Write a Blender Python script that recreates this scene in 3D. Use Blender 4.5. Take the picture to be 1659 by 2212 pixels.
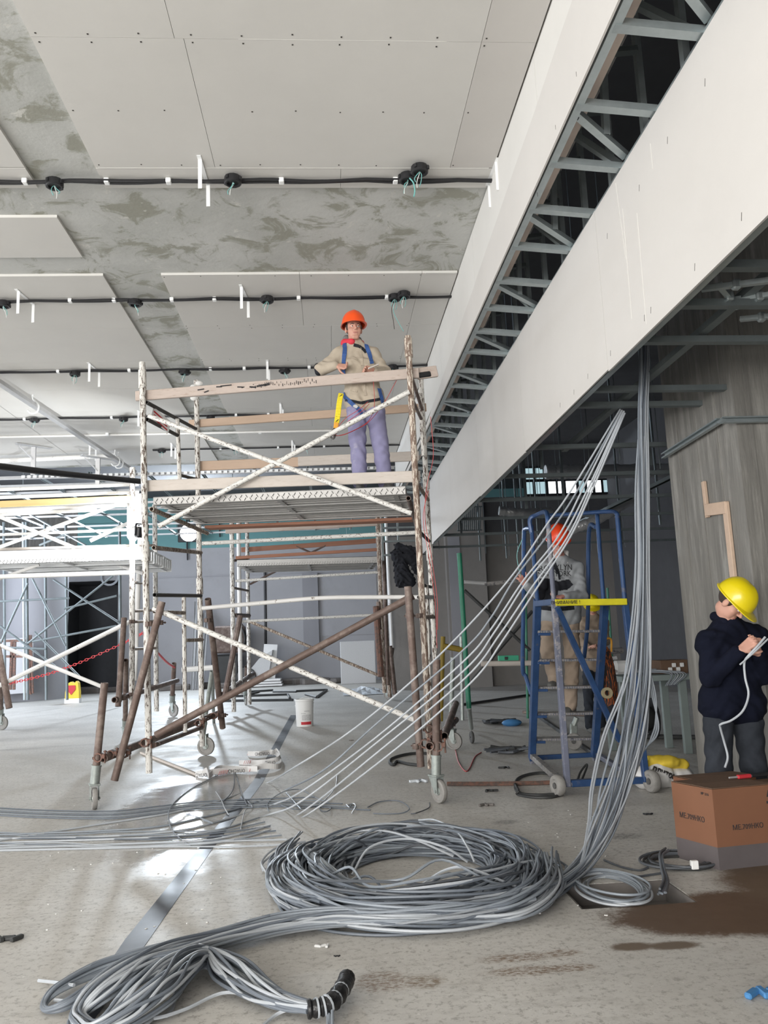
import bpy, math, random
import numpy as np
from mathutils import Vector, Matrix, Quaternion

for _o in list(bpy.data.objects):
    bpy.data.objects.remove(_o, do_unlink=True)
scene = bpy.context.scene
COL = scene.collection
random.seed(11)
rng = np.random.default_rng(5)

# ------------------------------------------------------------------ camera
F, VX, VY, ROLL, CH = 1750.0, 715.0, 1390.0, 0.04, 1.45
IW, IH = 1659.0, 2212.0
_d = Vector(((VX - IW / 2) / F, -(VY - IH / 2) / F, -1.0)).normalized()
_z = Vector((1, ROLL, 0)).cross(_d).normalized()
_x = _d.cross(_z)
CAMR = Matrix((_x, _d, _z))              # camera -> world rotation
cam_data = bpy.data.cameras.new('camera')
cam = bpy.data.objects.new('camera', cam_data)
COL.objects.link(cam)
cam_data.sensor_fit = 'VERTICAL'
cam_data.sensor_height = 36.0
cam_data.lens = 36.0 * F / IH
cam_data.clip_start, cam_data.clip_end = 0.05, 200
_m = CAMR.to_4x4()
_m.translation = Vector((0, 0, CH))
cam.matrix_world = _m
scene.camera = cam

# ------------------------------------------------------------------ world, light, exposure
w = bpy.data.worlds.new('sky')
scene.world = w
w.use_nodes = True
w.node_tree.nodes['Background'].inputs[0].default_value = (0.78, 0.86, 1.0, 1)
w.node_tree.nodes['Background'].inputs[1].default_value = 0.55
scene.view_settings.view_transform = 'Standard'
scene.view_settings.look = 'None'
scene.view_settings.gamma = 1.0
scene.view_settings.use_curve_mapping = False
scene.view_settings.exposure = 0.05


def area(name, loc, target, sx, sy, power, col):
    l = bpy.data.lights.new(name, 'AREA')
    l.shape, l.size, l.size_y, l.energy, l.color = 'RECTANGLE', sx, sy, power, col
    o = bpy.data.objects.new(name, l)
    COL.objects.link(o)
    o.location = loc
    o.rotation_euler = (Vector(target) - Vector(loc)).to_track_quat('-Z', 'Y').to_euler()
    return o


# daylight that comes in through the glazed front behind the camera and the left side
area('daylight_front', (-5.5, -7.4, 2.4), (-3.4, 8, 3.0), 13, 4.4, 2650, (1.0, 0.985, 0.955))
area('daylight_left', (-13.4, 7, 2.4), (0, 8, 2.6), 20, 4.0, 1100, (0.94, 0.965, 1.0))
area('fill_left_far', (-13.2, 22, 3.8), (0, 31, 2.6), 12, 6.0, 2000, (0.80, 0.88, 1.0))  # unseen fill light, added to brighten the far wall


# ------------------------------------------------------------------ pixel -> world helpers (camera survey)
def ray(px, py):
    return CAMR @ Vector(((px - IW / 2) / F, -(py - IH / 2) / F, -1.0))


def PY(px, py, Y):
    r = ray(px, py)
    return Vector((0, 0, CH)) + r * (Y / r.y)


def PZ(px, py, z=0.0):
    r = ray(px, py)
    return Vector((0, 0, CH)) + r * ((z - CH) / r.z)


def PX(px, py, X):
    r = ray(px, py)
    return Vector((0, 0, CH)) + r * (X / r.x)


# ------------------------------------------------------------------ mesh builder
class MB:
    def __init__(s):
        s.v, s.f = [], []

    def add(s, vs, fs):
        b = len(s.v)
        s.v += [Vector(p) for p in vs]
        s.f += [tuple(b + i for i in f) for f in fs]
        return s

    def box(s, c, size, R=None):
        hx, hy, hz = size[0] / 2, size[1] / 2, size[2] / 2
        vs = [Vector((x, y, z)) for x in (-hx, hx) for y in (-hy, hy) for z in (-hz, hz)]
        if R is not None:
            vs = [R @ p for p in vs]
        c = Vector(c)
        return s.add([c + p for p in vs], [(0, 1, 3, 2), (4, 6, 7, 5), (0, 4, 5, 1), (2, 3, 7, 6), (0, 2, 6, 4), (1, 5, 7, 3)])

    def mm(s, lo, hi):
        lo, hi = Vector(lo), Vector(hi)
        return s.box((lo + hi) / 2, hi - lo)

    def bbox(s, c, size, b=0.006, R=None):
        """box with chamfered edges"""
        h = [size[0] / 2, size[1] / 2, size[2] / 2]
        vs, ix = [], {}
        for sx in (-1, 1):
            for sy in (-1, 1):
                for sz in (-1, 1):
                    sg = (sx, sy, sz)
                    for a in range(3):
                        p = [sg[k] * (h[k] - (0 if k == a else b)) for k in range(3)]
                        ix[(sg, a)] = len(vs)
                        vs.append(Vector(p))
        fs = []
        S = (-1, 1)
        for a in range(3):
            o1, o2 = (a + 1) % 3, (a + 2) % 3
            for sa in S:
                q = []
                for u, v_ in ((-1, -1), (1, -1), (1, 1), (-1, 1)):
                    sg = [0, 0, 0]
                    sg[a], sg[o1], sg[o2] = sa, u, v_
                    q.append(ix[(tuple(sg), a)])
                fs.append(tuple(q if sa > 0 else q[::-1]))
            for s1 in S:
                for s2 in S:
                    q = []
                    for e, ax in ((-1, o1), (1, o1), (1, o2), (-1, o2)):
                        sg = [0, 0, 0]
                        sg[a], sg[o1], sg[o2] = e, s1, s2
                        q.append(ix[(tuple(sg), ax)])
                    fs.append(tuple(q if s1 * s2 < 0 else q[::-1]))
        for sx in S:
            for sy in S:
                for sz in S:
                    q = [ix[((sx, sy, sz), a)] for a in range(3)]
                    fs.append(tuple(q if sx * sy * sz > 0 else q[::-1]))
        if R is not None:
            vs = [R @ p for p in vs]
        c = Vector(c)
        return s.add([c + p for p in vs], fs)

    def bar(s, p0, p1, w_, h_, up=(0, 0, 1), b=0.0):
        p0, p1 = Vector(p0), Vector(p1)
        R = frame(p1 - p0, up)
        L = (p1 - p0).length
        if b:
            return s.bbox((p0 + p1) / 2, (w_, L, h_), b, R)
        return s.box((p0 + p1) / 2, (w_, L, h_), R)

    def chan(s, p0, p1, w_, d, t=0.004, up=(0, 0, 1), lip=0.012):
        """open C-channel: web width w_, flange depth d pointing along up"""
        p0, p1 = Vector(p0), Vector(p1)
        R = frame(p1 - p0, up)
        a = w_ / 2
        prof = [(-a + lip, d), (-a, d), (-a, 0), (a, 0), (a, d), (a - lip, d),
                (a - lip, d - t), (a - t, d - t), (a - t, t), (-a + t, t), (-a + t, d - t), (-a + lip, d - t)]
        n = len(prof)
        vs = [p0 + R @ Vector((x, 0, z)) for x, z in prof] + [p1 + R @ Vector((x, 0, z)) for x, z in prof]
        fs = [(i, (i + 1) % n, n + (i + 1) % n, n + i) for i in range(n)]
        for o, rev in ((0, 0), (n, 1)):
            for q in ((0, 1, 10, 11), (1, 2, 9, 10), (2, 3, 8, 9), (3, 4, 7, 8), (4, 5, 6, 7)):
                q = tuple(o + i for i in q)
                fs.append(q[::-1] if not rev else q)
        return s.add(vs, fs)

    def tube(s, pts, r, n=8, cap=True, closed=False):
        pts = [Vector(p) for p in pts]
        m = len(pts)
        rs = r if isinstance(r, (list, tuple)) else [r] * m
        tang = []
        for i in range(m):
            if closed:
                t = pts[(i + 1) % m] - pts[i - 1]
            else:
                t = pts[min(i + 1, m - 1)] - pts[max(i - 1, 0)]
            tang.append(t.normalized() if t.length > 1e-9 else Vector((0, 0, 1)))
        t0 = tang[0]
        nrm = t0.orthogonal().normalized()
        vs = []
        for i in range(m):
            if i:
                q = tang[i - 1].rotation_difference(tang[i])
                nrm = q @ nrm
            bn = tang[i].cross(nrm).normalized()
            nrm = bn.cross(tang[i]).normalized()
            for k in range(n):
                a = 2 * math.pi * k / n
                vs.append(pts[i] + (nrm * math.cos(a) + bn * math.sin(a)) * rs[i])
        fs = []
        for i in range(m if closed else m - 1):
            j = (i + 1) % m
            for k in range(n):
                k2 = (k + 1) % n
                fs.append((i * n + k, i * n + k2, j * n + k2, j * n + k))
        if cap and not closed:
            fs.append(tuple(range(n))[::-1])
            fs.append(tuple((m - 1) * n + k for k in range(n)))
        return s.add(vs, fs)

    def pipe(s, p0, p1, r, ri=None, n=10):
        """straight hollow pipe with open ends"""
        p0, p1 = Vector(p0), Vector(p1)
        ri = ri or r * 0.78
        R = frame(p1 - p0)
        vs = []
        for p in (p0, p1):
            for rr in (r, ri):
                for k in range(n):
                    a = 2 * math.pi * k / n
                    vs.append(p + R @ Vector((math.cos(a) * rr, 0, math.sin(a) * rr)))
        fs = []
        for k in range(n):
            j = (k + 1) % n
            A, B, Cc, D = 0, n, 2 * n, 3 * n
            fs += [(A + k, Cc + k, Cc + j, A + j), (B + k, B + j, D + j, D + k), (A + k, A + j, B + j, B + k), (Cc + k, D + k, D + j, Cc + j)]
        return s.add(vs, fs)

    def lathe(s, prof, c, R=None, n=20, closed=False):
        """prof: (r, h) list turned about local z"""
        c = Vector(c)
        vs = []
        for r, h in prof:
            for k in range(n):
                a = 2 * math.pi * k / n
                p = Vector((r * math.cos(a), r * math.sin(a), h))
                vs.append(c + (R @ p if R is not None else p))
        fs = []
        m = len(prof)
        for i in range(m if closed else m - 1):
            i2 = (i + 1) % m
            for k in range(n):
                j = (k + 1) % n
                fs.append((i * n + k, i * n + j, i2 * n + j, i2 * n + k))
        return s.add(vs, fs)

    def prism(s, poly, ext):
        """poly: planar 3D points, extruded by vector ext"""
        ext = Vector(ext)
        n = len(poly)
        vs = [Vector(p) for p in poly] + [Vector(p) + ext for p in poly]
        fs = [tuple(range(n))[::-1], tuple(range(n, 2 * n))]
        fs += [(i, (i + 1) % n, n + (i + 1) % n, n + i) for i in range(n)]
        return s.add(vs, fs)

    def ball(s, c, rad, R=None, n=12, m=8):
        c = Vector(c)
        rad = (rad, rad, rad) if not isinstance(rad, (tuple, list)) else rad
        prof = [(math.sin(math.pi * i / m), -math.cos(math.pi * i / m)) for i in range(m + 1)]
        vs = []
        for r, h in prof:
            for k in range(n):
                a = 2 * math.pi * k / n
                p = Vector((r * math.cos(a) * rad[0], r * math.sin(a) * rad[1], h * rad[2]))
                vs.append(c + (R @ p if R is not None else p))
        fs = [(i * n + k, i * n + (k + 1) % n, (i + 1) * n + (k + 1) % n, (i + 1) * n + k) for i in range(m) for k in range(n)]
        return s.add(vs, fs)


def frame(d, up=(0, 0, 1)):
    """rotation whose local y runs along d and local z close to up"""
    y = Vector(d).normalized()
    u = Vector(up)
    if abs(y.dot(u.normalized())) > 0.995:
        u = Vector((1, 0, 0)) if abs(y.x) < 0.9 else Vector((0, 1, 0))
    x = y.cross(u).normalized()
    z = x.cross(y)
    return Matrix((x, y, z)).transposed()


def lin(a, b, t):
    return Vector(a).lerp(Vector(b), t)


def spline(P, n=8, closed=False):
    P = [Vector(p) for p in P]
    out = []
    m = len(P)
    for i in range(m if closed else m - 1):
        if closed:
            p0, p1, p2, p3 = P[i - 1], P[i], P[(i + 1) % m], P[(i + 2) % m]
        else:
            p1, p2 = P[i], P[i + 1]
            p0 = P[i - 1] if i else p1 * 2 - p2
            p3 = P[i + 2] if i + 2 < m else p2 * 2 - p1
        for k in range(n):
            t = k / n
            out.append(0.5 * ((2 * p1) + (p2 - p0) * t + (2 * p0 - 5 * p1 + 4 * p2 - p3) * t * t + (3 * p1 - p0 - 3 * p2 + p3) * t ** 3))
    if not closed:
        out.append(P[-1])
    return out


# ------------------------------------------------------------------ object helpers
def mesh_of(name, mb, mat, loc, smooth, ang=40):
    me = bpy.data.meshes.new(name)
    L = Vector(loc)
    me.from_pydata([tuple(p - L) for p in mb.v], [], mb.f)
    me.materials.append(mat)
    if smooth:
        me.polygons.foreach_set('use_smooth', [True] * len(me.polygons))
        me.set_sharp_from_angle(angle=math.radians(ang))
    me.update()
    return me


def root_loc(o):
    L = Vector((0, 0, 0))
    while o is not None:
        L = L + Vector(o.location)
        o = o.parent
    return L


def obj(name, mb, mat, parent=None, smooth=False, label=None, kind=None, loc=None, ang=40):
    base = root_loc(parent)
    at = Vector(loc) if loc is not None else base
    me = mesh_of(name, mb, mat, at, smooth, ang)
    o = bpy.data.objects.new(name, me)
    COL.objects.link(o)
    o.location = at - base
    if parent is not None:
        o.parent = parent
    if label:
        o['label'] = label
    if kind:
        o['kind'] = kind
    return o


def tag(o, label, cat, group=None):
    o['label'], o['category'] = label, cat
    if group:
        o['group'] = group
    return o


def thing(name, label, cat, loc, group=None):
    o = bpy.data.objects.new(name, None)
    o.empty_display_size = 0.1
    COL.objects.link(o)
    o.location = Vector(loc)
    return tag(o, label, cat, group)


def place(src, name, parent, loc, R=None):
    """another copy of a part that shares its mesh"""
    o = bpy.data.objects.new(name, src.data if hasattr(src, 'data') else src)
    COL.objects.link(o)
    o.parent = parent
    o.location = Vector(loc)
    if R is not None:
        o.rotation_euler = R.to_euler()
    return o


def dup(root, loc, rot=None, label=None, group=None, scale=None):
    r = root.copy()
    COL.objects.link(r)
    r.location = loc
    if rot is not None:
        r.rotation_euler = rot
    if scale is not None:
        r.scale = scale
    if label:
        r['label'] = label
    if group:
        r['group'] = group
    for ch in list(root.children):
        c = ch.copy()
        COL.objects.link(c)
        c.parent = r
        for g in ch.children:
            d = g.copy()
            COL.objects.link(d)
            d.parent = c
    return r


def text_mb(body, size, origin, xdir, ydir, thick=0.0015, mirror=False, align='CENTER', stretch=1.0):
    """flat lettering as a thin mesh"""
    cu = bpy.data.curves.new('lettering', 'FONT')
    cu.body, cu.size, cu.align_x, cu.align_y = body, size, align, 'CENTER'
    cu.extrude = thick
    cu.resolution_u = 2
    to = bpy.data.objects.new('lettering', cu)
    COL.objects.link(to)
    dg = bpy.context.evaluated_depsgraph_get()
    me = to.evaluated_get(dg).to_mesh()
    x, y = Vector(xdir).normalized(), Vector(ydir).normalized()
    z = x.cross(y)
    o = Vector(origin)
    mb = MB()
    mb.add([o + x * (v.co.x * stretch) + y * v.co.y + z * v.co.z for v in me.vertices], [tuple(p.vertices) for p in me.polygons])
    to.evaluated_get(dg).to_mesh_clear()
    bpy.data.objects.remove(to, do_unlink=True)
    bpy.data.curves.remove(cu)
    return mb


# ------------------------------------------------------------------ materials
def nd(nt, t, **kw):
    n = nt.nodes.new(t)
    for k, v_ in kw.items():
        setattr(n, k, v_)
    return n


def mat(name, col, rough=0.6, metal=0.0, var=0.0, vs=3.0, col2=None, c2s=6.0, c2lo=0.5, c2hi=0.6, stretch=(1, 1, 1),
        bump=0.0, bs=60.0, rvar=0.0, emit=0.0, trans=0.0, ior=1.45, spec=0.5, coat=0.0, alpha=1.0):
    m = bpy.data.materials.new(name)
    m.use_nodes = True
    nt = m.node_tree
    b = nt.nodes['Principled BSDF']
    L = nt.links.new
    tc = nd(nt, 'ShaderNodeTexCoord')
    mp = nd(nt, 'ShaderNodeMapping')
    mp.inputs['Scale'].default_value = stretch
    L(tc.outputs['Object'], mp.inputs['Vector'])
    c = nd(nt, 'ShaderNodeRGB')
    c.outputs[0].default_value = (*col, 1)
    cur = c.outputs[0]
    if var:
        n1 = nd(nt, 'ShaderNodeTexNoise')
        n1.inputs['Scale'].default_value = vs
        n1.inputs['Detail'].default_value = 6
        n1.inputs['Roughness'].default_value = 0.65
        L(mp.outputs[0], n1.inputs['Vector'])
        mr = nd(nt, 'ShaderNodeMapRange')
        mr.inputs['From Min'].default_value, mr.inputs['From Max'].default_value = 0.25, 0.75
        mr.inputs['To Min'].default_value, mr.inputs['To Max'].default_value = 1 - var, 1 + var
        L(n1.outputs[0], mr.inputs[0])
        hs = nd(nt, 'ShaderNodeHueSaturation')
        L(cur, hs.inputs['Color'])
        L(mr.outputs[0], hs.inputs['Value'])
        cur = hs.outputs[0]
    if col2 is not None:
        n2 = nd(nt, 'ShaderNodeTexNoise')
        n2.inputs['Scale'].default_value = c2s
        n2.inputs['Detail'].default_value = 8
        n2.inputs['Roughness'].default_value = 0.7
        L(mp.outputs[0], n2.inputs['Vector'])
        r2 = nd(nt, 'ShaderNodeMapRange', interpolation_type='SMOOTHSTEP')
        r2.inputs['From Min'].default_value, r2.inputs['From Max'].default_value = c2lo, c2hi
        L(n2.outputs[0], r2.inputs[0])
        mx = nd(nt, 'ShaderNodeMix', data_type='RGBA')
        L(r2.outputs[0], mx.inputs[0])
        L(cur, mx.inputs[6])
        mx.inputs[7].default_value = (*col2, 1)
        cur = mx.outputs[2]
    L(cur, b.inputs['Base Color'])
    b.inputs['Roughness'].default_value = rough
    b.inputs['Metallic'].default_value = metal
    b.inputs['IOR'].default_value = ior
    b.inputs['Specular IOR Level'].default_value = spec
    b.inputs['Transmission Weight'].default_value = trans
    b.inputs['Coat Weight'].default_value = coat
    b.inputs['Alpha'].default_value = alpha
    if rvar:
        n3 = nd(nt, 'ShaderNodeTexNoise')
        n3.inputs['Scale'].default_value = 4.0
        n3.inputs['Detail'].default_value = 5
        L(mp.outputs[0], n3.inputs['Vector'])
        r3 = nd(nt, 'ShaderNodeMapRange')
        r3.inputs['To Min'].default_value, r3.inputs['To Max'].default_value = max(0.02, rough - rvar), min(1, rough + rvar)
        L(n3.outputs[0], r3.inputs[0])
        L(r3.outputs[0], b.inputs['Roughness'])
    if bump:
        n4 = nd(nt, 'ShaderNodeTexNoise')
        n4.inputs['Scale'].default_value = bs
        n4.inputs['Detail'].default_value = 5
        L(mp.outputs[0], n4.inputs['Vector'])
        bp = nd(nt, 'ShaderNodeBump')
        bp.inputs['Strength'].default_value = bump
        bp.inputs['Distance'].default_value = 0.01
        L(n4.outputs[0], bp.inputs['Height'])
        L(bp.outputs[0], b.inputs['Normal'])
    if emit:
        L(cur, b.inputs['Emission Color'])
        b.inputs['Emission Strength'].default_value = emit
    return m


M = {}
M['gypsum'] = mat('gypsum_board', (0.61, 0.598, 0.57), 0.85, var=0.035, vs=1.3, bump=0.05, bs=30)
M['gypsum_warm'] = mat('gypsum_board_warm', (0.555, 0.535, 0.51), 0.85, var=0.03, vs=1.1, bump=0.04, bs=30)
M['dullboard'] = mat('dull_white_board', (0.42, 0.42, 0.43), 0.8)  # off-white board in one even mid grey
M['rolltan'] = mat('tan_tape_roll', (0.36, 0.30, 0.18), 0.7)
M['gypsum_pink'] = mat('pinkish_board_back', (0.56, 0.47, 0.41), 0.85, var=0.05)
M['gypsum_edge'] = mat('gypsum_strip', (0.66, 0.65, 0.62), 0.8, var=0.04)
M['screw'] = mat('screw_dark', (0.05, 0.045, 0.04), 0.6)
M['steel'] = mat('galvanised_steel', (0.42, 0.47, 0.48), 0.42, 0.75, var=0.12, vs=9, rvar=0.12)
M['steel_dull'] = mat('dull_galvanised_steel', (0.17, 0.195, 0.20), 0.55, 0.5, var=0.15, vs=6)
M['whitemetal'] = mat('white_bracket_metal', (0.85, 0.86, 0.86), 0.4, 0.1, var=0.03)
M['alu'] = mat('aluminium', (0.56, 0.56, 0.565), 0.4, 0.5, var=0.08, vs=12, rvar=0.1)
M['black'] = mat('black_plastic', (0.018, 0.018, 0.02), 0.45)
M['blackmat'] = mat('black_cloth', (0.012, 0.013, 0.018), 0.85, var=0.2)
M['rubber'] = mat('dusty_rubber', (0.09, 0.088, 0.085), 0.8, var=0.3, vs=20)
M['wheelgrey'] = mat('dusty_grey_wheel', (0.26, 0.25, 0.235), 0.7, var=0.2, vs=15)
M['wiregreen'] = mat('pale_green_wire', (0.16, 0.42, 0.40), 0.5)
M['wirewhite'] = mat('pale_wire', (0.66, 0.68, 0.66), 0.5)
M['peel'] = mat('peeling_white_paint', (0.66, 0.64, 0.60), 0.55, col2=(0.085, 0.055, 0.04), c2s=9, c2lo=0.525, c2hi=0.56, stretch=(6, 6, 1.3), var=0.1, vs=10, bump=0.15, bs=40)
M['peelbrown'] = mat('worn_brown_paint', (0.19, 0.13, 0.10), 0.6, col2=(0.60, 0.54, 0.46), c2s=9, c2lo=0.50, c2hi=0.54, stretch=(6, 6, 1.2), var=0.25, vs=10, bump=0.15, bs=40)
M['peelh'] = mat('peeling_white_paint_brace', (0.68, 0.67, 0.64), 0.55, col2=(0.10, 0.07, 0.055), c2s=14, c2lo=0.56, c2hi=0.60, stretch=(2, 4, 4), var=0.1, vs=8)
M['whitetube'] = mat('white_painted_tube', (0.74, 0.73, 0.71), 0.45, col2=(0.22, 0.18, 0.15), c2s=12, c2lo=0.63, c2hi=0.66, var=0.06)
M['rust'] = mat('rusty_brown_pipe', (0.135, 0.095, 0.08), 0.6, 0.25, col2=(0.24, 0.19, 0.165), c2s=5, c2lo=0.45, c2hi=0.65, var=0.2, vs=12, bump=0.1)
M['rustred'] = mat('rusty_red_clamp', (0.19, 0.10, 0.075), 0.7, 0.2, col2=(0.10, 0.075, 0.065), c2s=20, c2lo=0.45, c2hi=0.6, bump=0.2)
M['galv'] = mat('caster_zinc', (0.33, 0.36, 0.34), 0.5, 0.5, var=0.25, vs=18, rvar=0.15)
M['wood'] = mat('dusty_plank', (0.47, 0.395, 0.35), 0.8, col2=(0.34, 0.255, 0.20), c2s=7, c2lo=0.52, c2hi=0.75, stretch=(0.6, 6, 6), var=0.1, vs=4, bump=0.1)
M['woodclean'] = mat('clean_pine_plank', (0.52, 0.385, 0.29), 0.7, col2=(0.40, 0.275, 0.19), c2s=6, c2lo=0.55, c2hi=0.8, stretch=(0.4, 7, 7), var=0.08, vs=3)
M['woodpale'] = mat('pale_dusty_board', (0.54, 0.49, 0.445), 0.85, col2=(0.44, 0.37, 0.31), c2s=8, c2lo=0.5, c2hi=0.8, stretch=(0.7, 6, 6), var=0.08)
M['woodred'] = mat('reddish_plank', (0.33, 0.155, 0.10), 0.75, var=0.2, vs=5, stretch=(0.5, 5, 5))
M['woodyellow'] = mat('yellow_plank', (0.62, 0.45, 0.20), 0.7, var=0.15, vs=4, stretch=(0.5, 5, 5))
M['ink'] = mat('black_print', (0.03, 0.028, 0.03), 0.8)
M['redink'] = mat('red_print', (0.50, 0.03, 0.04), 0.6)
M['blue'] = mat('worn_blue_paint', (0.028, 0.066, 0.165), 0.38, 0.1, col2=(0.09, 0.10, 0.14), c2s=9, c2lo=0.6, c2hi=0.68, var=0.25, vs=6)
M['bluegrey'] = mat('scuffed_blue_grey_paint', (0.13, 0.14, 0.19), 0.5, 0.1, col2=(0.26, 0.25, 0.26), c2s=12, c2lo=0.52, c2hi=0.6, var=0.2)
M['tread'] = mat('worn_step_tread', (0.30, 0.285, 0.27), 0.6, 0.3, col2=(0.10, 0.10, 0.11), c2s=22, c2lo=0.52, c2hi=0.58, var=0.2)
M['ochre'] = mat('dull_ochre_paint', (0.20, 0.14, 0.02), 0.7, var=0.2)
M['yellowpaint'] = mat('yellow_paint', (0.62, 0.55, 0.02), 0.5, var=0.15, vs=8, col2=(0.25, 0.24, 0.12), c2s=10, c2lo=0.64, c2hi=0.7)
M['orange'] = mat('orange_helmet_plastic', (0.80, 0.085, 0.012), 0.32, coat=0.2)
M['orange2'] = mat('red_orange_helmet_plastic', (0.72, 0.055, 0.012), 0.35, coat=0.2)
M['yellow'] = mat('yellow_helmet_plastic', (0.70, 0.56, 0.008), 0.3, coat=0.3)
M['skin'] = mat('skin', (0.52, 0.285, 0.215), 0.55, var=0.08, vs=12)
M['skinred'] = mat('flushed_skin', (0.50, 0.24, 0.19), 0.55, var=0.08, vs=12)
M['lips'] = mat('lips', (0.42, 0.17, 0.15), 0.5)
M['hair'] = mat('dark_hair', (0.035, 0.022, 0.016), 0.7)
M['eye'] = mat('eye_white', (0.70, 0.68, 0.65), 0.3)
M['iris'] = mat('iris_dark', (0.04, 0.025, 0.02), 0.3)
M['khaki'] = mat('khaki_jacket_cloth', (0.42, 0.36, 0.285), 0.9, var=0.12, vs=7, bump=0.5, bs=11)
M['violet'] = mat('blue_violet_work_trousers', (0.235, 0.225, 0.36), 0.9, var=0.12, vs=5, col2=(0.40, 0.385, 0.43), c2s=4, c2lo=0.56, c2hi=0.75, bump=0.5, bs=9)
M['greycloth'] = mat('grey_sweatshirt_cloth', (0.30, 0.315, 0.33), 0.95, var=0.1, vs=8, bump=0.4, bs=12)
M['tan'] = mat('tan_trouser_cloth', (0.30, 0.235, 0.18), 0.92, var=0.15, vs=6, bump=0.5, bs=10)
M['navy'] = mat('navy_jacket_cloth', (0.0065, 0.008, 0.017), 0.95, spec=0.15, var=0.25, vs=6, bump=0.5, bs=10)
M['charcoal'] = mat('charcoal_trouser_cloth', (0.030, 0.034, 0.042), 0.95, spec=0.2, var=0.3, vs=7, bump=0.5, bs=9)
M['redcloth'] = mat('red_hood_cloth', (0.60, 0.04, 0.06), 0.85, var=0.1)
M['hoodgrey'] = mat('grey_hood_cloth', (0.16, 0.155, 0.15), 0.9)
M['whitecloth'] = mat('white_hood_lining', (0.70, 0.69, 0.66), 0.9)
M['strap'] = mat('blue_webbing', (0.035, 0.09, 0.27), 0.7, var=0.15, vs=30)
M['lanyard'] = mat('yellow_webbing', (0.75, 0.62, 0.03), 0.7, var=0.1, vs=20)
M['lanyardorange'] = mat('orange_webbing', (0.75, 0.36, 0.05), 0.7)
M['redwire'] = mat('red_wire', (0.45, 0.05, 0.05), 0.5)
M['shoe'] = mat('dusty_shoe', (0.13, 0.13, 0.125), 0.8, var=0.2, vs=12)
M['cable_a'] = mat('grey_cable', (0.235, 0.262, 0.295), 0.45, var=0.08, vs=9)
M['cable_b'] = mat('mid_grey_cable', (0.14, 0.16, 0.188), 0.45, var=0.08, vs=9)
M['cable_c'] = mat('pale_grey_cable', (0.40, 0.425, 0.455), 0.42, var=0.06, vs=9)
M['cable_d'] = mat('dark_grey_cable', (0.085, 0.093, 0.105), 0.5, var=0.1, vs=9)
M['cable_e'] = mat('hanging_grey_cable', (0.29, 0.31, 0.335), 0.45, var=0.08, vs=9)
M['hose'] = mat('black_hose', (0.035, 0.036, 0.036), 0.55, var=0.2)
M['tape'] = mat('black_tape', (0.012, 0.012, 0.013), 0.35, bump=0.5, bs=50)
M['carton'] = mat('brown_cardboard', (0.19, 0.085, 0.046), 0.8, var=0.06, vs=3)
M['cartongrey'] = mat('grey_cardboard_band', (0.10, 0.086, 0.088), 0.8, var=0.1, vs=5)
M['cartontop'] = mat('dusty_cardboard', (0.13, 0.078, 0.05), 0.85, var=0.2, vs=5)
M['plasticwhite'] = mat('white_plastic', (0.78, 0.78, 0.77), 0.4, var=0.03)
M['labelgrey'] = mat('printed_label', (0.55, 0.55, 0.55), 0.6, var=0.25, vs=60)
M['tapewhite'] = mat('white_barrier_tape', (0.68, 0.67, 0.66), 0.5, var=0.06)
M['tapered'] = mat('red_barrier_print', (0.52, 0.07, 0.07), 0.5)
M['chainred'] = mat('red_plastic_chain', (0.75, 0.06, 0.07), 0.5)
M['bagyellow'] = mat('yellow_sack_paper', (0.72, 0.52, 0.05), 0.7, var=0.1)
M['green'] = mat('green_painted_pipe', (0.02, 0.17, 0.10), 0.45, var=0.2, vs=6)
M['greenlevel'] = mat('green_level_plastic', (0.06, 0.36, 0.22), 0.4)
M['orangebag'] = mat('orange_netting', (0.42, 0.10, 0.02), 0.8, col2=(0.02, 0.018, 0.018), c2s=9, c2lo=0.44, c2hi=0.5, stretch=(8, 8, 1))
M['tablegrey'] = mat('grey_green_bench_paint', (0.22, 0.26, 0.25), 0.6, var=0.1)
M['deckalu'] = mat('scuffed_deck_plate', (0.44, 0.43, 0.415), 0.5, 0.3, var=0.1, vs=9)
M['foil'] = mat('foil_duct', (0.50, 0.50, 0.50), 0.3, 0.6, bump=0.9, bs=30)
M['tealwall'] = mat('teal_wallboard', (0.155, 0.33, 0.335), 0.8, var=0.07, vs=0.7)
M['greywall'] = mat('grey_plaster_wall', (0.40, 0.40, 0.42), 0.85, var=0.06, vs=0.7, col2=(0.30, 0.29, 0.29), c2s=0.8, c2lo=0.5, c2hi=0.9)
M['greywall2'] = mat('grey_plaster_column', (0.30, 0.30, 0.32), 0.8, var=0.06, vs=0.8)
M['brownwall'] = mat('brown_grey_concrete_wall', (0.25, 0.235, 0.22), 0.88, var=0.12, vs=0.8, bump=0.2, bs=12)
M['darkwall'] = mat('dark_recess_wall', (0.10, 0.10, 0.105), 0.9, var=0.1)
M['rawconcrete'] = mat('board_marked_concrete', (0.18, 0.173, 0.158), 0.85, var=0.28, vs=2.2, col2=(0.28, 0.27, 0.248), c2s=2.6, c2lo=0.47, c2hi=0.68, stretch=(3.5, 3.5, 0.35), bump=0.5, bs=14)
M['sheet'] = mat('white_plastic_sheet', (0.86, 0.87, 0.88), 0.5)
M['bluewrap'] = mat('blue_wrapping', (0.06, 0.20, 0.42), 0.5)
M['dirt'] = mat('rubble', (0.17, 0.155, 0.145), 0.9, var=0.25, vs=4)
M['clear'] = mat('crumpled_clear_film', (0.62, 0.66, 0.70), 0.15, bump=1.0, bs=18, spec=0.8)
M['lampglass'] = mat('lamp_glass', (0.86, 0.94, 1.0), 0.3, emit=45.0)
M['winglass'] = mat('lit_window_pane', (0.62, 0.86, 0.92), 0.3, emit=0.55)
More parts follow.
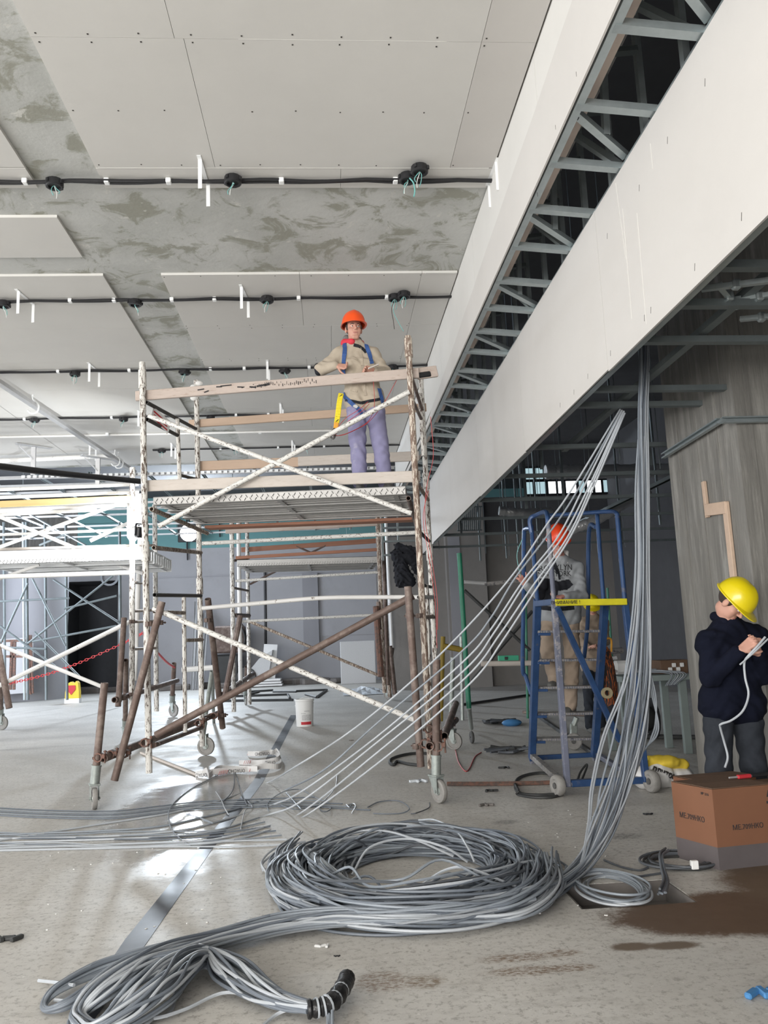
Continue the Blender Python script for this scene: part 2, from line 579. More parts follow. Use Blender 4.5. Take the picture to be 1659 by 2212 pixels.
M['winbright'] = mat('bright_window_pane', (0.93, 0.97, 1.0), 0.3, emit=2.2)
M['whitedust'] = mat('white_dust', (0.70, 0.69, 0.67), 0.9)


def concrete_ceiling():
    m = bpy.data.materials.new('raw_concrete_slab')
    m.use_nodes = True
    nt = m.node_tree
    b = nt.nodes['Principled BSDF']
    L = nt.links.new
    tc = nd(nt, 'ShaderNodeTexCoord')

    def noise(s, d=7, r=0.62, dist=0.0):
        n = nd(nt, 'ShaderNodeTexNoise')
        n.inputs['Scale'].default_value, n.inputs['Detail'].default_value, n.inputs['Roughness'].default_value = s, d, r
        n.inputs['Distortion'].default_value = dist
        L(tc.outputs['Object'], n.inputs['Vector'])
        return n.outputs[0]

    def ramp(src, lo, hi):
        r_ = nd(nt, 'ShaderNodeMapRange', interpolation_type='SMOOTHSTEP')
        r_.inputs['From Min'].default_value, r_.inputs['From Max'].default_value = lo, hi
        L(src, r_.inputs[0])
        return r_.outputs[0]

    def mix(f, a, bcol):
        x = nd(nt, 'ShaderNodeMix', data_type='RGBA')
        L(f, x.inputs[0])
        if isinstance(a, tuple):
            x.inputs[6].default_value = (*a, 1)
        else:
            L(a, x.inputs[6])
        x.inputs[7].default_value = (*bcol, 1)
        return x.outputs[2]
    c = mix(ramp(noise(1.3, 6), 0.35, 0.65), (0.52, 0.525, 0.505), (0.44, 0.447, 0.425))
    c = mix(ramp(noise(2.6, 9, 0.68, 0.8), 0.50, 0.60), c, (0.30, 0.30, 0.255))
    c = mix(ramp(noise(5.5, 9, 0.7, 0.4), 0.60, 0.68), c, (0.58, 0.575, 0.54))
    c = mix(ramp(noise(1.7, 9, 0.75, 1.2), 0.66, 0.72), c, (0.34, 0.25, 0.19))
    L(c, b.inputs['Base Color'])
    b.inputs['Roughness'].default_value = 0.75
    bp = nd(nt, 'ShaderNodeBump')
    bp.inputs['Strength'].default_value, bp.inputs['Distance'].default_value = 0.25, 0.02
    L(noise(9, 8), bp.inputs['Height'])
    L(bp.outputs[0], b.inputs['Normal'])
    return m


def floor_material():
    m = bpy.data.materials.new('dusty_terrazzo_floor')
    m.use_nodes = True
    nt = m.node_tree
    b = nt.nodes['Principled BSDF']
    L = nt.links.new
    tc = nd(nt, 'ShaderNodeTexCoord')
    co = tc.outputs['Object']

    def noise(s, d=6, r=0.6, st=None, dist=0.0):
        n = nd(nt, 'ShaderNodeTexNoise')
        n.inputs['Scale'].default_value, n.inputs['Detail'].default_value, n.inputs['Roughness'].default_value = s, d, r
        n.inputs['Distortion'].default_value = dist
        src = co
        if st:
            mp = nd(nt, 'ShaderNodeMapping')
            mp.inputs['Scale'].default_value = st
            L(co, mp.inputs['Vector'])
            src = mp.outputs[0]
        L(src, n.inputs['Vector'])
        return n.outputs[0]

    def ramp(src, lo, hi, a=0.0, z=1.0):
        r_ = nd(nt, 'ShaderNodeMapRange', interpolation_type='SMOOTHSTEP')
        r_.inputs['From Min'].default_value, r_.inputs['From Max'].default_value = lo, hi
        r_.inputs['To Min'].default_value, r_.inputs['To Max'].default_value = a, z
        L(src, r_.inputs[0])
        return r_.outputs[0]

    def mth(op, a, bb):
        n = nd(nt, 'ShaderNodeMath', operation=op)
        for i, q in enumerate((a, bb)):
            if isinstance(q, (int, float)):
                n.inputs[i].default_value = q
            else:
                L(q, n.inputs[i])
        return n.outputs[0]

    def mix(f, a, bcol):
        x = nd(nt, 'ShaderNodeMix', data_type='RGBA')
        if isinstance(f, float):
            x.inputs[0].default_value = f
        else:
            L(f, x.inputs[0])
        if isinstance(a, tuple):
            x.inputs[6].default_value = (*a, 1)
        else:
            L(a, x.inputs[6])
        x.inputs[7].default_value = (*bcol, 1)
        return x.outputs[2]

    wob = mth('ADD', mth('MULTIPLY', noise(6, 6, 0.7), 0.55), mth('MULTIPLY', noise(38, 5, 0.75), 0.45))

    def blob(cx, cy, rx, ry, soft=0.25, amp=0.7):
        """stain of its own shape: noisy ellipse mask"""
        mp = nd(nt, 'ShaderNodeMapping')
        mp.inputs['Location'].default_value = (-cx / rx, -cy / ry, 0)
        mp.inputs['Scale'].default_value = (1 / rx, 1 / ry, 0)
        L(co, mp.inputs['Vector'])
        ln = nd(nt, 'ShaderNodeVectorMath', operation='LENGTH')
        L(mp.outputs[0], ln.inputs[0])
        d = mth('ADD', ln.outputs['Value'], mth('MULTIPLY', mth('SUBTRACT', wob, 0.5), amp * 2))
        return ramp(d, 1.0 - soft, 1.0 + soft, 1.0, 0.0)
    c = mix(ramp(noise(0.9, 6), 0.3, 0.7), (0.57, 0.55, 0.515), (0.48, 0.462, 0.43))
    c = mix(ramp(noise(5, 8, 0.7, (1, 2.4, 1)), 0.48, 0.72), c, (0.42, 0.40, 0.37))
    c = mix(ramp(noise(28, 5, 0.8), 0.50, 0.64), c, (0.33, 0.312, 0.285))
    c = mix(ramp(noise(44, 4, 0.8), 0.60, 0.70), c, (0.66, 0.645, 0.61))
    vo = nd(nt, 'ShaderNodeTexVoronoi')
    vo.inputs['Scale'].default_value = 34
    L(co, vo.inputs['Vector'])
    c = mix(ramp(vo.outputs['Distance'], 0.0, 0.17, 0.55, 0.0), c, (0.26, 0.245, 0.225))
    stains = [(2.15, 4.33, 0.78, 0.34, (0.115, 0.075, 0.05), 0.12, 0.35), (2.75, 4.75, 0.55, 0.5, (0.13, 0.09, 0.06), 0.2, 0.4),
              (1.36, 3.97, 0.10, 0.05, (0.15, 0.115, 0.085), 0.3, 0.5), (1.55, 3.95, 0.12, 0.05, (0.15, 0.115, 0.085), 0.3, 0.5),
              (0.80, 3.93, 0.16, 0.05, (0.19, 0.13, 0.085), 0.35, 0.9), (1.02, 3.95, 0.09, 0.04, (0.19, 0.13, 0.085), 0.35, 0.9),
              (0.80, 3.78, 0.16, 0.05, (0.19, 0.13, 0.085), 0.35, 0.9), (1.02, 3.78, 0.10, 0.04, (0.19, 0.13, 0.085), 0.35, 0.9),
              (0.18, 3.77, 0.12, 0.10, (0.19, 0.13, 0.085), 0.35, 0.9), (0.36, 3.74, 0.08, 0.07, (0.20, 0.15, 0.10), 0.35, 0.9),
              (2.05, 6.0, 0.14, 0.09, (0.16, 0.15, 0.14), 0.4, 0.9), (1.35, 6.65, 0.10, 0.07, (0.18, 0.17, 0.16), 0.4, 0.9)]
    grit = ramp(noise(33, 4, 0.7, (1, 2, 1)), 0.40, 0.62, 0.12, 0.95)
    for cx, cy, rx, ry, cc, soft, amp in stains:
        bl = blob(cx, cy, rx, ry, soft, amp)
        if amp > .6:
            bl = mth('MULTIPLY', bl, grit)
        c = mix(bl, c, cc)
    wet = blob(-1.75, 9.6, 0.9, 2.6, 0.3, 0.5)
    c = mix(mth('MULTIPLY', wet, 0.3), c, (0.22, 0.23, 0.235))
    L(c, b.inputs['Base Color'])
    rr = ramp(noise(1.6, 7, 0.65), 0.3, 0.75, 0.48, 0.68)
    wet2 = blob(-1.3, 8.0, 0.75, 2.1, 0.35, 0.4)
    rr = mth('MAXIMUM', mth('SUBTRACT', rr, mth('MULTIPLY', wet2, 0.50)), 0.055)
    L(rr, b.inputs['Roughness'])
    b.inputs['Specular IOR Level'].default_value = 0.42
    bp = nd(nt, 'ShaderNodeBump')
    bp.inputs['Strength'].default_value, bp.inputs['Distance'].default_value = 0.12, 0.004
    L(noise(60, 4), bp.inputs['Height'])
    L(bp.outputs[0], b.inputs['Normal'])
    return m


M['slab'] = concrete_ceiling()
M['floor'] = floor_material()
M['strip'] = mat('dark_inlay_strip', (0.075, 0.08, 0.092), 0.42, var=0.3, vs=3, rvar=0.1, spec=0.3)


def sdf_surface(prims, h, wr=0.0, k=0.02, pad=0.04):
    """smooth union of tapered capsules and ellipsoids, meshed by surface nets"""
    lo, hi = np.full(3, 1e9), np.full(3, -1e9)
    for p in prims:
        if p[0] == 'c':
            for q, r in ((p[1], p[3]), (p[2], p[4])):
                q = np.array(q)
                lo, hi = np.minimum(lo, q - r), np.maximum(hi, q + r)
        elif p[0] == 'e':
            q, r = np.array(p[1]), max(p[2])
            lo, hi = np.minimum(lo, q - r), np.maximum(hi, q + r)
    lo, hi = lo - pad, hi + pad
    n = np.ceil((hi - lo) / h).astype(int) + 1
    D = np.full(n, 0.25, np.float32)
    ax = [lo[i] + h * np.arange(n[i]) for i in range(3)]
    for p in prims:
        kk = k
        if p[0] == 'c':
            a, b = np.array(p[1]), np.array(p[2])
            ra, rb = p[3], p[4]
            m = max(ra, rb) + 0.07
            l_, h_ = np.minimum(a, b) - m, np.maximum(a, b) + m
            if len(p) > 5:
                kk = p[5]
        else:
            c = np.array(p[1])
            m = max(p[2]) + 0.07
            l_, h_ = c - m, c + m
            if len(p) > 4:
                kk = p[4]
        i0 = np.clip(np.floor((l_ - lo) / h).astype(int), 0, n)
        i1 = np.clip(np.ceil((h_ - lo) / h).astype(int) + 1, 0, n)
        if np.any(i1 <= i0):
            continue
        X, Yy, Z = np.meshgrid(ax[0][i0[0]:i1[0]], ax[1][i0[1]:i1[1]], ax[2][i0[2]:i1[2]], indexing='ij')
        if p[0] == 'c':
            d = b - a
            L2 = max(d @ d, 1e-9)
            t = np.clip(((X - a[0]) * d[0] + (Yy - a[1]) * d[1] + (Z - a[2]) * d[2]) / L2, 0, 1)
            f = np.sqrt((X - a[0] - t * d[0]) ** 2 + (Yy - a[1] - t * d[1]) ** 2 + (Z - a[2] - t * d[2]) ** 2) - (ra + (rb - ra) * t)
        else:
            R = np.array(p[3]) if p[3] is not None else np.eye(3)
            dx = np.stack([X - c[0], Yy - c[1], Z - c[2]], -1) @ R
            q = dx / np.array(p[2])
            k0 = np.sqrt((q ** 2).sum(-1))
            k1 = np.sqrt(((dx / np.array(p[2]) ** 2) ** 2).sum(-1)) + 1e-9
            f = k0 * (k0 - 1) / k1
        S = D[i0[0]:i1[0], i0[1]:i1[1], i0[2]:i1[2]]
        sub = (p[0] == 'e' and len(p) > 5 and p[5])
        if sub:
            S[...] = np.maximum(S, -f)
        else:
            hh = np.clip(0.5 + 0.5 * (S - f) / kk, 0, 1)
            S[...] = S * (1 - hh) + f * hh - kk * hh * (1 - hh)
    if wr:
        X, Yy, Z = np.meshgrid(*ax, indexing='ij')
        D += wr * (np.sin(31 * X + 17 * Z + 4 * np.sin(9 * Yy + 13 * Z)) * np.sin(23 * Z - 14 * X + 3 * np.sin(11 * X)) + .5 * np.sin(47 * Z + 21 * Yy + 5 * np.sin(15 * X)))
    nx, ny, nz = n
    acc = np.zeros((nx - 1, ny - 1, nz - 1, 3), np.float32)
    cnt = np.zeros((nx - 1, ny - 1, nz - 1), np.float32)
    cor = [(i, j, l) for i in (0, 1) for j in (0, 1) for l in (0, 1)]
    sl = lambda c: D[c[0]:nx - 1 + c[0], c[1]:ny - 1 + c[1], c[2]:nz - 1 + c[2]]
    for a in cor:
        for x in range(3):
            if a[x] == 0:
                b = list(a)
                b[x] = 1
                da, db = sl(a), sl(b)
                mk = (da < 0) != (db < 0)
                t = np.where(mk, da / np.where(mk, da - db, 1), 0)
                for q in range(3):
                    acc[..., q] += mk * (a[q] + (t if q == x else 0))
                cnt += mk
    mask = cnt > 0
    idx = np.full(mask.shape, -1, np.int64)
    idx[mask] = np.arange(mask.sum())
    g = np.argwhere(mask)
    V = (g + acc[mask] / cnt[mask][:, None]) * h + lo
    Fs = []
    for x in range(3):
        y, z = (x + 1) % 3, (x + 2) % 3
        s0 = [slice(1, -1)] * 3
        s1 = [slice(1, -1)] * 3
        s0[x], s1[x] = slice(0, -1), slice(1, None)
        A, B = D[tuple(s0)] < 0, D[tuple(s1)] < 0
        for flip, mk in ((False, A & ~B), (True, ~A & B)):
            e = np.argwhere(mk)
            if not len(e):
                continue
            e = e + np.array([0 if q == x else 1 for q in range(3)])
            def at(dy, dz_):
                o = e.copy()
                o[:, y] += dy
                o[:, z] += dz_
                return idx[o[:, 0], o[:, 1], o[:, 2]]
            q = np.stack([at(-1, -1), at(0, -1), at(0, 0), at(-1, 0)], 1)
            Fs.append(q[:, ::-1] if flip else q)
    Fq = np.concatenate(Fs)
    mb = MB()
    mb.v = [Vector(v_) for v_ in V.tolist()]
    mb.f = [tuple(f_) for f_ in Fq.tolist()]
    return mb


# =================================================================== SETTING
ZC = 5.45                                   # underside of the ceiling boards
XB0, XB1 = 1.53, 2.03                       # the two faces of the bulkhead
# ---- floor with the open cable pit
P0, P1 = (1.29, 4.52), (1.93, 4.95)
fm = MB()
X0, X1, Y0, Y1 = -14.0, 9.0, -8.0, 32.3
fm.mm((X0, Y0, -0.25), (P0[0], Y1, 0))
fm.mm((P1[0], Y0, -0.25), (X1, Y1, 0))
fm.mm((P0[0], Y0, -0.25), (P1[0], P0[1], 0))
fm.mm((P0[0], P1[1], -0.25), (P1[0], Y1, 0))
fm.mm((P0[0], P0[1], -0.25), (P1[0], P1[1], -0.13))
obj('floor', fm, M['floor'], kind='structure')
sm = MB()
sl, sr = [], []
for (a, b_) in (((128, 2240), (178, 2240)), ((270, 2030), (322, 2030)), ((432, 1830), (462, 1830)), ((545, 1690), (568, 1690)), ((628, 1545), (642, 1545))):
    sl.append(PZ(*a))
    sr.append(PZ(*b_))
for i in range(len(sl) - 1):
    sm.prism([sl[i], sr[i], sr[i + 1], sl[i + 1]], (0, 0, 0.002))
obj('trim_1', sm, M['strip'], kind='structure')

# ---- ceiling slab
cm = MB()
cm.mm((X0, Y0, ZC + 0.028), (XB1 + 0.1, 17.75, ZC + 0.4))
ceil = obj('ceiling', cm, M['slab'], kind='structure')
cm2 = MB()
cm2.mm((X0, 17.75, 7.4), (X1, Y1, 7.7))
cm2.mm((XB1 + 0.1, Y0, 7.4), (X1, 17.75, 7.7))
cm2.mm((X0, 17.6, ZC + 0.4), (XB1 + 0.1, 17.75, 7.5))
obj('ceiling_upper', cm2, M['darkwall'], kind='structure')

# ---- gypsum boards screwed to the slab
def board(x0, x1, y0, y1, m='gypsum', g=0.0016):
    b = MB().mm((x0 + g, y0 + g, ZC), (x1 - g, y1 - g, ZC + 0.0275))
    return obj('gypsum_panel', b, M[m], ceil)


rows_a = [(-8, -4.4), (-4.4, -1.2), (-1.2, 1.28), (1.28, 2.48), (2.48, 3.68), (3.68, 4.88), (4.88, 6.36)]
for i, (a, b_) in enumerate(rows_a):
    xs = [-1.85, -0.86 - 0.06 * (i % 2), 1.14, XB0 - 0.012]
    for k in range(3):
        board(xs[k], xs[k + 1], a, b_, 'gypsum_warm' if k == 2 else 'gypsum')
    for k in range(4):
        board(-13.9 + k * 2.87, -13.9 + (k + 1) * 2.87, a, b_)
for xa, xb in ((-1.85, 0.2), (0.2, XB0 - 0.012)):
    board(xa, xb, 6.372, 6.67)
for k in range(4):
    board(-13.9 + k * 2.87, -13.9 + (k + 1) * 2.87, 6.372, 6.67)
    board(-13.9 + k * 2.87, -13.9 + (k + 1) * 2.87, 7.16, 7.95)
rows_b = [(8.37, 9.84), (9.84, 11.05), (11.05, 12.25), (12.25, 13.45), (13.45, 14.65), (14.65, 15.85), (15.85, 17.45)]
for i, (a, b_) in enumerate(rows_b):
    xo = 0.02 + 0.35 * (i % 2)
    for xa, xb in ((-1.72, xo - 0.25), (xo - 0.25, 1.12), (1.12, XB0 - 0.012)):
        board(xa + (0.012 * i if xa == -1.72 else 0), xb, a, b_)
    for k in range(4):
        board(-13.9 + k * 2.89, -13.9 + (k + 1) * 2.89 + 0.01, a, b_)
# bright paper edge strips beside the joints
es = MB()
es.mm((-1.83, 6.362, ZC - 0.002), (1.48, 6.372, ZC + 0.01))
es.mm((1.16, 8.355, ZC - 0.006), (1.51, 8.385, ZC + 0.01))
for a in (4.88, 9.84):
    es.mm((-0.5, a - 0.003, ZC - 0.0006), (0.9, a + 0.003, ZC + 0.01))
obj('edge_bead', es, M['gypsum_edge'], ceil)
# screw heads in the boards overhead: too small and many to pick apart
sc = MB()
def screw(x, y):
    sc.box((x + random.uniform(-.01, .01), y + random.uniform(-.01, .01), ZC - 0.0005), (0.011, 0.011, 0.003))
for (a, b_) in rows_a[3:]:
    for x in np.arange(-1.8, 1.5, 0.33):
        for y in (a + 0.04, b_ - 0.04):
            screw(x, y)
        if random.random() < .6:
            screw(x, (a + b_) / 2)
for (a, b_) in rows_b[:3]:
    for x in np.arange(-1.7, 1.5, 0.4):
        for y in (a + 0.04, b_ - 0.04):
            screw(x, y)
obj('screw_heads', sc, M['screw'], ceil, kind='stuff')

# ---- walls
wf = MB()
yw = 32.0
wf.mm((-14, yw, 0), (-10.35, yw + .3, 4.2))
wf.mm((-8.15, yw, 0), (9, yw + .3, 4.2))
wf.mm((-14, yw + .08, 4.2), (9, yw + .3, 5.35))
wall_far = obj('wall_far', wf, M['greywall'], kind='structure')
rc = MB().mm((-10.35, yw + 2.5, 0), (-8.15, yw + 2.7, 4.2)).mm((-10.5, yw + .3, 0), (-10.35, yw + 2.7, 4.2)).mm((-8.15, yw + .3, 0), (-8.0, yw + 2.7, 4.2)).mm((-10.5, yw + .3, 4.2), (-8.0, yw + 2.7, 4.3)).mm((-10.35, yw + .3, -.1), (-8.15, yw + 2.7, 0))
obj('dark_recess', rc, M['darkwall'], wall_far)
tp = MB()
for i in range(9):
    tp.mm((-9.75 + i * 2.1, yw + .085, 5.35), (-9.75 + (i + 1) * 2.1 - .012, yw + .3, 6.45))
    tp.mm((-9.75 + i * 2.1, yw + .085, 6.462), (-9.75 + (i + 1) * 2.1 - .012, yw + .3, 7.4))
obj('teal_board', tp, M['tealwall'], wall_far, kind='stuff')
obj('upper_concrete', MB().mm((-14, yw + .1, 5.35), (-9.76, yw + .3, 7.4)), M['rawconcrete'], wall_far)
obj('pilaster', MB().mm((-1.05, yw - .22, 1.2), (-.45, yw + .02, 4.2)), M['greywall2'], wall_far)
obj('pilaster_ledge', MB().mm((-.45, yw - .06, 1.75), (2.3, yw + .02, 4.12)), M['greywall'], wall_far)
wr = MB().mm((1.85, 24.6, 0), (9, 24.85, 4.6)).mm((1.85, 24.6, 0), (2.1, 32.2, 4.6))
wrr = obj('wall_right_far', wr, M['brownwall'], kind='structure')
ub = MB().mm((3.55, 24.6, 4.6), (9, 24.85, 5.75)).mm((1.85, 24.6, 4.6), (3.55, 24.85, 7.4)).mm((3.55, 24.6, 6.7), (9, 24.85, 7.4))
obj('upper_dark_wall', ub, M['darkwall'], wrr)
pl = MB().mm((3.55, 24.25, 0), (4.75, 24.62, 5.6))
obj('wall_pier', pl, M['brownwall'], wrr)
obj('pier_plaster_streak', MB().mm((3.62, 24.225, 0.4), (3.98, 24.26, 4.5)), M['greywall2'], wrr)
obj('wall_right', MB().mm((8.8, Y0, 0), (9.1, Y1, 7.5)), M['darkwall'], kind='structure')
obj('wall_left', MB().mm((-14.2, Y0, 0), (-13.95, Y1, 7.5)), M['greywall2'], kind='structure')
obj('wall_back', MB().mm((-14, -8.2, 0), (9, -7.95, 7.5)), M['greywall2'], kind='structure')
# strips of small daylit panes high in the far right wall
for n, (rowz, xs) in enumerate((((6.27, 6.62), (1133, 1155, 1158, 1174)), ((5.80, 6.18), (1134, 1150, 1155, 1178, 1184, 1200, 1205, 1216, 1222, 1244, 1250, 1262, 1268, 1279, 1285, 1298, 1303, 1316, 1322, 1352, 1362, 1385)))):
    wn = bpy.data.objects.new('window_%d' % (n + 1), None)
    COL.objects.link(wn)
    wn.location = (5.6, 24.5, rowz[0])
    wn['kind'] = 'structure'
    fr = MB()
    for i in range(0, len(xs), 2):
        a, b_ = PY(xs[i], 1045, 24.5).x, PY(xs[i + 1], 1045, 24.5).x
        br = (1262 <= xs[i] <= 1300) or (xs[i] in (1184, 1205, 1222))
        obj('pane', MB().mm((a, 24.5, rowz[0]), (b_, 24.512, rowz[1])), M['winbright' if br else 'winglass'], wn)
        fr.mm((a - .03, 24.49, rowz[0] - .03), (a, 24.55, rowz[1] + .03))
        fr.mm((b_, 24.49, rowz[0] - .03), (b_ + .03, 24.55, rowz[1] + .03))
    fr.mm((PY(xs[0], 1045, 24.5).x, 24.49, rowz[0] - .05), (PY(xs[-1], 1045, 24.5).x, 24.6, rowz[0]))
    fr.mm((PY(xs[0], 1045, 24.5).x, 24.49, rowz[1]), (PY(xs[-1], 1045, 24.5).x, 24.6, rowz[1] + .05))
    obj('window_frame', fr, M['black'], wn)
# heaps along the foot of the far wall
rb = MB()
for i in range(24):
    x = -12.9 + i * .58 + random.uniform(-.1, .1)
    rb.bbox((x, 30.9 + random.uniform(-.5, .5), .09), (random.uniform(.5, 1.1), random.uniform(.3, .8), random.uniform(.12, .3)), .05, Matrix.Rotation(random.uniform(-.6, .6), 3, 'Z'))
o = obj('rubble_ridge', rb, M['dirt'], loc=(-5, 31, 0), kind='stuff')
tag(o, 'low ridge of dusty rubble along the foot of the far wall', 'rubble')

# ---- concrete column at the right
cb = MB()
cx0, cx1, cy0, cy1 = 3.3, 4.75, 6.12, 7.45
bw = 0.115
cb.mm((cx0, cy0, 0), (cx1, cy1, 5.4))
col = obj('concrete_column', cb, M['rawconcrete'], loc=(cx0 + .7, cy0 + .66, 0))
tag(col, 'square board-marked grey concrete column on the right beside the worker in navy', 'column')
# raised fins left by the shuttering joints, and the timber nailed to the column
fb = MB()
for y in (6.45, 6.83, 7.2):
    fb.mm((cx0 - .006, y - .01, 0), (cx0 + .01, y + .01, 5.2))
for x in (3.42, 3.85, 4.3):
    fb.mm((x - .012, cy0 - .008, 0), (x + .012, cy0 + .01, 5.2))
obj('shutter_fin', fb, M['rawconcrete'], col, label='thin raised ridges of the shuttering joints')
t = thing('timber_cleat', 'orange timber lath with a stepped head fixed to the concrete column', 'timber', PX(1583, 1240, cx0 - .03))
for q in (((1567, 1085), (1585, 1250), .032), ((1520, 1040), (1529, 1118), .02), ((1526, 1102), (1571, 1096), .045)):
    a, b_ = PX(*q[0], cx0 - .02), PX(*q[1], cx0 - .02)
    obj('lath', MB().bar(a, b_, .04 if q[2] > .04 else .03, q[2] * 2.3, (0, 1, 0) if abs((b_ - a).z) > abs((b_ - a).y) else (0, 0, 1), .004), M['woodclean'], t)

# ---- plastered round column far left
rcm = MB().lathe([(1.0, 0), (1.0, 4.15)], (-9.9, 28.3, 0), n=28)
o = obj('round_column', rcm, M['greywall2'], smooth=True, loc=(-9.9, 28.3, 0))
tag(o, 'plastered round grey column at the far left behind the scaffolds', 'column')

# =================================================================== BULKHEAD
bk = thing('bulkhead', 'long boarded ceiling bulkhead with an open slot of steel framing beneath', 'bulkhead', (1.78, 5, ZC))
seg = 2.5
y = -7.5
n = 0
while y < 17.4:
    y2 = min(y + seg, 17.5)
    obj('gypsum_panel', MB().mm((XB0, y + .002, 4.7), (XB0 + .0125, y2 - .002, ZC + .02)), M['gypsum'], bk)
    za = lambda yy: max(4.62, 5.12 - .063 * (yy - 3.9))
    zb = 4.55
    poly = [Vector((XB0 - .0135, y, zb))]
    poly += [Vector((XB0 - .0135, y2, zb)), Vector((XB0 - .0135, y2, za(y2) + random.uniform(-.01, .01)))]
    for k in (3, 2, 1):
        yy = y + (y2 - y) * k / 4
        poly.append(Vector((XB0 - .0135, yy, za(yy) + random.uniform(-.008, .008))))
    poly.append(Vector((XB0 - .0135, y, za(y) + random.uniform(-.01, .01))))
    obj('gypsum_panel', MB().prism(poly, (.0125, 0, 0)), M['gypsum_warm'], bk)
    y = y2
y = -7.1
while y < 17.4:
    y2 = min(y + seg, 17.6)
    dz = random.uniform(-.012, .012)
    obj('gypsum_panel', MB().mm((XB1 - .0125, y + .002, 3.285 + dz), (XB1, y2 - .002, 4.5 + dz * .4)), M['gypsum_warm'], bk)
    y = y2
# long steel runners
y = -7.4
while y < 17.4:
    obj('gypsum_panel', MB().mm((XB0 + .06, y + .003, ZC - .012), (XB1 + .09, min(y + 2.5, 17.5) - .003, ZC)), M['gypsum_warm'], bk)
    obj('gypsum_panel', MB().mm((XB0 + .05, y + .003, 4.70), (XB0 + .185, min(y + 2.5, 17.5) - .003, 4.7125)), M['gypsum_pink'], bk)
    y += 2.5
for (xx, zz, ww, up) in ((XB0 + .04, 4.555, .05, (0, 0, 1)), (XB1 + .03, 4.495, .055, (0, 0, 1)), (XB0 + .045, 5.43, .05, (0, 0, -1)), (XB1 + .03, 5.43, .05, (0, 0, -1)), (XB1 + .045, 3.30, .05, (0, 0, 1)), (1.80, 5.06, .06, (0, 0, 1)), (1.70, 5.30, .06, (0, 0, 1))):
    obj('steel_runner', MB().chan((xx, -7.4, zz), (xx, 17.5, zz), ww, .04, .003, up), M['steel'], bk)
# cross studs, braces and hangers, bay by bay
ys = []
yy = 4.28 - .6 * 12
base = MB().chan((XB0 + .03, 0, 0), (XB1 + .02, 0, -.045), .062, .045, .003, (0, 0, 1))
me_st = mesh_of('steel_stud', base, M['steel'], (0, 0, 0), False)
dg = MB().chan((XB0 + .05, .10, 0), (XB1 + .01, .50, -.03), .05, .04, .003, (0, 0, 1))
me_dg = mesh_of('steel_brace', dg, M['steel'], (0, 0, 0), False)
d2 = MB().chan((XB1 + .02, 0, 0.02), (XB0 + .12, .42, .72), .05, .035, .003, (0, 1, 0))
me_d2 = mesh_of('steel_brace', d2, M['steel'], (0, 0, 0), False)
d3 = MB().chan((XB0 + .08, .25, .50), (XB1 + .03, .25, .55), .05, .035, .003, (0, 0, 1))
me_d3 = mesh_of('steel_stud', d3, M['steel_dull'], (0, 0, 0), False)
hg = MB().chan((XB1 + .035, 0, -1.2), (XB1 + .035, 0, .92), .05, .04, .003, (1, 0, 0))
me_hg = mesh_of('steel_stud', hg, M['steel'], (0, 0, 0), False)
h2 = MB().chan((1.82, 0, .02), (1.86, 0, .9), .05, .04, .003, (1, 0, 0))
me_h2 = mesh_of('steel_stud', h2, M['steel'], (0, 0, 0), False)
k = 0
while yy < 17.4:
    rel = Vector((0, yy, 4.553)) - Vector(bk.location)
    j = Vector((0, random.uniform(-.03, .03), 0))
    place(me_st, 'steel_stud', bk, rel + j)
    place(me_d3, 'steel_stud', bk, rel)
    place(me_hg, 'steel_stud', bk, rel + Vector((0, .3, 0)))
    if k % 2 == 0:
        place(me_dg, 'steel_brace', bk, rel + Vector((0, .03, .02)))
        place(me_h2, 'steel_stud', bk, rel + Vector((0, .33, 0)))
    else:
        place(me_d2, 'steel_brace', bk, rel + Vector((0, .06, .02)))
    yy += .6
    k += 1
# screw rows and scuffs on the big face
fs_ = MB()
for q in ((1523, 178), (1442, 303), (1381, 406), (1312, 510), (1602, 468), (1501, 577), (1406, 670), (1392, 687), (1319, 763), (1270, 813), (1240, 847), (1210, 875)):
    p = PX(*q, XB1 - .0125)
    fs_.box(p, (.002, .004, .04), Matrix.Rotation(.25, 3, 'X'))
for q in ((1245, 160), (1200, 275), (1161, 420)):
    p = PX(*q, XB0 - .0135)
    fs_.box(p, (.002, .004, .03))
obj('board_screw', fs_, M['screw'], bk, kind='stuff')
sf = MB()
for (a, b_) in (((1345, 450), (1365, 690)), ((1376, 460), (1396, 700)), ((1405, 310), (1410, 365)), ((1330, 395), (1352, 560))):
    p, q = PX(*a, XB1 - .0127), PX(*b_, XB1 - .0127)
    sf.bar(p, q, .0008, .0035, (1, 0, 0))
obj('scratch', sf, M['gypsum_edge'], bk)
# torn black sheeting and bare end frame at the far end of the bulkhead
ef = MB()
for zz in (3.3, 3.6, 3.9, 4.2, 4.5):
    ef.chan((XB0 - .35, 17.7, zz), (XB1 + .1, 17.7, zz), .06, .04, .003)
for xx in (XB0 - .35, XB0, XB1):
    ef.chan((xx, 17.72, 3.2), (xx, 17.72, 5.3), .06, .04, .003, (1, 0, 0))
obj('end_frame', ef, M['steel_dull'], bk)
bs = sdf_surface([('c', (XB0 + .0, 17.6, 3.35), (XB0 + .05, 17.62, 2.75), .10, .16), ('c', (XB0 - .05, 17.6, 3.3), (XB0 + .2, 17.6, 2.72), .12, .15), ('c', (XB0 + .2, 17.6, 3.35), (XB0 + .42, 17.55, 2.95), .12, .10), ('c', (XB0 - .02, 17.6, 3.5), (XB0 + .4, 17.6, 3.35), .07, .09)], .03, .03)
obj('black_sheeting', bs, M['blackmat'], bk, True, label='bunched black sheeting')
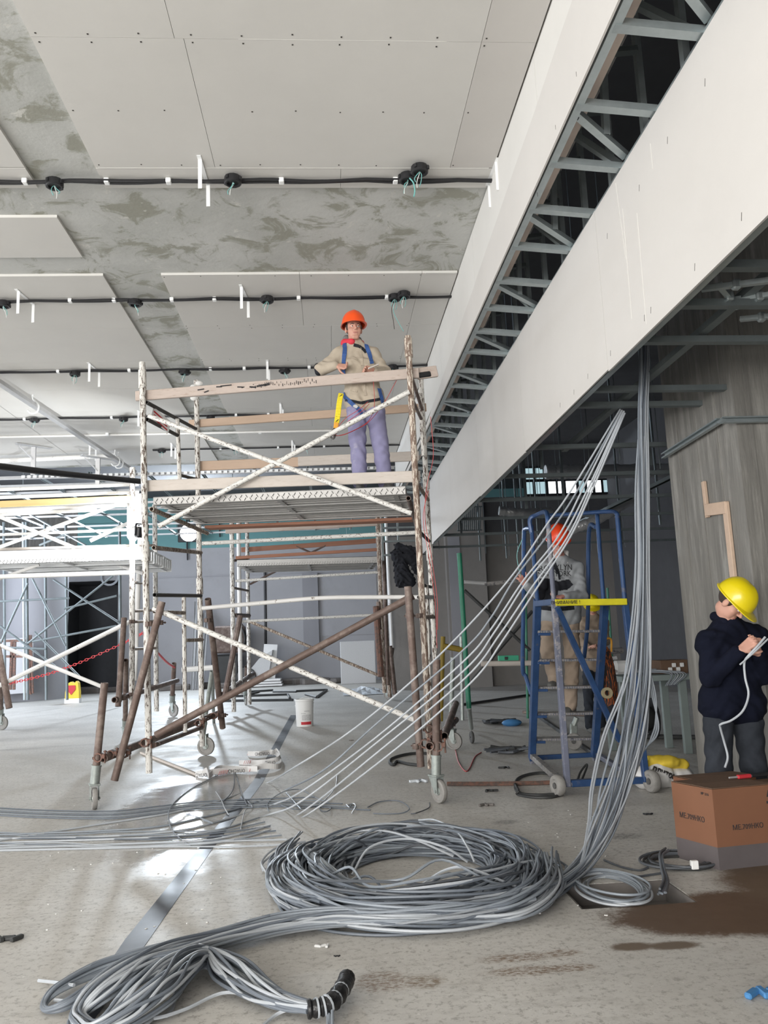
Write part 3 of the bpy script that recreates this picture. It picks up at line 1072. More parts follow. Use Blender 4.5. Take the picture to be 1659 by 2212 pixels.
# small black cable tail hanging in the slot
p = PZ(1246, 215, 4.7)
obj('cable_tail', MB().tube(spline([p + Vector((.02, .03, .14)), p + Vector((.015, .01, .05)), p, p + Vector((-.01, 0, -.07))]), .009), M['black'], bk)
obj('cable_plug', MB().bbox(p + Vector((-.012, 0, -.10)), (.03, .03, .07), .006), M['black'], bk)

# =================================================================== LINES OF CONDUIT, BOXES AND HANGERS ON THE CEILING
zt = ZC - .02
ORD = ['nearest', 'second', 'third', 'fourth', 'fifth']
lines = [
    ((-60, 391, 1075, 382), [(52, 387), (228, 384), (362, 383), (607, 378), (856, 375)], 'black'),
    ((-60, 651, 985, 637), [(150, 646), (245, 645), (370, 643), (462, 641), (645, 640), (836, 637)], 'black'),
    ((-60, 805, 935, 787), [(124, 800), (280, 800), (455, 797), (528, 796), (668, 794)], 'black'),
    ((-60, 907, 905, 890), [(52, 904), (114, 902), (240, 900), (329, 900), (510, 896), (580, 895)], 'black'),
    ((330, 972, 900, 962), [(475, 966), (600, 963), (700, 961)], 'black'),
]
cond_obs = []
for i, (ln, clips, m_) in enumerate(lines):
    a, b_ = PZ(ln[0], ln[1], zt), PZ(ln[2], ln[3], zt)
    b_.y = a.y + (b_.y - a.y) * .3
    t = thing('conduit_run', ORD[i] + ' of the five twin black conduits clipped across the ceiling', 'conduit', lin(a, b_, .5), 'black conduit runs on the ceiling')
    for s_ in (-1, 1):
        pts = []
        for k in range(40):
            f_ = k / 39
            p = lin(a, b_, f_)
            sag = -.012 * abs(math.sin(f_ * 17 + i)) * (1 if i < 4 else .5)
            pts.append(p + Vector((0, s_ * .014 + .008 * math.sin(f_ * 23 + s_), sag)))
        obj('conduit', MB().tube(pts, .0135, 7), M['black'], t, True)
    for q in clips:
        p = PZ(*q, zt)
        p.y = a.y + (b_.y - a.y) * ((p.x - a.x) / (b_.x - a.x))
        c = MB().bbox(p + Vector((0, 0, -.006)), (.045, .062, .042), .006)
        c.box(p + Vector((0, .04, .017)), (.04, .05, .006))
        obj('clip', c, M['whitemetal'], t)
    cond_obs.append((a, b_))

# grey-white conduit crossing farther back
a, b_ = PZ(-40, 945, zt), PZ(720, 930, zt)
t = thing('white_conduit', 'single pale conduit clipped across the ceiling between the black runs', 'conduit', lin(a, b_, .5))
obj('conduit', MB().tube([a, b_], .02), M['whitetube'], t, True)
for q in ((232, 938), (562, 934)):
    obj('clip', MB().bbox(PZ(*q, zt), (.06, .07, .06), .008), M['whitemetal'], t)

# junction boxes: round black boxes with wire tails
jb = thing('junction_box', '', 'junction box', (0, 0, 0), 'black junction boxes on the ceiling')
bx = MB().lathe([(0, 0), (.070, 0), (.074, -.008), (.074, -.055), (.066, -.062), (.052, -.062), (.050, -.045), (0, -.045)], (0, 0, 0), n=14)
for k in range(4):
    an = k * math.pi / 2 + .4
    bx.box((math.cos(an) * .078, math.sin(an) * .078, -.03), (.018, .022, .03), Matrix.Rotation(an, 3, 'Z'))
obj('box_body', bx, M['black'], jb, True)
for sgn, L_, mname in ((-1, .10, 'wiregreen'), (1, .07, 'wiregreen'), (.3, .12, 'wirewhite')):
    obj('wire', MB().tube(spline([(0, 0, -.045), (.02 * sgn, 0, -.07), (.035 * sgn, -.03, -.07 - L_ * .5), (.02 * sgn, -.035, -.06 - L_)], 5), .0035, 5), M[mname], jb, True)
boxes = [
    (118, 390, 'leftmost black junction box on the nearest conduit run', 'g'), (503, 383, 'black junction box at the middle of the nearest conduit run', 'g'),
    (880, 378, 'black junction box with a long green tail at the right of the nearest run', 'g'), (906, 360, 'black junction box set just above another at the right of the nearest run', 'n'),
    (8, 652, 'black junction box at the left picture edge on the second run', 'g'), (292, 649, 'black junction box under the bare concrete strip on the second run', 'g'),
    (577, 642, 'black junction box in the middle of the second run', 'g'), (852, 638, 'black junction box with long hanging wires above the worker', 'g'), (872, 632, 'right one of the paired junction boxes above the worker', 'n'),
    (162, 803, 'black junction box on the third run left of the tall scaffold post', 'w'), (399, 800, 'black junction box on the third run behind the scaffold rail', 'w'),
    (615, 797, 'black junction box on the third run left of the worker\'s elbow', 'w'), (848, 790, 'black junction box on the third run behind the worker\'s shoulder', 'n'),
    (75, 904, 'leftmost black junction box on the fourth run', 'w'), (267, 902, 'black junction box on the fourth run over the bright patch of ceiling', 'w'), (455, 898, 'black junction box on the fourth run under the second plank', 'w'),
    (349, 971, 'left black junction box on the fifth run', 'w'), (508, 966, 'middle black junction box on the fifth run', 'w'), (660, 963, 'right black junction box on the fifth run beside the worker\'s trousers', 'n')]
for i, (px, py, lb, kind) in enumerate(boxes):
    p = PZ(px, py, ZC - .028)
    r = jb if i == 0 else dup(jb, p)
    r.location = p
    r.rotation_euler = (0, 0, random.uniform(0, 6))
    r['label'] = lb
# two long loose tails
t = thing('hanging_wire', 'pair of long thin wires hanging from the ceiling beside the worker', 'wire', PZ(852, 645, ZC - .1))
for (q, mname) in ((((852, 650), (846, 668), (850, 695), (852, 711)), 'screw'), (((853, 650), (850, 672), (860, 695), (872, 716)), 'wiregreen')):
    obj('wire', MB().tube(spline([PY(a_, b2, PZ(852, 640, ZC - .05).y - .02 * k) for k, (a_, b2) in enumerate(q)], 6), .004, 5), M[mname], t, True)
t = obj('green_wire', MB().tube(spline([PY(885, 385, 6.35), PY(893, 395, 6.33), PY(896, 412, 6.33), PY(894, 425, 6.33)], 6), .006, 6), M['wiregreen'], smooth=True, loc=PY(885, 385, 6.35))
tag(t, 'green wire tail hanging from the right end of the nearest run', 'wire')

# white U-shaped hanger brackets
hb = thing('hanger_bracket', '', 'bracket', (0, 0, 0), 'white hanger brackets on the ceiling')
obj('base_strap', MB().box((0, 0, -.002), (.032, .40, .003)).box((0, -.2, -.002), (.034, .05, .004)), M['whitemetal'], hb)
obj('prong', MB().box((0, -.165, -.13), (.032, .003, .26)).box((-.0145, -.162, -.13), (.003, .008, .26)), M['whitemetal'], hb)
obj('prong', MB().box((0.012, .165, -.115), (.032, .003, .23)).box((-.0025, .168, -.115), (.003, .008, .23)), M['whitemetal'], hb)
brs = [((432, 342), 'white hanger bracket over the middle of the nearest conduit run'), ((1072, 347), 'white hanger bracket where the nearest conduit run meets the bulkhead'),
       ((524, 618), 'white hanger bracket at the middle of the second conduit run'), ((986, 615), 'white hanger bracket where the second run meets the bulkhead'),
       ((42, 628), 'white hanger bracket at the left end of the second run'), ((195, 785), 'white hanger bracket left of the tall scaffold post on the third run'),
       ((576, 780), 'white hanger bracket on the third run above the inked plank'), ((938, 770), 'white hanger bracket where the third run meets the bulkhead'),
       ((298, 888), 'white hanger bracket on the fourth run beside the scaffold post'), ((606, 872), 'white hanger bracket on the fourth run above the second plank'),
       ((370, 958), 'white hanger bracket on the fifth run behind the scaffold'), ((632, 952), 'white hanger bracket on the fifth run near the crossing of the braces'), ((194, 962), 'white hanger bracket beside the far white pipe')]
for i, (q, lb) in enumerate(brs):
    p = PZ(*q, ZC - .001) + Vector((0, .18, 0))
    r = hb if i == 0 else dup(hb, p)
    r.location = p
    r.rotation_euler = (0, 0, random.uniform(-.12, .12))
    r['label'] = lb

# long suspended track with hooks at the left
a, b_ = PZ(-30, 812, 5.28), PZ(290, 1022, 5.2)
t = thing('suspended_track', 'long pale metal track hung on hooks under the ceiling at the left', 'track', lin(a, b_, .5))
obj('track_rail', MB().chan(a, b_, .09, .06, .006, (0, 0, 1)), M['alu'], t)
for q, tt in (((43, 850), .2), ((240, 985), .80), ((230, 978), .74)):
    p = lin(a, b_, (q[0] + 30) / 320)
    obj('hook', MB().tube(spline([p + Vector((0, 0, .22)), p + Vector((.0, .01, .12)), p + Vector((.09, 0, .02)), p + Vector((.07, 0, -.09)), p + Vector((-.02, 0, -.11)), p + Vector((-.07, 0, -.06))], 5), .014, 6), M['whitemetal'], t, True)
# pale pipe and black pipe lower down
a, b_ = PY(-30, 997, 16.4), PY(236, 985, 16.2)
t = thing('white_pipe', 'fat white pipe ending under the ceiling at the far left', 'pipe', lin(a, b_, .5))
obj('pipe', MB().pipe(a, b_, .05), M['whitetube'], t, True)
obj('pipe_cap', MB().tube([b_, b_ + (b_ - a).normalized() * .12], .065, 10), M['whitemetal'], t, True)
a, b_ = PY(-40, 1003, 9.5), PY(312, 1041, 12.0)
o = obj('black_pipe', MB().tube(spline([a, lin(a, b_, .5) + Vector((0, 0, -.01)), b_], 8), .042, 10), M['black'], smooth=True, loc=lin(a, b_, .5))
tag(o, 'thick black pipe slanting across the left side below the ceiling', 'pipe')
# T-shaped posts
for k, (q, lb) in enumerate((((72, 965), 'grey T-shaped hanger under the ceiling at the far left'), ((211, 990), 'grey T-shaped hanger right of the far white pipe'))):
    p = PY(*q, 15.6)
    t = thing('ceiling_strut', lb, 'strut', p, 'T-shaped ceiling struts')
    obj('head_plate', MB().bar(p + Vector((-.25, -.2, .02)), p + Vector((.25, .25, .02)), .10, .02), M['alu'], t)
    obj('stem', MB().chan(p, p + Vector((0, 0, -.55)), .08, .06, .005, (0, 1, 0)), M['alu'], t)
    obj('brace', MB().bar(p + Vector((-.22, -.1, 0)), p + Vector((0, 0, -.25)), .02, .02), M['alu'], t)

# steel grid of the farther, unboarded ceiling
g = thing('ceiling_grid', 'bare galvanised grid of the unfinished ceiling beyond the boards', 'ceiling grid', (-5, 22, 5.3))
for i, yv in enumerate((17.9, 18.9, 20.0, 21.2, 22.4, 23.6, 25, 26.4, 28)):
    x1 = 1.6 if i % 3 == 0 else (-1.2 if i % 3 == 1 else .4)
    obj('channel', MB().chan((-13.5, yv, 5.28 + .05 * (i % 3)), (x1, yv, 5.32 + .05 * (i % 3)), .07, .05, .004, (0, -1, 0) if i == 0 else (0, 0, -1)), M['alu'], g)
for xv in (-12.4, -11.2, -10, -8.8, -7.6, -6.4, -5.2, -4, -2.8, -1.6, -.4, .8):
    obj('cross_channel', MB().chan((xv, 17.85, 5.40), (xv, 28.2, 5.40), .06, .05, .004, (0, 0, -1)), M['steel'], g)
hol = MB()
for k in range(64):
    x = -6.6 + k * .125
    if x < 1.5:
        hol.box((x, 17.815, 5.31), (.075, .012, .055))
for xv in (-9.4, -7, -4.6, -2.2, .2):
    obj('drop_rod', MB().tube([(xv, 18.9, 5.35), (xv, 18.9, 7.4)], .008, 5), M['steel_dull'], g)
obj('slot', hol, M['whitemetal'], g, label='bright punched slots of the edge channel', kind='stuff')

# =================================================================== STEEL GRID, DUCTS AND RODS OVER THE RIGHT SIDE
zg = 3.38
g = thing('ceiling_frame', 'dark bare steel ceiling frame over the right side below the slab', 'ceiling frame', (4, 6, zg))
for i, q in enumerate(((1560, 582), (1470, 664), (1400, 742), (1330, 846), (1290, 880))):
    yv = PZ(*q, zg).y
    obj('channel', MB().chan((XB1 + .05, yv, zg), (8.6, yv + .1, zg - .02), .062, .045, .004, (0, 0, 1)), M['steel_dull'], g)
for yv in (8.2, 9.7, 11.4, 13.2, 15.2, 17.2):
    obj('channel', MB().chan((XB1 + .05, yv, zg), (8.6, yv, zg), .062, .045, .004, (0, 0, 1)), M['steel_dull'], g)
for q, y0, y1 in (((1659, 600), 3.4, 8.6), ((1500, 1010), 6, 17), ((1640, 940), 6, 17)):
    pa = PZ(*q, zg + .06)
    obj('main_channel', MB().chan((pa.x, y0, zg + .06), (pa.x + .05, y1, zg + .06), .062, .045, .004, (0, 0, 1)), M['steel_dull'], g)
a, b_ = PX(1437, 985, cx0 - .05), PX(1558, 909, cx0 - .05)
obj('wall_channel', MB().chan(a, b_, .05, .04, .004, (-1, 0, 0)), M['steel'], g)
a2 = PY(1558, 909, cy0 - .05)
obj('wall_channel', MB().chan(a2, a2 + Vector((1.2, 0, .0)), .05, .04, .004, (0, -1, 0)), M['steel'], g)
for q, dxy in (((1590, 615), (.16, -.10)), ((1575, 640), (.12, .12)), ((1645, 685), (.10, -.08)), ((1640, 640), (.18, -.12))):
    p = PZ(*q, zg + .05)
    obj('connector', MB().bar(p + Vector((-dxy[0], -dxy[1], .02)), p + Vector((dxy[0], dxy[1], -.02)), .035, .03).bbox(p, (.05, .05, .06), .01), M['steel'], g)
rods = MB()
for i in range(34):
    x, yv = random.uniform(2.3, 7.0), random.uniform(8, 22)
    rods_ = MB().chan((x, yv, zg + random.choice((0, 0, .1))), (x, yv, 7.35), .05, .035, .004, (1, 0, 0)) if i % 2 else MB().tube([(x, yv, zg), (x, yv, 7.38)], .006, 5)
    obj('hanger_rod', rods_, M['steel_dull'], g)

def duct(P, r, lb, grp='foil ducts above the right side'):
    pts = spline(P, 14)
    rs = [r * (1 + .07 * math.sin(i * 2.4) + .05 * math.sin(i * 7.3)) for i in range(len(pts))]
    o = obj('foil_duct', MB().tube(pts, rs, 14), M['foil'], smooth=True, loc=pts[len(pts) // 2])
    tag(o, lb, 'duct', grp)


duct([PY(1178, 1020, 18), PY(1250, 1019, 18), PY(1340, 1018, 18.2), PY(1460, 1016, 18.5)], .165, 'wide crinkled foil air duct in front of the high windows')
duct([PY(1078, 1103, 17), PY(1130, 1108, 17), PY(1190, 1106, 17.2)], .10, 'short crinkled foil air duct left of the man with the red hard hat')
duct([PY(1225, 1148, 13), PY(1290, 1122, 13), PY(1345, 1090, 13.3), PY(1400, 1068, 14)], .085, 'slanting foil air duct above the blue rolling ladder')
# louvred grille panel by the end of the bulkhead
a = PY(1010, 1120, 20)
t = thing('wall_grille', 'dark ribbed grille panel under the far end of the bulkhead', 'grille', a)
for k in range(12):
    obj('rib', MB().bar(a + Vector((-.25 + k * .05, 0, -.3)), a + Vector((-.2 + k * .05, 0, .3)), .02, .03), M['steel_dull'], t)
obj('grille_frame', MB().bar(a + Vector((-.28, .02, -.3)), a + Vector((.36, .02, -.3)), .03, .03).bar(a + Vector((-.28, .02, .3)), a + Vector((.4, .02, .3)), .03, .03), M['steel_dull'], t)
# =================================================================== SCAFFOLDS
def caster_parts(parent, base, wheel_r, heading, stem_top, stem_r=.03, wheelmat='wheelgrey', pipe_mat='rust'):
    """swivel caster standing on the floor at base: stem pipe, socket, fork and wheel"""
    base = Vector(base)
    base.z = 0
    stem_top = Vector(stem_top)
    wr_ = wheel_r
    R = Matrix.Rotation(heading, 3, 'Z')
    wc = base + Vector((0, 0, wr_))
    sp = lin(wc, stem_top, .0)
    piv = wc + R @ Vector((0, .35 * wr_, wr_ * 1.25))
    fork = MB()
    for s_ in (-1, 1):
        pl = [wc + R @ Vector((s_ * .034, y, z)) for y, z in ((-.022, -.02), (.022, -.02), (.10, wr_ * 1.2), (-.02, wr_ * 1.2))]
        fork.prism(pl, R @ Vector((s_ * .006, 0, 0)))
    fork.bbox(piv + Vector((0, 0, .0)), (.10, .13, .018), .004, R)
    fork.tube([wc + R @ Vector((-.05, 0, 0)), wc + R @ Vector((.05, 0, 0))], .012, 8)
    f = obj('caster_fork', fork, M['galv'], parent, True)
    wh = MB().lathe([(.012, -.018), (wr_ * .45, -.012), (wr_ * .72, -.016), (wr_ * .78, -.024), (wr_ * .96, -.02), (wr_, -.008), (wr_, .008), (wr_ * .96, .02), (wr_ * .78, .024), (wr_ * .72, .016), (wr_ * .45, .012), (.012, .018)], wc, R @ Matrix.Rotation(math.pi / 2, 3, 'Y'), 22)
    obj('wheel', wh, M[wheelmat], f, True)
    hub = MB().lathe([(0, -.026), (wr_ * .3, -.026), (wr_ * .34, -.02), (wr_ * .34, .02), (wr_ * .3, .026), (0, .026)], wc, R @ Matrix.Rotation(math.pi / 2, 3, 'Y'), 12)
    obj('wheel_hub', hub, M['galv'], f, True)
    up = (stem_top - piv).normalized()
    obj('caster_socket', MB().tube([piv, piv + up * .17], [stem_r * 1.22, stem_r * 1.22], 12).tube([piv + up * .165, piv + up * .18], stem_r * 1.35, 12), M['galv'], parent, True)
    obj('stem_pipe', MB().pipe(piv + up * .14, stem_top, stem_r), M[pipe_mat], parent, True)


def clamp(parent, p, size=.05, m='rustred', d=(0, 1, 0)):
    R = frame(d)
    p = Vector(p)
    s = size
    b = MB()
    b.pipe(p + R @ Vector((0, -s * .55, 0)), p + R @ Vector((0, s * .55, 0)), s * .92, s * .66, 8)
    b.bbox(p + R @ Vector((s * 1.0, 0, s * .2)), (s * .7, s * 1.0, s * .9), s * .12, R)
    b.bbox(p + R @ Vector((-s * .95, 0, -s * .1)), (s * .55, s * .9, s * .5), s * .1, R)
    b.tube([p + R @ Vector((s * 1.2, 0, -s * 1.1)), p + R @ Vector((s * 1.2, 0, s * 1.3))], s * .16, 6)
    b.bbox(p + R @ Vector((s * 1.2, 0, s * 1.05)), (s * .5, s * .5, s * .3), s * .06, R)
    return obj('clamp', b, M[m], parent)


def plank(parent, a, b_, h, th, m, name='plank', up=(0, 0, 1), label=None):
    return obj(name, MB().bar(a, b_, th, h, up, .006), M[m], parent, label=label)


def deck(parent, A, B, depth_vec, th=.075, n=3, m='alu'):
    """row of checker-plate deck boards from A (left) to B (right)"""
    A, B, D = Vector(A), Vector(B), Vector(depth_vec)
    for i in range(n):
        o1, o2 = D * (i / n), D * ((i + .93) / n)
        d = MB()
        up = Vector((0, 0, 1))
        d.prism([A + o1 + up * th, B + o1 + up * th, B + o2 + up * th, A + o2 + up * th], (0, 0, -.008))
        for o in (o1, o2 - D.normalized() * .012):
            d.prism([A + o, B + o, B + o + up * th, A + o + up * th], D.normalized() * .012)
        for o in (o1, o2 - D.normalized() * .05):
            d.prism([A + o, B + o, B + o + D.normalized() * .05, A + o + D.normalized() * .05], (0, 0, .006))
        for k in range(3):
            o = D * ((i + .93 * (k + 1) / 4) / n)
            d.bar(A + o + up * (th * .5), B + o + up * (th * .5), .035, th * .7)
        for f_ in (.04, .5, .96):
            p = lin(A, B, f_)
            d.bar(p + o1 + up * .02, p + o2 + up * .02, .05, .03)
        db = obj('deck_board', d, M[m], parent)
        if i == 0:
            ch = MB()
            L_ = (B - A).length
            cnt = int(L_ / .055)
            for k in range(cnt):
                f_ = (k + .5) / cnt
                for r_ in range(2):
                    p = lin(A, B, f_ + (.25 / cnt if r_ else 0)) + up * (.022 + .03 * r_) - D.normalized() * .002
                    dirv = (B - A).normalized() * .5 + up * (.8 if (k + r_) % 2 else -.8)
                    ch.bar(p - dirv * .017, p + dirv * .017, .005, .011, D)
            obj('tread_pattern', ch, M['rubber'], db, kind='stuff')


# ------------------------------------------------------------------ the main mobile scaffold
YFL, YFR, YRL, YRR = 8.4, 7.95, 10.3, 9.9
def Yat(f_, back=0.0):
    return lin(Vector((YFL, 0, 0)), Vector((YFR, 0, 0)), f_).x + back
S1 = thing('mobile_scaffold', 'tall mobile tube scaffold with flaking white paint that the worker in khaki stands on', 'scaffold', PZ(560, 1640))
FL0, FL1 = PY(322, 1670, YFL), PY(307, 783, YFL)
FR0, FR1 = PY(931, 1660, YFR), PY(881, 726, YFR)
RL0, RL1 = PY(437, 1612, YRL), PY(424, 822, YRL)
RR0, RR1 = PY(949, 1600, YRR), PY(909, 815, YRR)
PR = .033
def post(p0, p1, m, collars=(), r=PR):
    obj('post', MB().pipe(p0, p1, r, n=12), M[m], S1, True)
    for c in collars:
        p = lin(p0, p1, c)
        d = (p1 - p0).normalized()
        obj('post_collar', MB().pipe(p - d * .1, p + d * .1, r * 1.28, r * .9, 12), M[m], S1, True)
post(FL0, FL1, 'peel', (.52, .955))
post(FR0, FR1, 'peelbrown', (.97,))
post(RL0, RL1, 'peel', (.42,))
post(RR0, RR1, 'peel', (.5, .7))
# inner ladder posts of the end frames
YM = 9.35
for q in (((400, 1582), (397, 1290)), ((388, 1037), (383, 905))):
    obj('frame_post', MB().pipe(PY(*q[0], YM), PY(*q[1], YM), .024, n=9), M['peel'], S1, True)
for q in (((931, 1585), (921, 1262)), ((915, 985), (907, 850))):
    obj('frame_post', MB().pipe(PY(*q[0], 8.9), PY(*q[1], 8.9), .026, n=9), M['peel'], S1, True)
# rungs and frame bars (px, Y)
bars = [((316, 869), YFL, (424, 927), YRL, .022, 'screw'), ((318, 906), YFL, (384, 941), YM, .022, 'screw'), ((386, 1026), YM, (428, 1036), YRL, .02, 'screw'),
        ((332, 1183), YFL, (434, 1194), YRL, .024, 'peelbrown'), ((334, 1285), YFL, (434, 1287), YRL, .022, 'screw'), ((334, 1321), YFL, (398, 1324), YM, .022, 'peelbrown'),
        ((400, 1383), YM, (437, 1382), YRL, .022, 'peelbrown'), ((327, 1612), YFL, (437, 1571), YRL, .026, 'rust'),
        ((889, 815), YFR, (912, 885), 8.9, .02, 'rust'), ((890, 862), YFR, (910, 905), 8.9, .02, 'rust'), ((898, 1040), YFR, (925, 1080), YRR, .022, 'peelbrown'), ((902, 1145), YFR, (927, 1169), YRR, .02, 'screw'),
        ((905, 1262), YFR, (930, 1268), YRR, .02, 'screw'), ((905, 1290), YFR, (938, 1290), YRR, .024, 'whitetube'), ((912, 1333), YFR, (938, 1333), YRR, .02, 'peelbrown')]
for a, ya, b_, yb, r, m in bars:
    obj('rung', MB().pipe(PY(*a, ya), PY(*b_, yb), r, n=8), M[m], S1, True)
# long braces (front plane, rear plane)
FO = -.06
br_ = [((321, 898), YFL + FO, (889, 1109), YFR + FO, .024, 'peelh'), ((343, 1137), YFL + FO, (884, 846), YFR + FO, .026, 'peelh'),
       ((331, 1314), YFL + FO, (905, 1559), YFR + FO, .027, 'peelh'), ((437, 1174), YRL - .05, (926, 1149), YRR - .05, .026, 'peelh'),
       ((337, 1588), YFL - .10, (893, 1287), YFR - .10, .036, 'rust')]
for a, ya, b_, yb, r, m in br_:
    obj('brace', MB().pipe(PY(*a, ya), PY(*b_, yb), r, n=10), M[m], S1, True)
pts = [PY(437, 1314, YRL - .05), PY(560, 1303, 10.1), PY(690, 1292, 10.0), PY(800, 1290, 9.95), PY(930, 1290, YRR - .05)]
obj('brace', MB().tube(spline(pts, 6), .027, 10), M['whitetube'], S1, True, label='slightly bent white horizontal tube')
# guard planks and toe boards
plank(S1, PY(293, 856, YFL + .075), PY(905, 806, YFR + .075), .108, .035, 'wood', 'guard_plank', label='dusty upper guard plank with black ink marks')
plank(S1, PY(900, 808, YFR + .12), PY(944, 802, YFR + .16), .12, .035, 'wood', 'guard_plank')
plank(S1, PY(408, 916, YRL + .06), PY(921, 880, YRR + .06), .105, .035, 'woodclean', 'guard_plank', label='cleaner pine guard plank at the rear')
plank(S1, PY(428, 1007, YRL + .07), PY(645, 998, 10.2), .125, .03, 'woodclean', 'toe_board')
plank(S1, PY(644, 997, 10.17), PY(905, 985, YRR + .06), .125, .03, 'woodpale', 'toe_board')
plank(S1, PY(309, 1050, YFL + .07), PY(908, 1029, YFR + .07), .118, .03, 'woodpale', 'toe_board')
# ink marks and brand scrawl on the upper plank, its taped end
gpa, gpb = PY(293, 856, YFL + .055), PY(905, 806, YFR + .055)
gx, gz = (gpb - gpa).normalized(), Vector((0, 0, 1))
ink = MB()
for k in range(34):
    f_ = .415 + .235 * k / 34
    p = lin(gpa, gpb, f_) + gz * random.uniform(-.012, .026) + Vector((0, -.0035, 0))
    hgt = random.uniform(.008, .04)
    ink.bar(p - gz * hgt / 2, p + gz * hgt / 2, random.uniform(.003, .008), .002, (0, 1, 0))
for f_, ln, dz, hgt in ((.235, .07, .012, .012), (.255, .05, -.02, .012), (.30, .06, .03, .012), (.325, .12, .034, .012), (.375, .06, .01, .012), (.385, .03, -.004, .010), (.42, .07, .0, .016), (.45, .10, .0, .018), (.47, .06, .004, .024)):
    p = lin(gpa, gpb, f_) + gz * dz + Vector((0, -.0035, 0))
    ink.bar(p - gx * ln / 2, p + gx * ln / 2 + gz * random.uniform(-.01, .015), .002, hgt)
obj('ink_marks', ink, M['ink'], S1, label='worn black lettering and smears on the plank')
te = PY(916, 806, YFR + .11)
obj('tape_wrap', MB().bar(PY(903, 812, YFR + .12), PY(930, 808, YFR + .14), .05, .06, (0, 0, 1), .01), M['tape'], S1)
rag = MB()
for k in range(5):
    rag.ball(PY(425 + random.uniform(-8, 8), 828 + k * 8, YRL - .03), (.05, .03, .035), n=7, m=5)
obj('paper_rag', rag, M['whitedust'], S1, True)
# decks
dA = PY(331, 1090, YFL + .06)
dB = PY(876, 1069, YFR + .06)
dz = (dA.z + dB.z) / 2
dA.z = dz + .02
dB.z = dz - .02
DEPTH = (lin(RL0, RR0, .5) - lin(FL0, FR0, .5))
DEPTH.z = 0
deck(S1, dA, dB, DEPTH.normalized() * 1.5, .085, 3, 'deckalu')
obj('deck_bearer', MB().pipe(dA + Vector((.0, 0, -.05)) - DEPTH.normalized() * .05, dA + Vector((0, 0, -.05)) + DEPTH * .98, .026), M['peelbrown'], S1, True)
obj('deck_bearer', MB().pipe(dB + Vector((.03, 0, -.05)) - DEPTH.normalized() * .05, dB + Vector((.03, 0, -.05)) + DEPTH * .98, .026), M['rust'], S1, True)
obj('deck_plank', MB().bar(dA + Vector((.1, 0, -.03)) + DEPTH * .80, dB + Vector((0, 0, -.03)) + DEPTH * .80, .2, .035, (0, 0, 1), .005), M['woodred'], S1, label='reddish plank under the rear of the deck')
DECKZ = dz + .085
# small notice plate on the left frame
sg = PY(347, 907, 8.75)
obj('notice_plate', MB().bar(sg + Vector((-.07, -.12, .05)), sg + Vector((.07, .14, -.05)), .004, .15, (0, 0, 1)), M['plasticwhite'], S1, label='small white notice plate with red print')
for k in range(3):
    obj('notice_print', MB().bar(sg + Vector((-.05, -.10, .07 - .04 * k)), sg + Vector((.05, .10, -.01 - .04 * k)), .007, .014, (0, 0, 1)), M['redink'], S1)
# outriggers, stabiliser pipes and casters
cFL, cRL, cFR, cRR = PZ(204, 1748), PZ(445, 1632), PZ(950, 1735), PZ(982, 1620)
sFL, sRL, sFR, sRR = PY(226, 1475, cFL.y - .02), PY(458, 1450, cRL.y - .35), PY(943, 1425, cFR.y), PY(978, 1420, cRR.y - .1)
caster_parts(S1, cFL, .098, .35, sFL, .036)
caster_parts(S1, cRL, .125, 1.3, sRL, .03, pipe_mat='galv')
caster_parts(S1, cFR, .105, .5, sFR, .036)
caster_parts(S1, cRR, .115, 1.0, sRR, .03, pipe_mat='galv')
oA, oB = PY(224, 1638, cFL.y), PY(471, 1541, cRL.y - .4)
obj('outrigger', MB().pipe(oA, oB, .04, n=12), M['rust'], S1, True)
oC, oD = PY(928, 1612, cFR.y - .03), PY(985, 1555, cRR.y - .1)
obj('outrigger', MB().pipe(oC, oD, .04, n=12), M['rust'], S1, True)
for a, ya, b_, yb, r, m in (((247, 1686), 8.2, (350, 1300), 8.28, .036, 'rust'), ((481, 1572), cRL.y - .45, (449, 1294), YRL - .07, .04, 'rust'), ((909, 1656), 7.75, (881, 1267), 7.75, .036, 'rust'), ((960, 1590), 8.2, (985, 1520), 10.6, .04, 'rust')):
    obj('stabiliser_pipe', MB().pipe(PY(*a, ya), PY(*b_, yb), r, n=12), M[m], S1, True)
for q, yv, s_ in (((214, 1636), cFL.y, .055), ((240, 1630), 8.25, .055), ((268, 1628), 8.3, .055), ((314, 1604), 8.36, .055), ((333, 1608), 8.42, .045), ((430, 1562), 10.2, .055), ((440, 1555), 10.3, .05), ((462, 1546), 10.9, .055), ((482, 1545), 11.0, .05),
                  ((322, 1348), YFL - .04, .05), ((345, 1345), YFL - .08, .045), ((448, 1340), YRL - .05, .05), ((938, 1594), 7.62, .06), ((918, 1606), 7.7, .055), ((946, 1612), 7.55, .06), ((900, 1612), 7.75, .05), ((885, 1330), 7.8, .05), ((906, 1330), YFR - .02, .045), ((972, 1560), 10.4, .055), ((930, 1332), 9.5, .045), ((927, 1575), 7.8, .055)):
    clamp(S1, PY(*q, yv), s_ * .9, 'rustred' if s_ > .05 else 'rust', (0, 0, 1) if s_ < .052 else (.2, 1, 0))

# red wires tangled along the right posts
t = thing('red_wire', 'thin red wires drooping along the right scaffold posts', 'wire', PY(935, 1150, 7.8))
for q in (((930, 900), (936, 985), (922, 1050), (918, 1120), (930, 1190), (944, 1290), (945, 1360)), ((925, 1060), (914, 1120), (926, 1200), (940, 1300), (944, 1400))):
    obj('wire', MB().tube(spline([PY(*p, 7.82) for p in q], 6), .003, 5), M['redwire'], t, True)

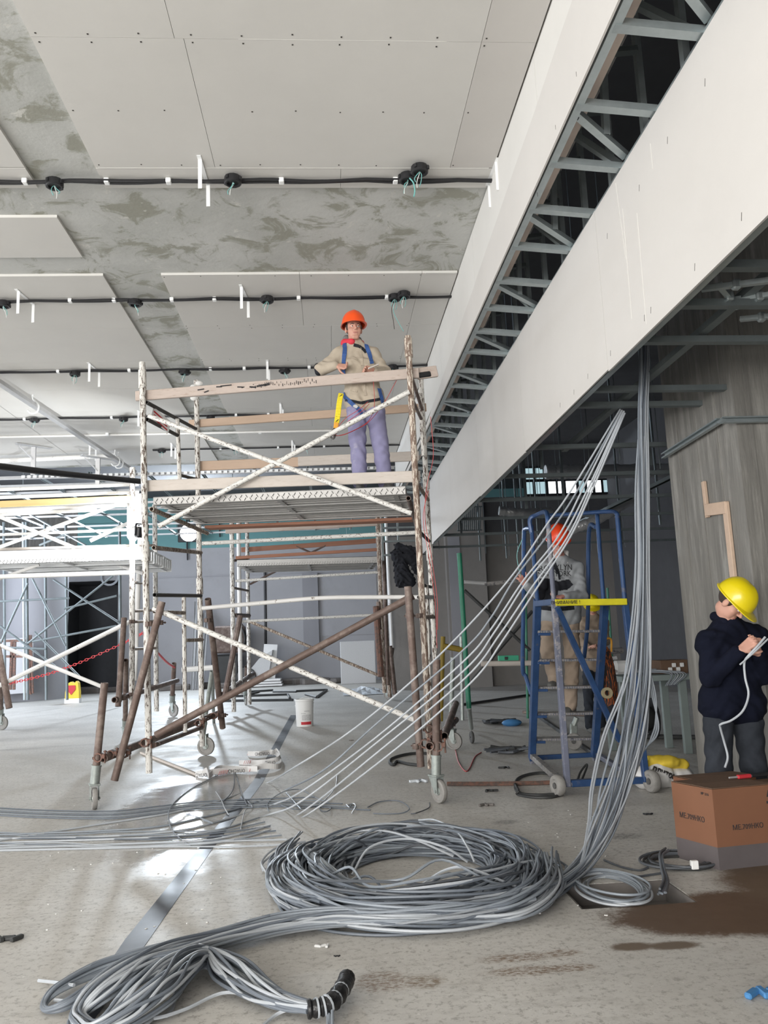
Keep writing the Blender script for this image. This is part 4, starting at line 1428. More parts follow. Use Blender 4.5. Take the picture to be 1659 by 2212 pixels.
# ------------------------------------------------------------------ scaffold at the left
S2 = thing('mobile_scaffold', 'floodlit white scaffold at the left with a yellow plank rail', 'scaffold', PZ(150, 1590))
YA, YB = 13.2, 15.6
for a, b_, yv, m in (((285, 1545), (286, 1010), YA, 'peel'), ((338, 1537), (334, 1090), YB, 'peel'), ((-40, 1560), (-48, 1000), YA + .4, 'peel'), ((290, 1470), (306, 1085), 14.6, 'whitetube')):
    obj('post', MB().pipe(PY(*a, yv), PY(*b_, yv), .045, n=10), M[m], S2, True)
def b2(a, ya, b_, yb, r, m, nm='brace'):
    obj(nm, MB().pipe(PY(*a, ya), PY(*b_, yb), r, n=8), M[m], S2, True)
b2((-40, 1100), YA, (160, 1183), YA, .03, 'whitetube')
b2((-40, 1196), YA, (285, 1078), YA, .03, 'whitetube')
b2((-40, 1247), YA, (283, 1237), YA, .036, 'whitetube')
b2((-40, 1157), YA + .1, (300, 1143), YA + .1, .022, 'whitetube')
b2((-40, 1500), YA, (283, 1342), YA, .036, 'whitetube')
b2((-40, 1378), YA, (222, 1484), YA, .03, 'whitetube')
b2((-30, 1260), YA + .3, (85, 1220), YA + .3, .028, 'whitetube')
b2((195, 1168), 14.5, (300, 1120), 14.5, .036, 'whitetube')
b2((240, 1215), 14.5, (312, 1240), 14.2, .03, 'whitetube')
for yy_ in (1052, 1069, 1096, 1107):
    b2((-40, yy_ + 7), YA + .2, (300 if yy_ != 1107 else 208, yy_ - 6), YA + .2, .03, 'whitetube', 'rail_tube')
for a, b_ in (((288, 1258), (312, 1260)), ((288, 1320), (334, 1318)), ((288, 1343), (334, 1342)), ((288, 1402), (336, 1400)), ((288, 1180), (334, 1178))):
    b2(a, YA, b_, YB, .024, 'peelbrown', 'rung')
plank(S2, PY(-60, 1092, YA - .08), PY(283, 1077, YA - .08), .105, .04, 'woodyellow', 'guard_plank', label='yellowish guard plank')
A, B = PY(-60, 1222, YA), PY(312, 1209, YA)
A.z = B.z
deck(S2, A, B, (0, 2.3, 0), .22, 3, 'whitemetal')
plank(S2, PY(-60, 1190, YA + .3), PY(300, 1180, YA + .3), .07, .04, 'woodpale', 'toe_board')
sh = MB()
n_ = 7
fr_, bk_ = [], []
for k in range(n_ + 1):
    x = 274 + (318 - 274) * k / n_
    fr_.append((PY(x, 1066, 14.0 + .05 * math.sin(k * 2)), PY(x, 1163 + (6 if k % 2 else -3), 13.95 + .07 * math.sin(k * 2.2 + 1))))
for k in range(n_):
    sh.prism([fr_[k][1], fr_[k + 1][1], fr_[k + 1][0], fr_[k][0]], (0, .004, 0))
obj('plastic_sheet', sh, M['sheet'], S2, True, label='white plastic sheet hung at the right end')
obj('outrigger', MB().pipe(PY(247, 1512, YA - .6), PY(383, 1470, YB + 1), .045), M['rust'], S2, True)
obj('stabiliser_pipe', MB().pipe(PY(255, 1526, YA - .5), PY(268, 1335, YA - .2), .045), M['rust'], S2, True)
obj('stabiliser_pipe', MB().pipe(PY(20, 1530, YA - .1), PY(-8, 1380, YA), .05), M['rust'], S2, True)
caster_parts(S2, PZ(272, 1602), .10, .6, PY(272, 1426, 13.0), .04)
caster_parts(S2, PZ(375, 1549), .145, .9, PY(376, 1433, 18.0), .05)
caster_parts(S2, PZ(4, 1577), .14, 1.2, PY(2, 1440, 16.2), .05)
for q, yv in (((266, 1508), 12.9), ((285, 1343), YA), ((256, 1512), 12.8), ((374, 1474), 17), ((284, 1500), YA)):
    clamp(S2, PY(*q, yv), .055, 'rust', (0, 0, 1))

# ------------------------------------------------------------------ scaffold in the middle distance
S3 = thing('mobile_scaffold', 'distant scaffold with reddish planks standing behind the white bucket', 'scaffold', PZ(660, 1530))
YC, YD = 18.0, 20.4
for a, b_, yv, m in (((505, 1538), (500, 1108), YC, 'peel'), ((539, 1522), (533, 1100), YD, 'peel'), ((831, 1497), (814, 1090), YC, 'peelbrown'), ((842, 1506), (822, 1090), YD, 'peelbrown'), ((520, 1500), (515, 1128), 19.2, 'whitetube'), ((838, 1480), (828, 1170), 19, 'rust')):
    obj('post', MB().pipe(PY(*a, yv), PY(*b_, yv), .05, n=10), M[m], S3, True)
for a, ya, b_, yb, h, m in (((487, 1147), YC - .1, (815, 1130), YC - .1, .125, 'wood'), ((521, 1188), YD, (818, 1168), YD, .12, 'woodred'), ((509, 1205), YC, (818, 1187), YC, .07, 'woodred'), ((560, 1113), YD, (818, 1099), YD, .10, 'woodred'), ((540, 1125), YD, (720, 1120), YD, .05, 'woodpale')):
    plank(S3, PY(*a, ya), PY(*b_, yb), h, .04, m, 'guard_plank')
A, B = PY(512, 1224, YC), PY(818, 1216, YC)
deck(S3, A, B, (0, 2.2, .05), .15, 3, 'deckalu')
for a, ya, b_, yb, r, m in (((509, 1255), YC, (818, 1236), YC, .03, 'peelh'), ((515, 1343), YC, (818, 1328), YC, .03, 'peelh'), ((540, 1343), YC, (818, 1459), YC, .032, 'peelbrown'), ((540, 1262), YD, (600, 1232), YD, .026, 'rust'),
                            ((505, 1270), YC, (536, 1276), YD, .028, 'rust'), ((505, 1211), YC, (534, 1208), YD, .03, 'rust'), ((506, 1329), YC, (538, 1330), YD, .05, 'rust'), ((640, 1180), YD, (672, 1194), YD, .025, 'rust'), ((672, 1194), YD, (704, 1178), YD, .025, 'rust'),
                            ((519, 1330), YC - .3, (484, 1512), YC - .6, .06, 'rust'), ((812, 1310), YC - .2, (823, 1462), YC - .4, .07, 'rustred'), ((842, 1395), YD, (853, 1500), YD, .06, 'rust'), ((480, 1500), YC - .6, (548, 1455), YD + .4, .055, 'rust'), ((818, 1300), YC, (820, 1360), YC, .06, 'rust')):
    obj('brace', MB().pipe(PY(*a, ya), PY(*b_, yb), r, n=8), M[m], S3, True)
caster_parts(S3, PZ(531, 1523), .12, .3, PY(533, 1440, 20.4), .05)
caster_parts(S3, PZ(838, 1512), .12, .9, PY(848, 1400, 21), .05)

# ------------------------------------------------------------------ thin grey scaffold against the far left wall
S4 = thing('mobile_scaffold', 'thin grey frame scaffold far back in front of the plastered round column', 'scaffold', PZ(110, 1515))
YE = 22.5
for x, m in ((8, 'steel_dull'), (50, 'steel'), (57, 'steel_dull'), (97, 'steel_dull'), (142, 'steel_dull'), (258, 'steel_dull')):
    obj('post', MB().pipe(PY(x + 3, 1512, YE + (x % 3)), PY(x, 1128, YE + (x % 3)), .038, n=8), M[m], S4, True)
for a, b_ in (((60, 1390), (245, 1243)), ((115, 1252), (268, 1352)), ((70, 1250), (142, 1395)), ((0, 1352), (120, 1440)), ((138, 1315), (252, 1287)), ((70, 1386), (252, 1352)), ((-20, 1300), (150, 1292)), ((58, 1108), (185, 1178)), ((85, 1178), (150, 1150)), ((0, 1392), (60, 1260)), ((75, 1365), (180, 1470)), ((0, 1398), (100, 1402))):
    obj('brace', MB().pipe(PY(*a, YE - .1), PY(*b_, YE - .1), .03, n=7), M['steel' if a[1] < 1250 else 'steel_dull'], S4, True)
t = thing('steel_frame', 'dark red steel frame leaning behind the far left scaffold', 'frame', PZ(60, 1500))
for a, b_ in (((66, 1500), (62, 1372)), ((70, 1498), (66, 1372)), ((22, 1490), (26, 1385)), ((0, 1385), (66, 1383)), ((0, 1418), (64, 1418)), ((30, 1490), (32, 1386))):
    obj('frame_bar', MB().bar(PY(*a, 24.8), PY(*b_, 24.8), .07, .07), M['rustred'], t)
t = obj('gypsum_sheet', MB().bar(PY(15, 1500, 26.5), PY(15, 1380, 26.5), 1.6, .03, (0, 1, 0)), M['dullboard'], loc=PZ(15, 1500))
tag(t, 'white board leaning on the wall behind the red steel frame', 'board')

# ------------------------------------------------------------------ lamps on site
def floodlight(px, py, Y, lb, sz, aim, power, colr, size_l):
    p = PY(px, py, Y)
    t = thing('floodlight', lb, 'lamp', p)
    R = frame(Vector(aim))
    obj('housing', MB().bbox(p - R @ Vector((0, .07, 0)), (sz * 1.15, .12, sz), .02, R), M['black'], t)
    obj('lens', MB().lathe([(0, .0), (sz * .44, .0), (sz * .46, -.02)], p + R @ Vector((0, .006, 0)), R @ Matrix.Rotation(-math.pi / 2, 3, 'X'), 20), M['lampglass'], t)
    obj('bracket', MB().bar(p + R @ Vector((-sz * .62, -.07, -.05)), p + R @ Vector((-sz * .62, -.07, sz * .75)), .02, .03).bar(p + R @ Vector((sz * .62, -.07, -.05)), p + R @ Vector((sz * .62, -.07, sz * .75)), .02, .03).bar(p + R @ Vector((-sz * .62, -.07, sz * .75)), p + R @ Vector((sz * .62, -.07, sz * .75)), .03, .02), M['black'], t)
    l = bpy.data.lights.new('floodlight_beam', 'AREA')
    l.shape, l.size, l.energy, l.color = 'DISK', size_l, power, colr
    l.spread = math.radians(165)
    o = bpy.data.objects.new('floodlight_beam', l)
    COL.objects.link(o)
    o.location = p + R @ Vector((0, .03, 0))
    o.rotation_euler = (R @ Vector((0, 1, 0))).to_track_quat('-Z', 'Y').to_euler()
    return t
fA = floodlight(408, 1151, 31.2, 'dazzling white floodlight glaring toward the camera beyond the scaffold', .72, (.1, -1, -.16), 850, (.80, .90, 1.0), .6)
p = PY(408, 1151, 31.2)
obj('hanger_pole', MB().tube([p + Vector((0, .15, .1)), Vector((p.x, p.y + .15, 7.4))], .03, 8), M['black'], fA, True)
fB = floodlight(300, 1150, 12.75, 'small floodlight fixed to the lit scaffold at the left, turned away', .17, (-.62, .62, .12), 110, (.95, .98, 1.0), .15)
p = PY(300, 1150, 12.75)
obj('clamp_arm', MB().tube([p + Vector((0, 0, .12)), PY(286, 1143, 13.2)], .02, 8), M['black'], fB, True)
# =================================================================== BLUE ROLLING LADDER
LD = thing('rolling_ladder', 'blue wheeled platform ladder with a yellow bar that the man in grey climbs', 'ladder', PZ(1260, 1690))
YN, YF = 7.55, 9.35
def lt(a, ya, b_, yb, w_, m='blue', nm='frame_tube', rnd=False, lab=None):
    p, q = PY(*a, ya), PY(*b_, yb)
    mb = MB().tube([p, q], w_ / 2, 10) if rnd else MB().bar(p, q, w_, w_ * 1.15, (0, 1, 0), .004)
    return obj(nm, mb, M[m], LD, rnd, label=lab)
lt((1226, 1700), YN, (1197, 1300), 7.75, .052, 'bluegrey', 'upright')
lt((1197, 1305), 7.75, (1184, 1128), 7.85, .048, 'bluegrey', 'rail_post', True)
lt((1396, 1690), YN, (1350, 1302), 7.8, .055, 'blue', 'upright')
lt((1350, 1302), 7.8, (1333, 1110), 7.9, .048, 'blue', 'rail_post', True)
# guard rail loop
P = [PY(1148, 1150, 8.6), PY(1145, 1122, 8.58), PY(1160, 1112, 8.5), PY(1178, 1106, 8.1), PY(1183, 1118, 7.86), PY(1184, 1135, 7.85)]
obj('guard_rail', MB().tube(spline(P, 5), .025, 8), M['blue'], LD, True)
P = [PY(1333, 1120, 7.9), PY(1331, 1108, 7.95), PY(1312, 1105, 8.2), PY(1240, 1110, 8.4), PY(1180, 1114, 8.5)]
obj('guard_rail', MB().tube(spline(P, 5), .022, 8), M['blue'], LD, True)
# stringers of the stair and rails above
lt((1148, 1135), 8.62, (1161, 1300), 8.4, .046, 'blue', 'rail_post', True)
lt((1161, 1296), 8.4, (1149, 1640), YF, .07, 'blue', 'stringer')
lt((1290, 1112), 8.45, (1304, 1302), 8.3, .046, 'blue', 'rail_post', True)
lt((1307, 1296), 8.3, (1284, 1632), YF - .05, .07, 'blue', 'stringer')
P = [PY(1148, 1500, 9.4), PY(1136, 1462, 9.5), PY(1129, 1440, 9.5), PY(1131, 1300, 9.3), PY(1132, 1160, 9.0), PY(1136, 1143, 8.9), PY(1146, 1141, 8.65)]
obj('handrail', MB().tube(spline(P, 6), .025, 8), M['blue'], LD, True)
P = [PY(1262, 1420, 9.4), PY(1270, 1330, 9.2), PY(1272, 1150, 8.9), PY(1288, 1138, 8.5)]
obj('handrail', MB().tube(spline(P, 6), .025, 8), M['blue'], LD, True)
# platform edge
lt((1198, 1302), 7.74, (1352, 1300), 7.78, .062, 'yellowpaint', 'platform_bar', lab='yellow warning bar')
lt((1160, 1304), 8.4, (1200, 1300), 7.76, .06, 'blue', 'platform_bar')
lt((1305, 1303), 8.3, (1350, 1302), 7.8, .055, 'blue', 'platform_bar')
obj('bar_lettering', text_mb('ВНИМАНИЕ !', .045, PY(1222, 1301.5, 7.70), (1, 0, 0), (0, -.1, 1), .0015), M['ink'], LD, label='small black lettering on the yellow bar')
pf = MB()
for k in range(6):
    pf.bar(PY(1205, 1301, 7.82 + k * .08), PY(1345, 1301, 7.84 + k * .08), .05, .015)
obj('platform', pf, M['tread'], LD)
# treads
for q, yv, hf in (((1163, 1302, 1365), 8.5, 'tread'), ((1161, 1300, 1427), 8.72, 'tread'), ((1157, 1296, 1486), 8.92, 'tread'), ((1155, 1290, 1543), 9.08, 'tread'), ((1152, 1286, 1598), 9.25, 'tread')):
    a, b_ = PY(q[0], q[2], yv), PY(q[1], q[2] - 2, yv)
    tr = MB().bar(a + Vector((0, .08, 0)), b_ + Vector((0, .08, 0)), .20, .028, (0, 0, 1), .004)
    o = obj('step', tr, M['tread'], LD)
    tee = MB()
    for k in range(26):
        p = lin(a, b_, (k + .5) / 26) + Vector((0, -.021, 0))
        tee.box(p, (.009, .006, .022))
    obj('step_teeth', tee, M['bluegrey'], o, kind='stuff')
    lt((q[0], q[2] + 5), yv - .02, (q[0] + 26, q[2] + 5), yv - .02, .03, 'blue', 'step_bracket')
# braces and base
lt((1203, 1312), 7.7, (1338, 1600), 8.2, .05, 'blue', 'diagonal_brace')
lt((1152, 1637), YF, (1286, 1630), YF, .05, 'blue', 'base_bar')
lt((1232, 1692), YN + .02, (1400, 1684), YN + .05, .06, 'blue', 'base_bar')
lt((1149, 1632), YF, (1215, 1690), YN + .1, .055, 'tread', 'base_bar')
lt((1287, 1628), YF, (1385, 1688), YN + .1, .05, 'bluegrey', 'base_bar')
for q in ((1150, 1650), (1285, 1643)):
    p = PZ(*q)
    obj('foot', MB().bar(p, p + Vector((0, 0, .10)), .045, .045, (0, 1, 0), .004), M['bluegrey'], LD)
def fatwheel(p, r, wd, hd, parent, m='wheelgrey'):
    R = Matrix.Rotation(hd, 3, 'Z') @ Matrix.Rotation(math.pi / 2, 3, 'Y')
    h = wd / 2
    wmb = MB().lathe([(.015, -h * .8), (r * .5, -h * .75), (r * .62, -h), (r * .9, -h * .95), (r, -h * .6), (r, h * .6), (r * .9, h * .95), (r * .62, h), (r * .5, h * .75), (.015, h * .8)], p, R, 22)
    o = obj('wheel', wmb, M[m], parent, True)
    obj('wheel_hub', MB().lathe([(0, -h * 1.1), (r * .28, -h * 1.1), (r * .3, h * 1.1), (0, h * 1.1)], p, R, 10), M['rubber'], o, True)
p = PZ(1208, 1721)
fatwheel(p + Vector((0, .02, .095)), .095, .075, .25, LD)
obj('axle', MB().tube([p + Vector((-.02, 0, .095)), PY(1235, 1694, YN)], .02, 8), M['bluegrey'], LD, True)
p = PZ(1410, 1712)
fatwheel(p + Vector((0, .0, .10)), .10, .075, .25, LD)
# castor under the stair
p = PZ(1241, 1620)
fatwheel(p + Vector((0, 0, .105)), .105, .06, 1.2, LD)
obj('caster_fork', MB().bar(p + Vector((0, .01, .12)), p + Vector((.02, .02, .32)), .09, .05, (0, 1, 0), .01).tube([p + Vector((.02, .02, .3)), PY(1246, 1550, p.y)], .035, 8), M['galv'], LD, True)

# things behind and beside the ladder
def loop_cable(ctrl, r, m, n=6, closed=False, sides=6):
    return MB().tube(spline(ctrl, n, closed), r, sides, closed=closed), M[m]
gp = obj('green_pole', MB().tube([PY(992, 1195, 10.6), PY(1013, 1530, 10.6)], .034, 10), M['green'], smooth=True, loc=PZ(1020, 1600))
tag(gp, 'dark green painted pole standing right of the scaffold wheels', 'pole')
wl = MB().tube([PY(1013, 1528, 10.6), PZ(1019, 1585) + Vector((0, 0, .08))], .03, 8)
obj('pole_socket', wl, M['galv'], gp, True)
p = PZ(1020, 1606)
o = obj('wheel', MB().lathe([(.01, -.018), (.075, -.018), (.085, -.008), (.085, .008), (.075, .018), (.01, .018)], p + Vector((0, 0, .085)), Matrix.Rotation(.1, 3, 'Z') @ Matrix.Rotation(math.pi / 2, 3, 'Y'), 16), M['rubber'], gp, True)
# dark low scaffold frame behind the ladder
S5 = thing('work_trestle', 'dim green tube trestle with crossed braces behind the blue ladder', 'trestle', PZ(1090, 1530))
for a, ya, b_, yb, r, m in (((1003, 1275), 14, (1145, 1405), 14, .03, 'hose'), ((1020, 1470), 14.2, (1150, 1320), 14.2, .03, 'hose'), ((1003, 1257), 13.9, (1050, 1260), 13.9, .035, 'alu'), ((1046, 1262), 13.9, (1130, 1254), 13.9, .04, 'tread'), ((1040, 1434), 13.5, (1168, 1432), 13.5, .045, 'woodpale'),
                            ((1140, 1552), 14, (1135, 1275), 14, .022, 'green'), ((1330, 1538), 14.5, (1312, 1270), 14.5, .022, 'green'), ((1262, 1410), 14, (1345, 1405), 14, .05, 'tread'), ((952, 1558), 14, (957, 1375), 14, .04, 'ochre'), ((955, 1395), 14, (1000, 1404), 14, .05, 'ochre'), ((999, 1556), 14, (996, 1375), 14, .03, 'galv')):
    obj('tube', MB().pipe(PY(*a, ya), PY(*b_, yb), r, n=8), M[m], S5, True)
t = thing('spirit_level', 'bright green level tool lying on the trestle bar', 'level', PY(1106, 1433, 13.4))
obj('body', MB().bar(PY(1076, 1422, 13.5), PY(1120, 1421, 13.5), .06, .085, (0, 0, 1), .006), M['greenlevel'], t)
obj('vial', MB().bar(PY(1090, 1422, 13.46), PY(1097, 1422, 13.46), .02, .05, (0, 0, 1), .006), M['hose'], t)
# orange and black netting bag hung on the ladder
p = PY(1315, 1480, 8.9)
t = thing('net_bag', 'orange and black striped bag hanging at the ladder side', 'bag', PY(1318, 1560, 8.9))
bgm = MB()
prof = [(.02, .42), (.07, .36), (.11, .2), (.13, 0), (.12, -.2), (.06, -.32), (.02, -.36)]
bgm.lathe([(r_, z_) for r_, z_ in prof], p, Matrix.Diagonal((.75, .5, 1)) @ Matrix.Rotation(.0, 3, 'Z'), 14)
obj('sack', bgm, M['orangebag'], t, True)
obj('handle_strap', MB().tube(spline([p + Vector((-.05, 0, .35)), p + Vector((-.06, -.05, .47)), p + Vector((.05, -.04, .5)), p + Vector((.06, 0, .36))], 6), .012, 6), M['lanyardorange'], t, True)
obj('tape_roll', MB().lathe([(.03, -.02), (.06, -.02), (.06, .02), (.03, .02)], PY(1311, 1497, 8.75), Matrix.Rotation(1.5, 3, 'X'), 14, True), M['rolltan'], t, True, label='yellowish roll tied on the bag')
obj('lower_pouch', MB().ball(PY(1322, 1545, 8.88), (.07, .06, .16), n=10, m=6), M['blackmat'], t, True)

# grey bench with clutter
BY = 9.6
t = thing('work_bench', 'grey-green steel bench behind the hanging cables, cluttered with wire', 'bench', PZ(1440, 1600))
a, b_ = PY(1340, 1468, BY), PY(1494, 1484, BY)
b_.z = a.z
obj('bench_top', MB().bar(a + Vector((0, .3, 0)), b_ + Vector((0, .3, 0)), .7, .07, (0, 0, 1), .006), M['tablegrey'], t)
for q in (1478, 1350):
    tp_ = PY(q, 1490, BY)
    obj('bench_leg', MB().bar(Vector((tp_.x, BY + .05, .0)), Vector((tp_.x, BY + .05, a.z)), .09, .06, (0, 1, 0), .004), M['tablegrey'], t)
    obj('bench_leg', MB().bar(Vector((tp_.x, BY + .6, .0)), Vector((tp_.x, BY + .6, a.z)), .09, .06, (0, 1, 0), .004), M['tablegrey'], t)
BT = a.z + .035
def onbench(px, dy=.15):
    p = PY(px, 1460, BY)
    return Vector((p.x, BY + dy, BT))
p = onbench(1345)
t = thing('power_tool', 'grey power tool with a ring handle lying on the bench', 'power tool', p)
obj('tool_body', MB().bbox(p + Vector((0.05, 0, .10)), (.20, .14, .16), .03), M['plasticwhite'], t)
obj('tool_handle', MB().tube(spline([p + Vector((-.05, -.08, .05)), p + Vector((-.12, -.08, .1)), p + Vector((-.11, -.08, .2)), p + Vector((-.03, -.08, .22))], 6), .022, 8), M['labelgrey'], t, True)
p = onbench(1470, .3)
t = thing('parts_box', 'small brown carton with white fittings on the bench', 'box', p)
obj('box_body', MB().bbox(p + Vector((0, 0, .08)), (.34, .3, .16), .005), M['cartontop'], t)
for k in range(4):
    obj('fitting', MB().bbox(p + Vector((-.06 + .05 * k, -.16, .05 + .05 * (k % 2))), (.045, .04, .05), .006), M['plasticwhite'], t)
t = thing('wire_tangle', 'tangle of pale wires spilling over the bench front', 'wires', onbench(1420))
for k in range(7):
    q0 = onbench(1400 + k * 6, .05 + .05 * k)
    pts = [q0 + Vector((random.uniform(-.25, .25), random.uniform(-.05, .2), .03 + .03 * random.random())) for _ in range(4)]
    pts = [q0 + Vector((-.3, .1, .03))] + pts + [q0 + Vector((.2, -.2 - .04 * k, .02)), q0 + Vector((.12, -.24 - .02 * k, -.12))]
    obj('wire', MB().tube(spline(pts, 5), .006, 5), M['cable_c' if k % 2 else 'cable_a'], t, True)
# dark drum and black things below the bench
p = PZ(1400, 1600)
t = thing('cable_drum', 'dark cable reel on the floor in the shade under the bench', 'reel', p)
for sx in (-.16, .16):
    obj('flange', MB().lathe([(.03, -.012), (.27, -.012), (.27, .012), (.03, .012)], p + Vector((sx, .2, .27)), Matrix.Rotation(math.pi / 2, 3, 'Y'), 18), M['black'], t, True)
obj('drum_core', MB().lathe([(.14, -.15), (.17, -.1), (.17, .1), (.14, .15)], p + Vector((0, .2, .27)), Matrix.Rotation(math.pi / 2, 3, 'Y'), 14), M['hose'], t, True)

# hose loops on the floor near the ladder
def PF(px, Y):
    p = PY(px, 1480, Y)
    p.z = 0
    return p


def floor_loop(name, lb, cat, pxs, r, m, n=6, z=None, grp=None, lift=0):
    pts = [PZ(q[0], q[1], r + (q[2] if len(q) > 2 else 0)) for q in pxs]
    o = obj(name, MB().tube(spline(pts, n), r, 6), M[m], smooth=True, loc=Vector((pts[0].x, pts[0].y, 0)))
    return tag(o, lb, cat, grp)
floor_loop('black_hose', 'black hose looped on the floor left of the ladder wheel', 'hose', [(1205, 1672), (1160, 1670), (1122, 1680), (1113, 1700), (1125, 1714), (1160, 1718), (1202, 1716)], .016, 'hose', 8)
floor_loop('black_hose', 'second black hose strand under the looped hose by the wheel', 'hose', [(1112, 1694), (1120, 1708, .03), (1118, 1716), (1150, 1722), (1190, 1722), (1215, 1716)], .013, 'hose', 8)
floor_loop('black_hose', 'thin upright hose loop right of the ladder upright', 'hose', [(1248, 1684), (1254, 1668, .04), (1266, 1652, .10), (1268, 1656, .09), (1262, 1672, .04), (1256, 1686)], .011, 'hose', 8)
floor_loop('bent_bar', 'bent black bar on the floor left of the right scaffold wheel', 'bar', [(935, 1628), (900, 1627), (870, 1631), (846, 1639), (842, 1648), (850, 1652), (858, 1645), (880, 1650), (905, 1653)], .018, 'hose', 8)
floor_loop('thin_bar', 'long reddish bar lying on the floor toward the ladder wheel', 'bar', [(966, 1693), (1050, 1693), (1130, 1692), (1200, 1690)], .022, 'rustred', 3)
floor_loop('thin_wire', 'thin red wire drooping on the floor right of the wheels', 'wire', [(984, 1620), (990, 1645), (1004, 1665), (1014, 1660), (1026, 1635), (1040, 1625)], .006, 'redwire', 7)
for k, (q, lb) in enumerate((((1090, 1628), 'heap of dark hose on the floor left of the ladder foot'), ((1080, 1565), 'dark heap of rubble and film behind the ladder at left'))):
    p = PZ(*q)
    t = thing('debris_heap', lb, 'debris', p)
    for j in range(6):
        pts = [p + Vector((random.uniform(-.3, .3), random.uniform(-.2, .2), .02 + .06 * random.random())) for _ in range(5)]
        obj('strand', MB().tube(spline(pts, 5), .017, 6), M['hose' if j % 2 else 'cable_d'], t, True)
p = PZ(1106, 1568)
o = obj('blue_wrap', MB().ball(p + Vector((0, 0, .05)), (.17, .12, .06), n=12, m=6), M['bluewrap'], smooth=True, loc=p)
tag(o, 'crumpled blue wrapping on the floor behind the ladder at left', 'wrapping')
# long dark stock lying on the floor in the right half
for k, (a, b_, lb) in enumerate((((1160, 1545), (1300, 1640), 'thin dark bar lying aslant on the floor under the ladder steps'), ((1130, 1538), (1290, 1545), 'dark bar lying across the floor behind the ladder'), ((1340, 1590), (1510, 1592), 'black pipe on the floor under the bench'), ((1000, 1522), (1150, 1500), 'dark rail along the floor behind the green pole'))):
    p, q = PZ(*a, .03), PZ(*b_, .03)
    o = obj('floor_bar', MB().bar(p, q, .05, .05, (0, 0, 1), .005), M['hose' if k != 1 else 'rust'], loc=Vector((p.x, p.y, 0)))
    tag(o, lb, 'bar')

# =================================================================== CARTONS AND SACK AT THE RIGHT
def carton(c0, ux, uy, sx, sy, h, lb, top='cartontop', band=.13):
    """c0: nearest floor corner, ux/uy: unit directions of its two visible sides"""
    t = thing('carton', lb, 'box', c0, None)
    ux, uy = Vector(ux).normalized(), Vector(uy).normalized()
    q = [c0, c0 + ux * sx, c0 + ux * sx + uy * sy, c0 + uy * sy]
    up = Vector((0, 0, 1))
    b = MB().prism([p + up * band for p in q], up * (h - band))
    obj('carton_wall', b, M['carton'], t)
    obj('carton_base', MB().prism([p for p in q], up * band), M['cartongrey'], t, label='grey dusty lower band')
    fl = MB()
    mid = (q[0] + q[2]) / 2
    fl.prism([q[0] + up * (h + .002), q[1] + up * (h + .002), lin(q[1], q[2], .49) + up * (h + .004), lin(q[0], q[3], .49) + up * (h + .004)], up * .004)
    fl.prism([lin(q[0], q[3], .505) + up * (h + .004), lin(q[1], q[2], .505) + up * (h + .004), q[2] + up * (h + .002), q[3] + up * (h + .002)], up * .004)
    obj('carton_flap', fl, M[top], t)
    return t, q
c0 = PZ(1555, 1880)
cl = PZ(1461, 1852)
crr = c0 + Vector((.44, .06, 0))
T1, q = carton(c0, crr - c0, cl - c0, .43, .34, .47, 'large brown carton with black print in front of the worker in navy')
nL = (cl - c0).normalized()
nR = (crr - c0).normalized()
up = Vector((0, 0, 1))
outL, outR = -nR * .002, -nL * .002
obj('print', text_mb('МЕ.709НКО', .046, c0 + nL * .185 + up * .275 + outL, -nL, up, .001, stretch=.85), M['ink'], T1, label='black printed code on the left side')
obj('print', text_mb('МЕ.709НКО', .042, c0 + nR * .22 + up * .235 + outR, nR, up, .001, stretch=.95), M['ink'], T1, label='black printed code on the right side')
obj('print', text_mb('№ 216', .022, c0 + nL * .06 + up * .435 + outL, -nL, up, .001), M['ink'], T1)
obj('print', MB().prism([c0 + nR * .37 + up * .40 + outR, c0 + nR * .395 + up * .40 + outR, c0 + nR * .383 + up * .44 + outR], -nL * .001).prism([c0 + nR * .365 + up * .36 + outR, c0 + nR * .40 + up * .36 + outR, c0 + nR * .40 + up * .375 + outR, c0 + nR * .365 + up * .375 + outR], -nL * .001), M['ink'], T1)
c1 = c0 + nR * .47 + nL * .03
T2, q2 = carton(c1, nR, nL, .4, .34, .43, 'second brown carton cut by the right picture edge', band=.0)
obj('tape_band', MB().prism([c1 + up * .30 + outR, c1 + nR * .05 + up * .30 + outR, c1 + nR * .05 + up * .43 + outR, c1 + up * .43 + outR], -nL * .002), M['labelgrey'], T2)
c3 = c0 + nL * .37 + nR * .20
T3, q3 = carton(c3, nR, nL, .45, .20, .46, 'third brown carton behind the printed one at the feet of the worker in navy')
# pliers lying on the cartons
p = c0 + nR * .36 + nL * .20 + up * .482
t = thing('hand_tool', 'red and black handled hand tool lying on the cartons', 'tool', p)
obj('grip', MB().bar(p + Vector((0, 0, .012)), p + Vector((.10, .02, .012)), .03, .024, (0, 0, 1), .006), M['redink'], t)
obj('shaft', MB().bar(p + Vector((.095, .02, .012)), p + Vector((.26, .05, .012)), .03, .022, (0, 0, 1), .006), M['black'], t)
obj('tip', MB().tube([p + Vector((-.06, -.01, .012)), p + Vector((0, 0, .012))], .006, 6), M['alu'], t, True)
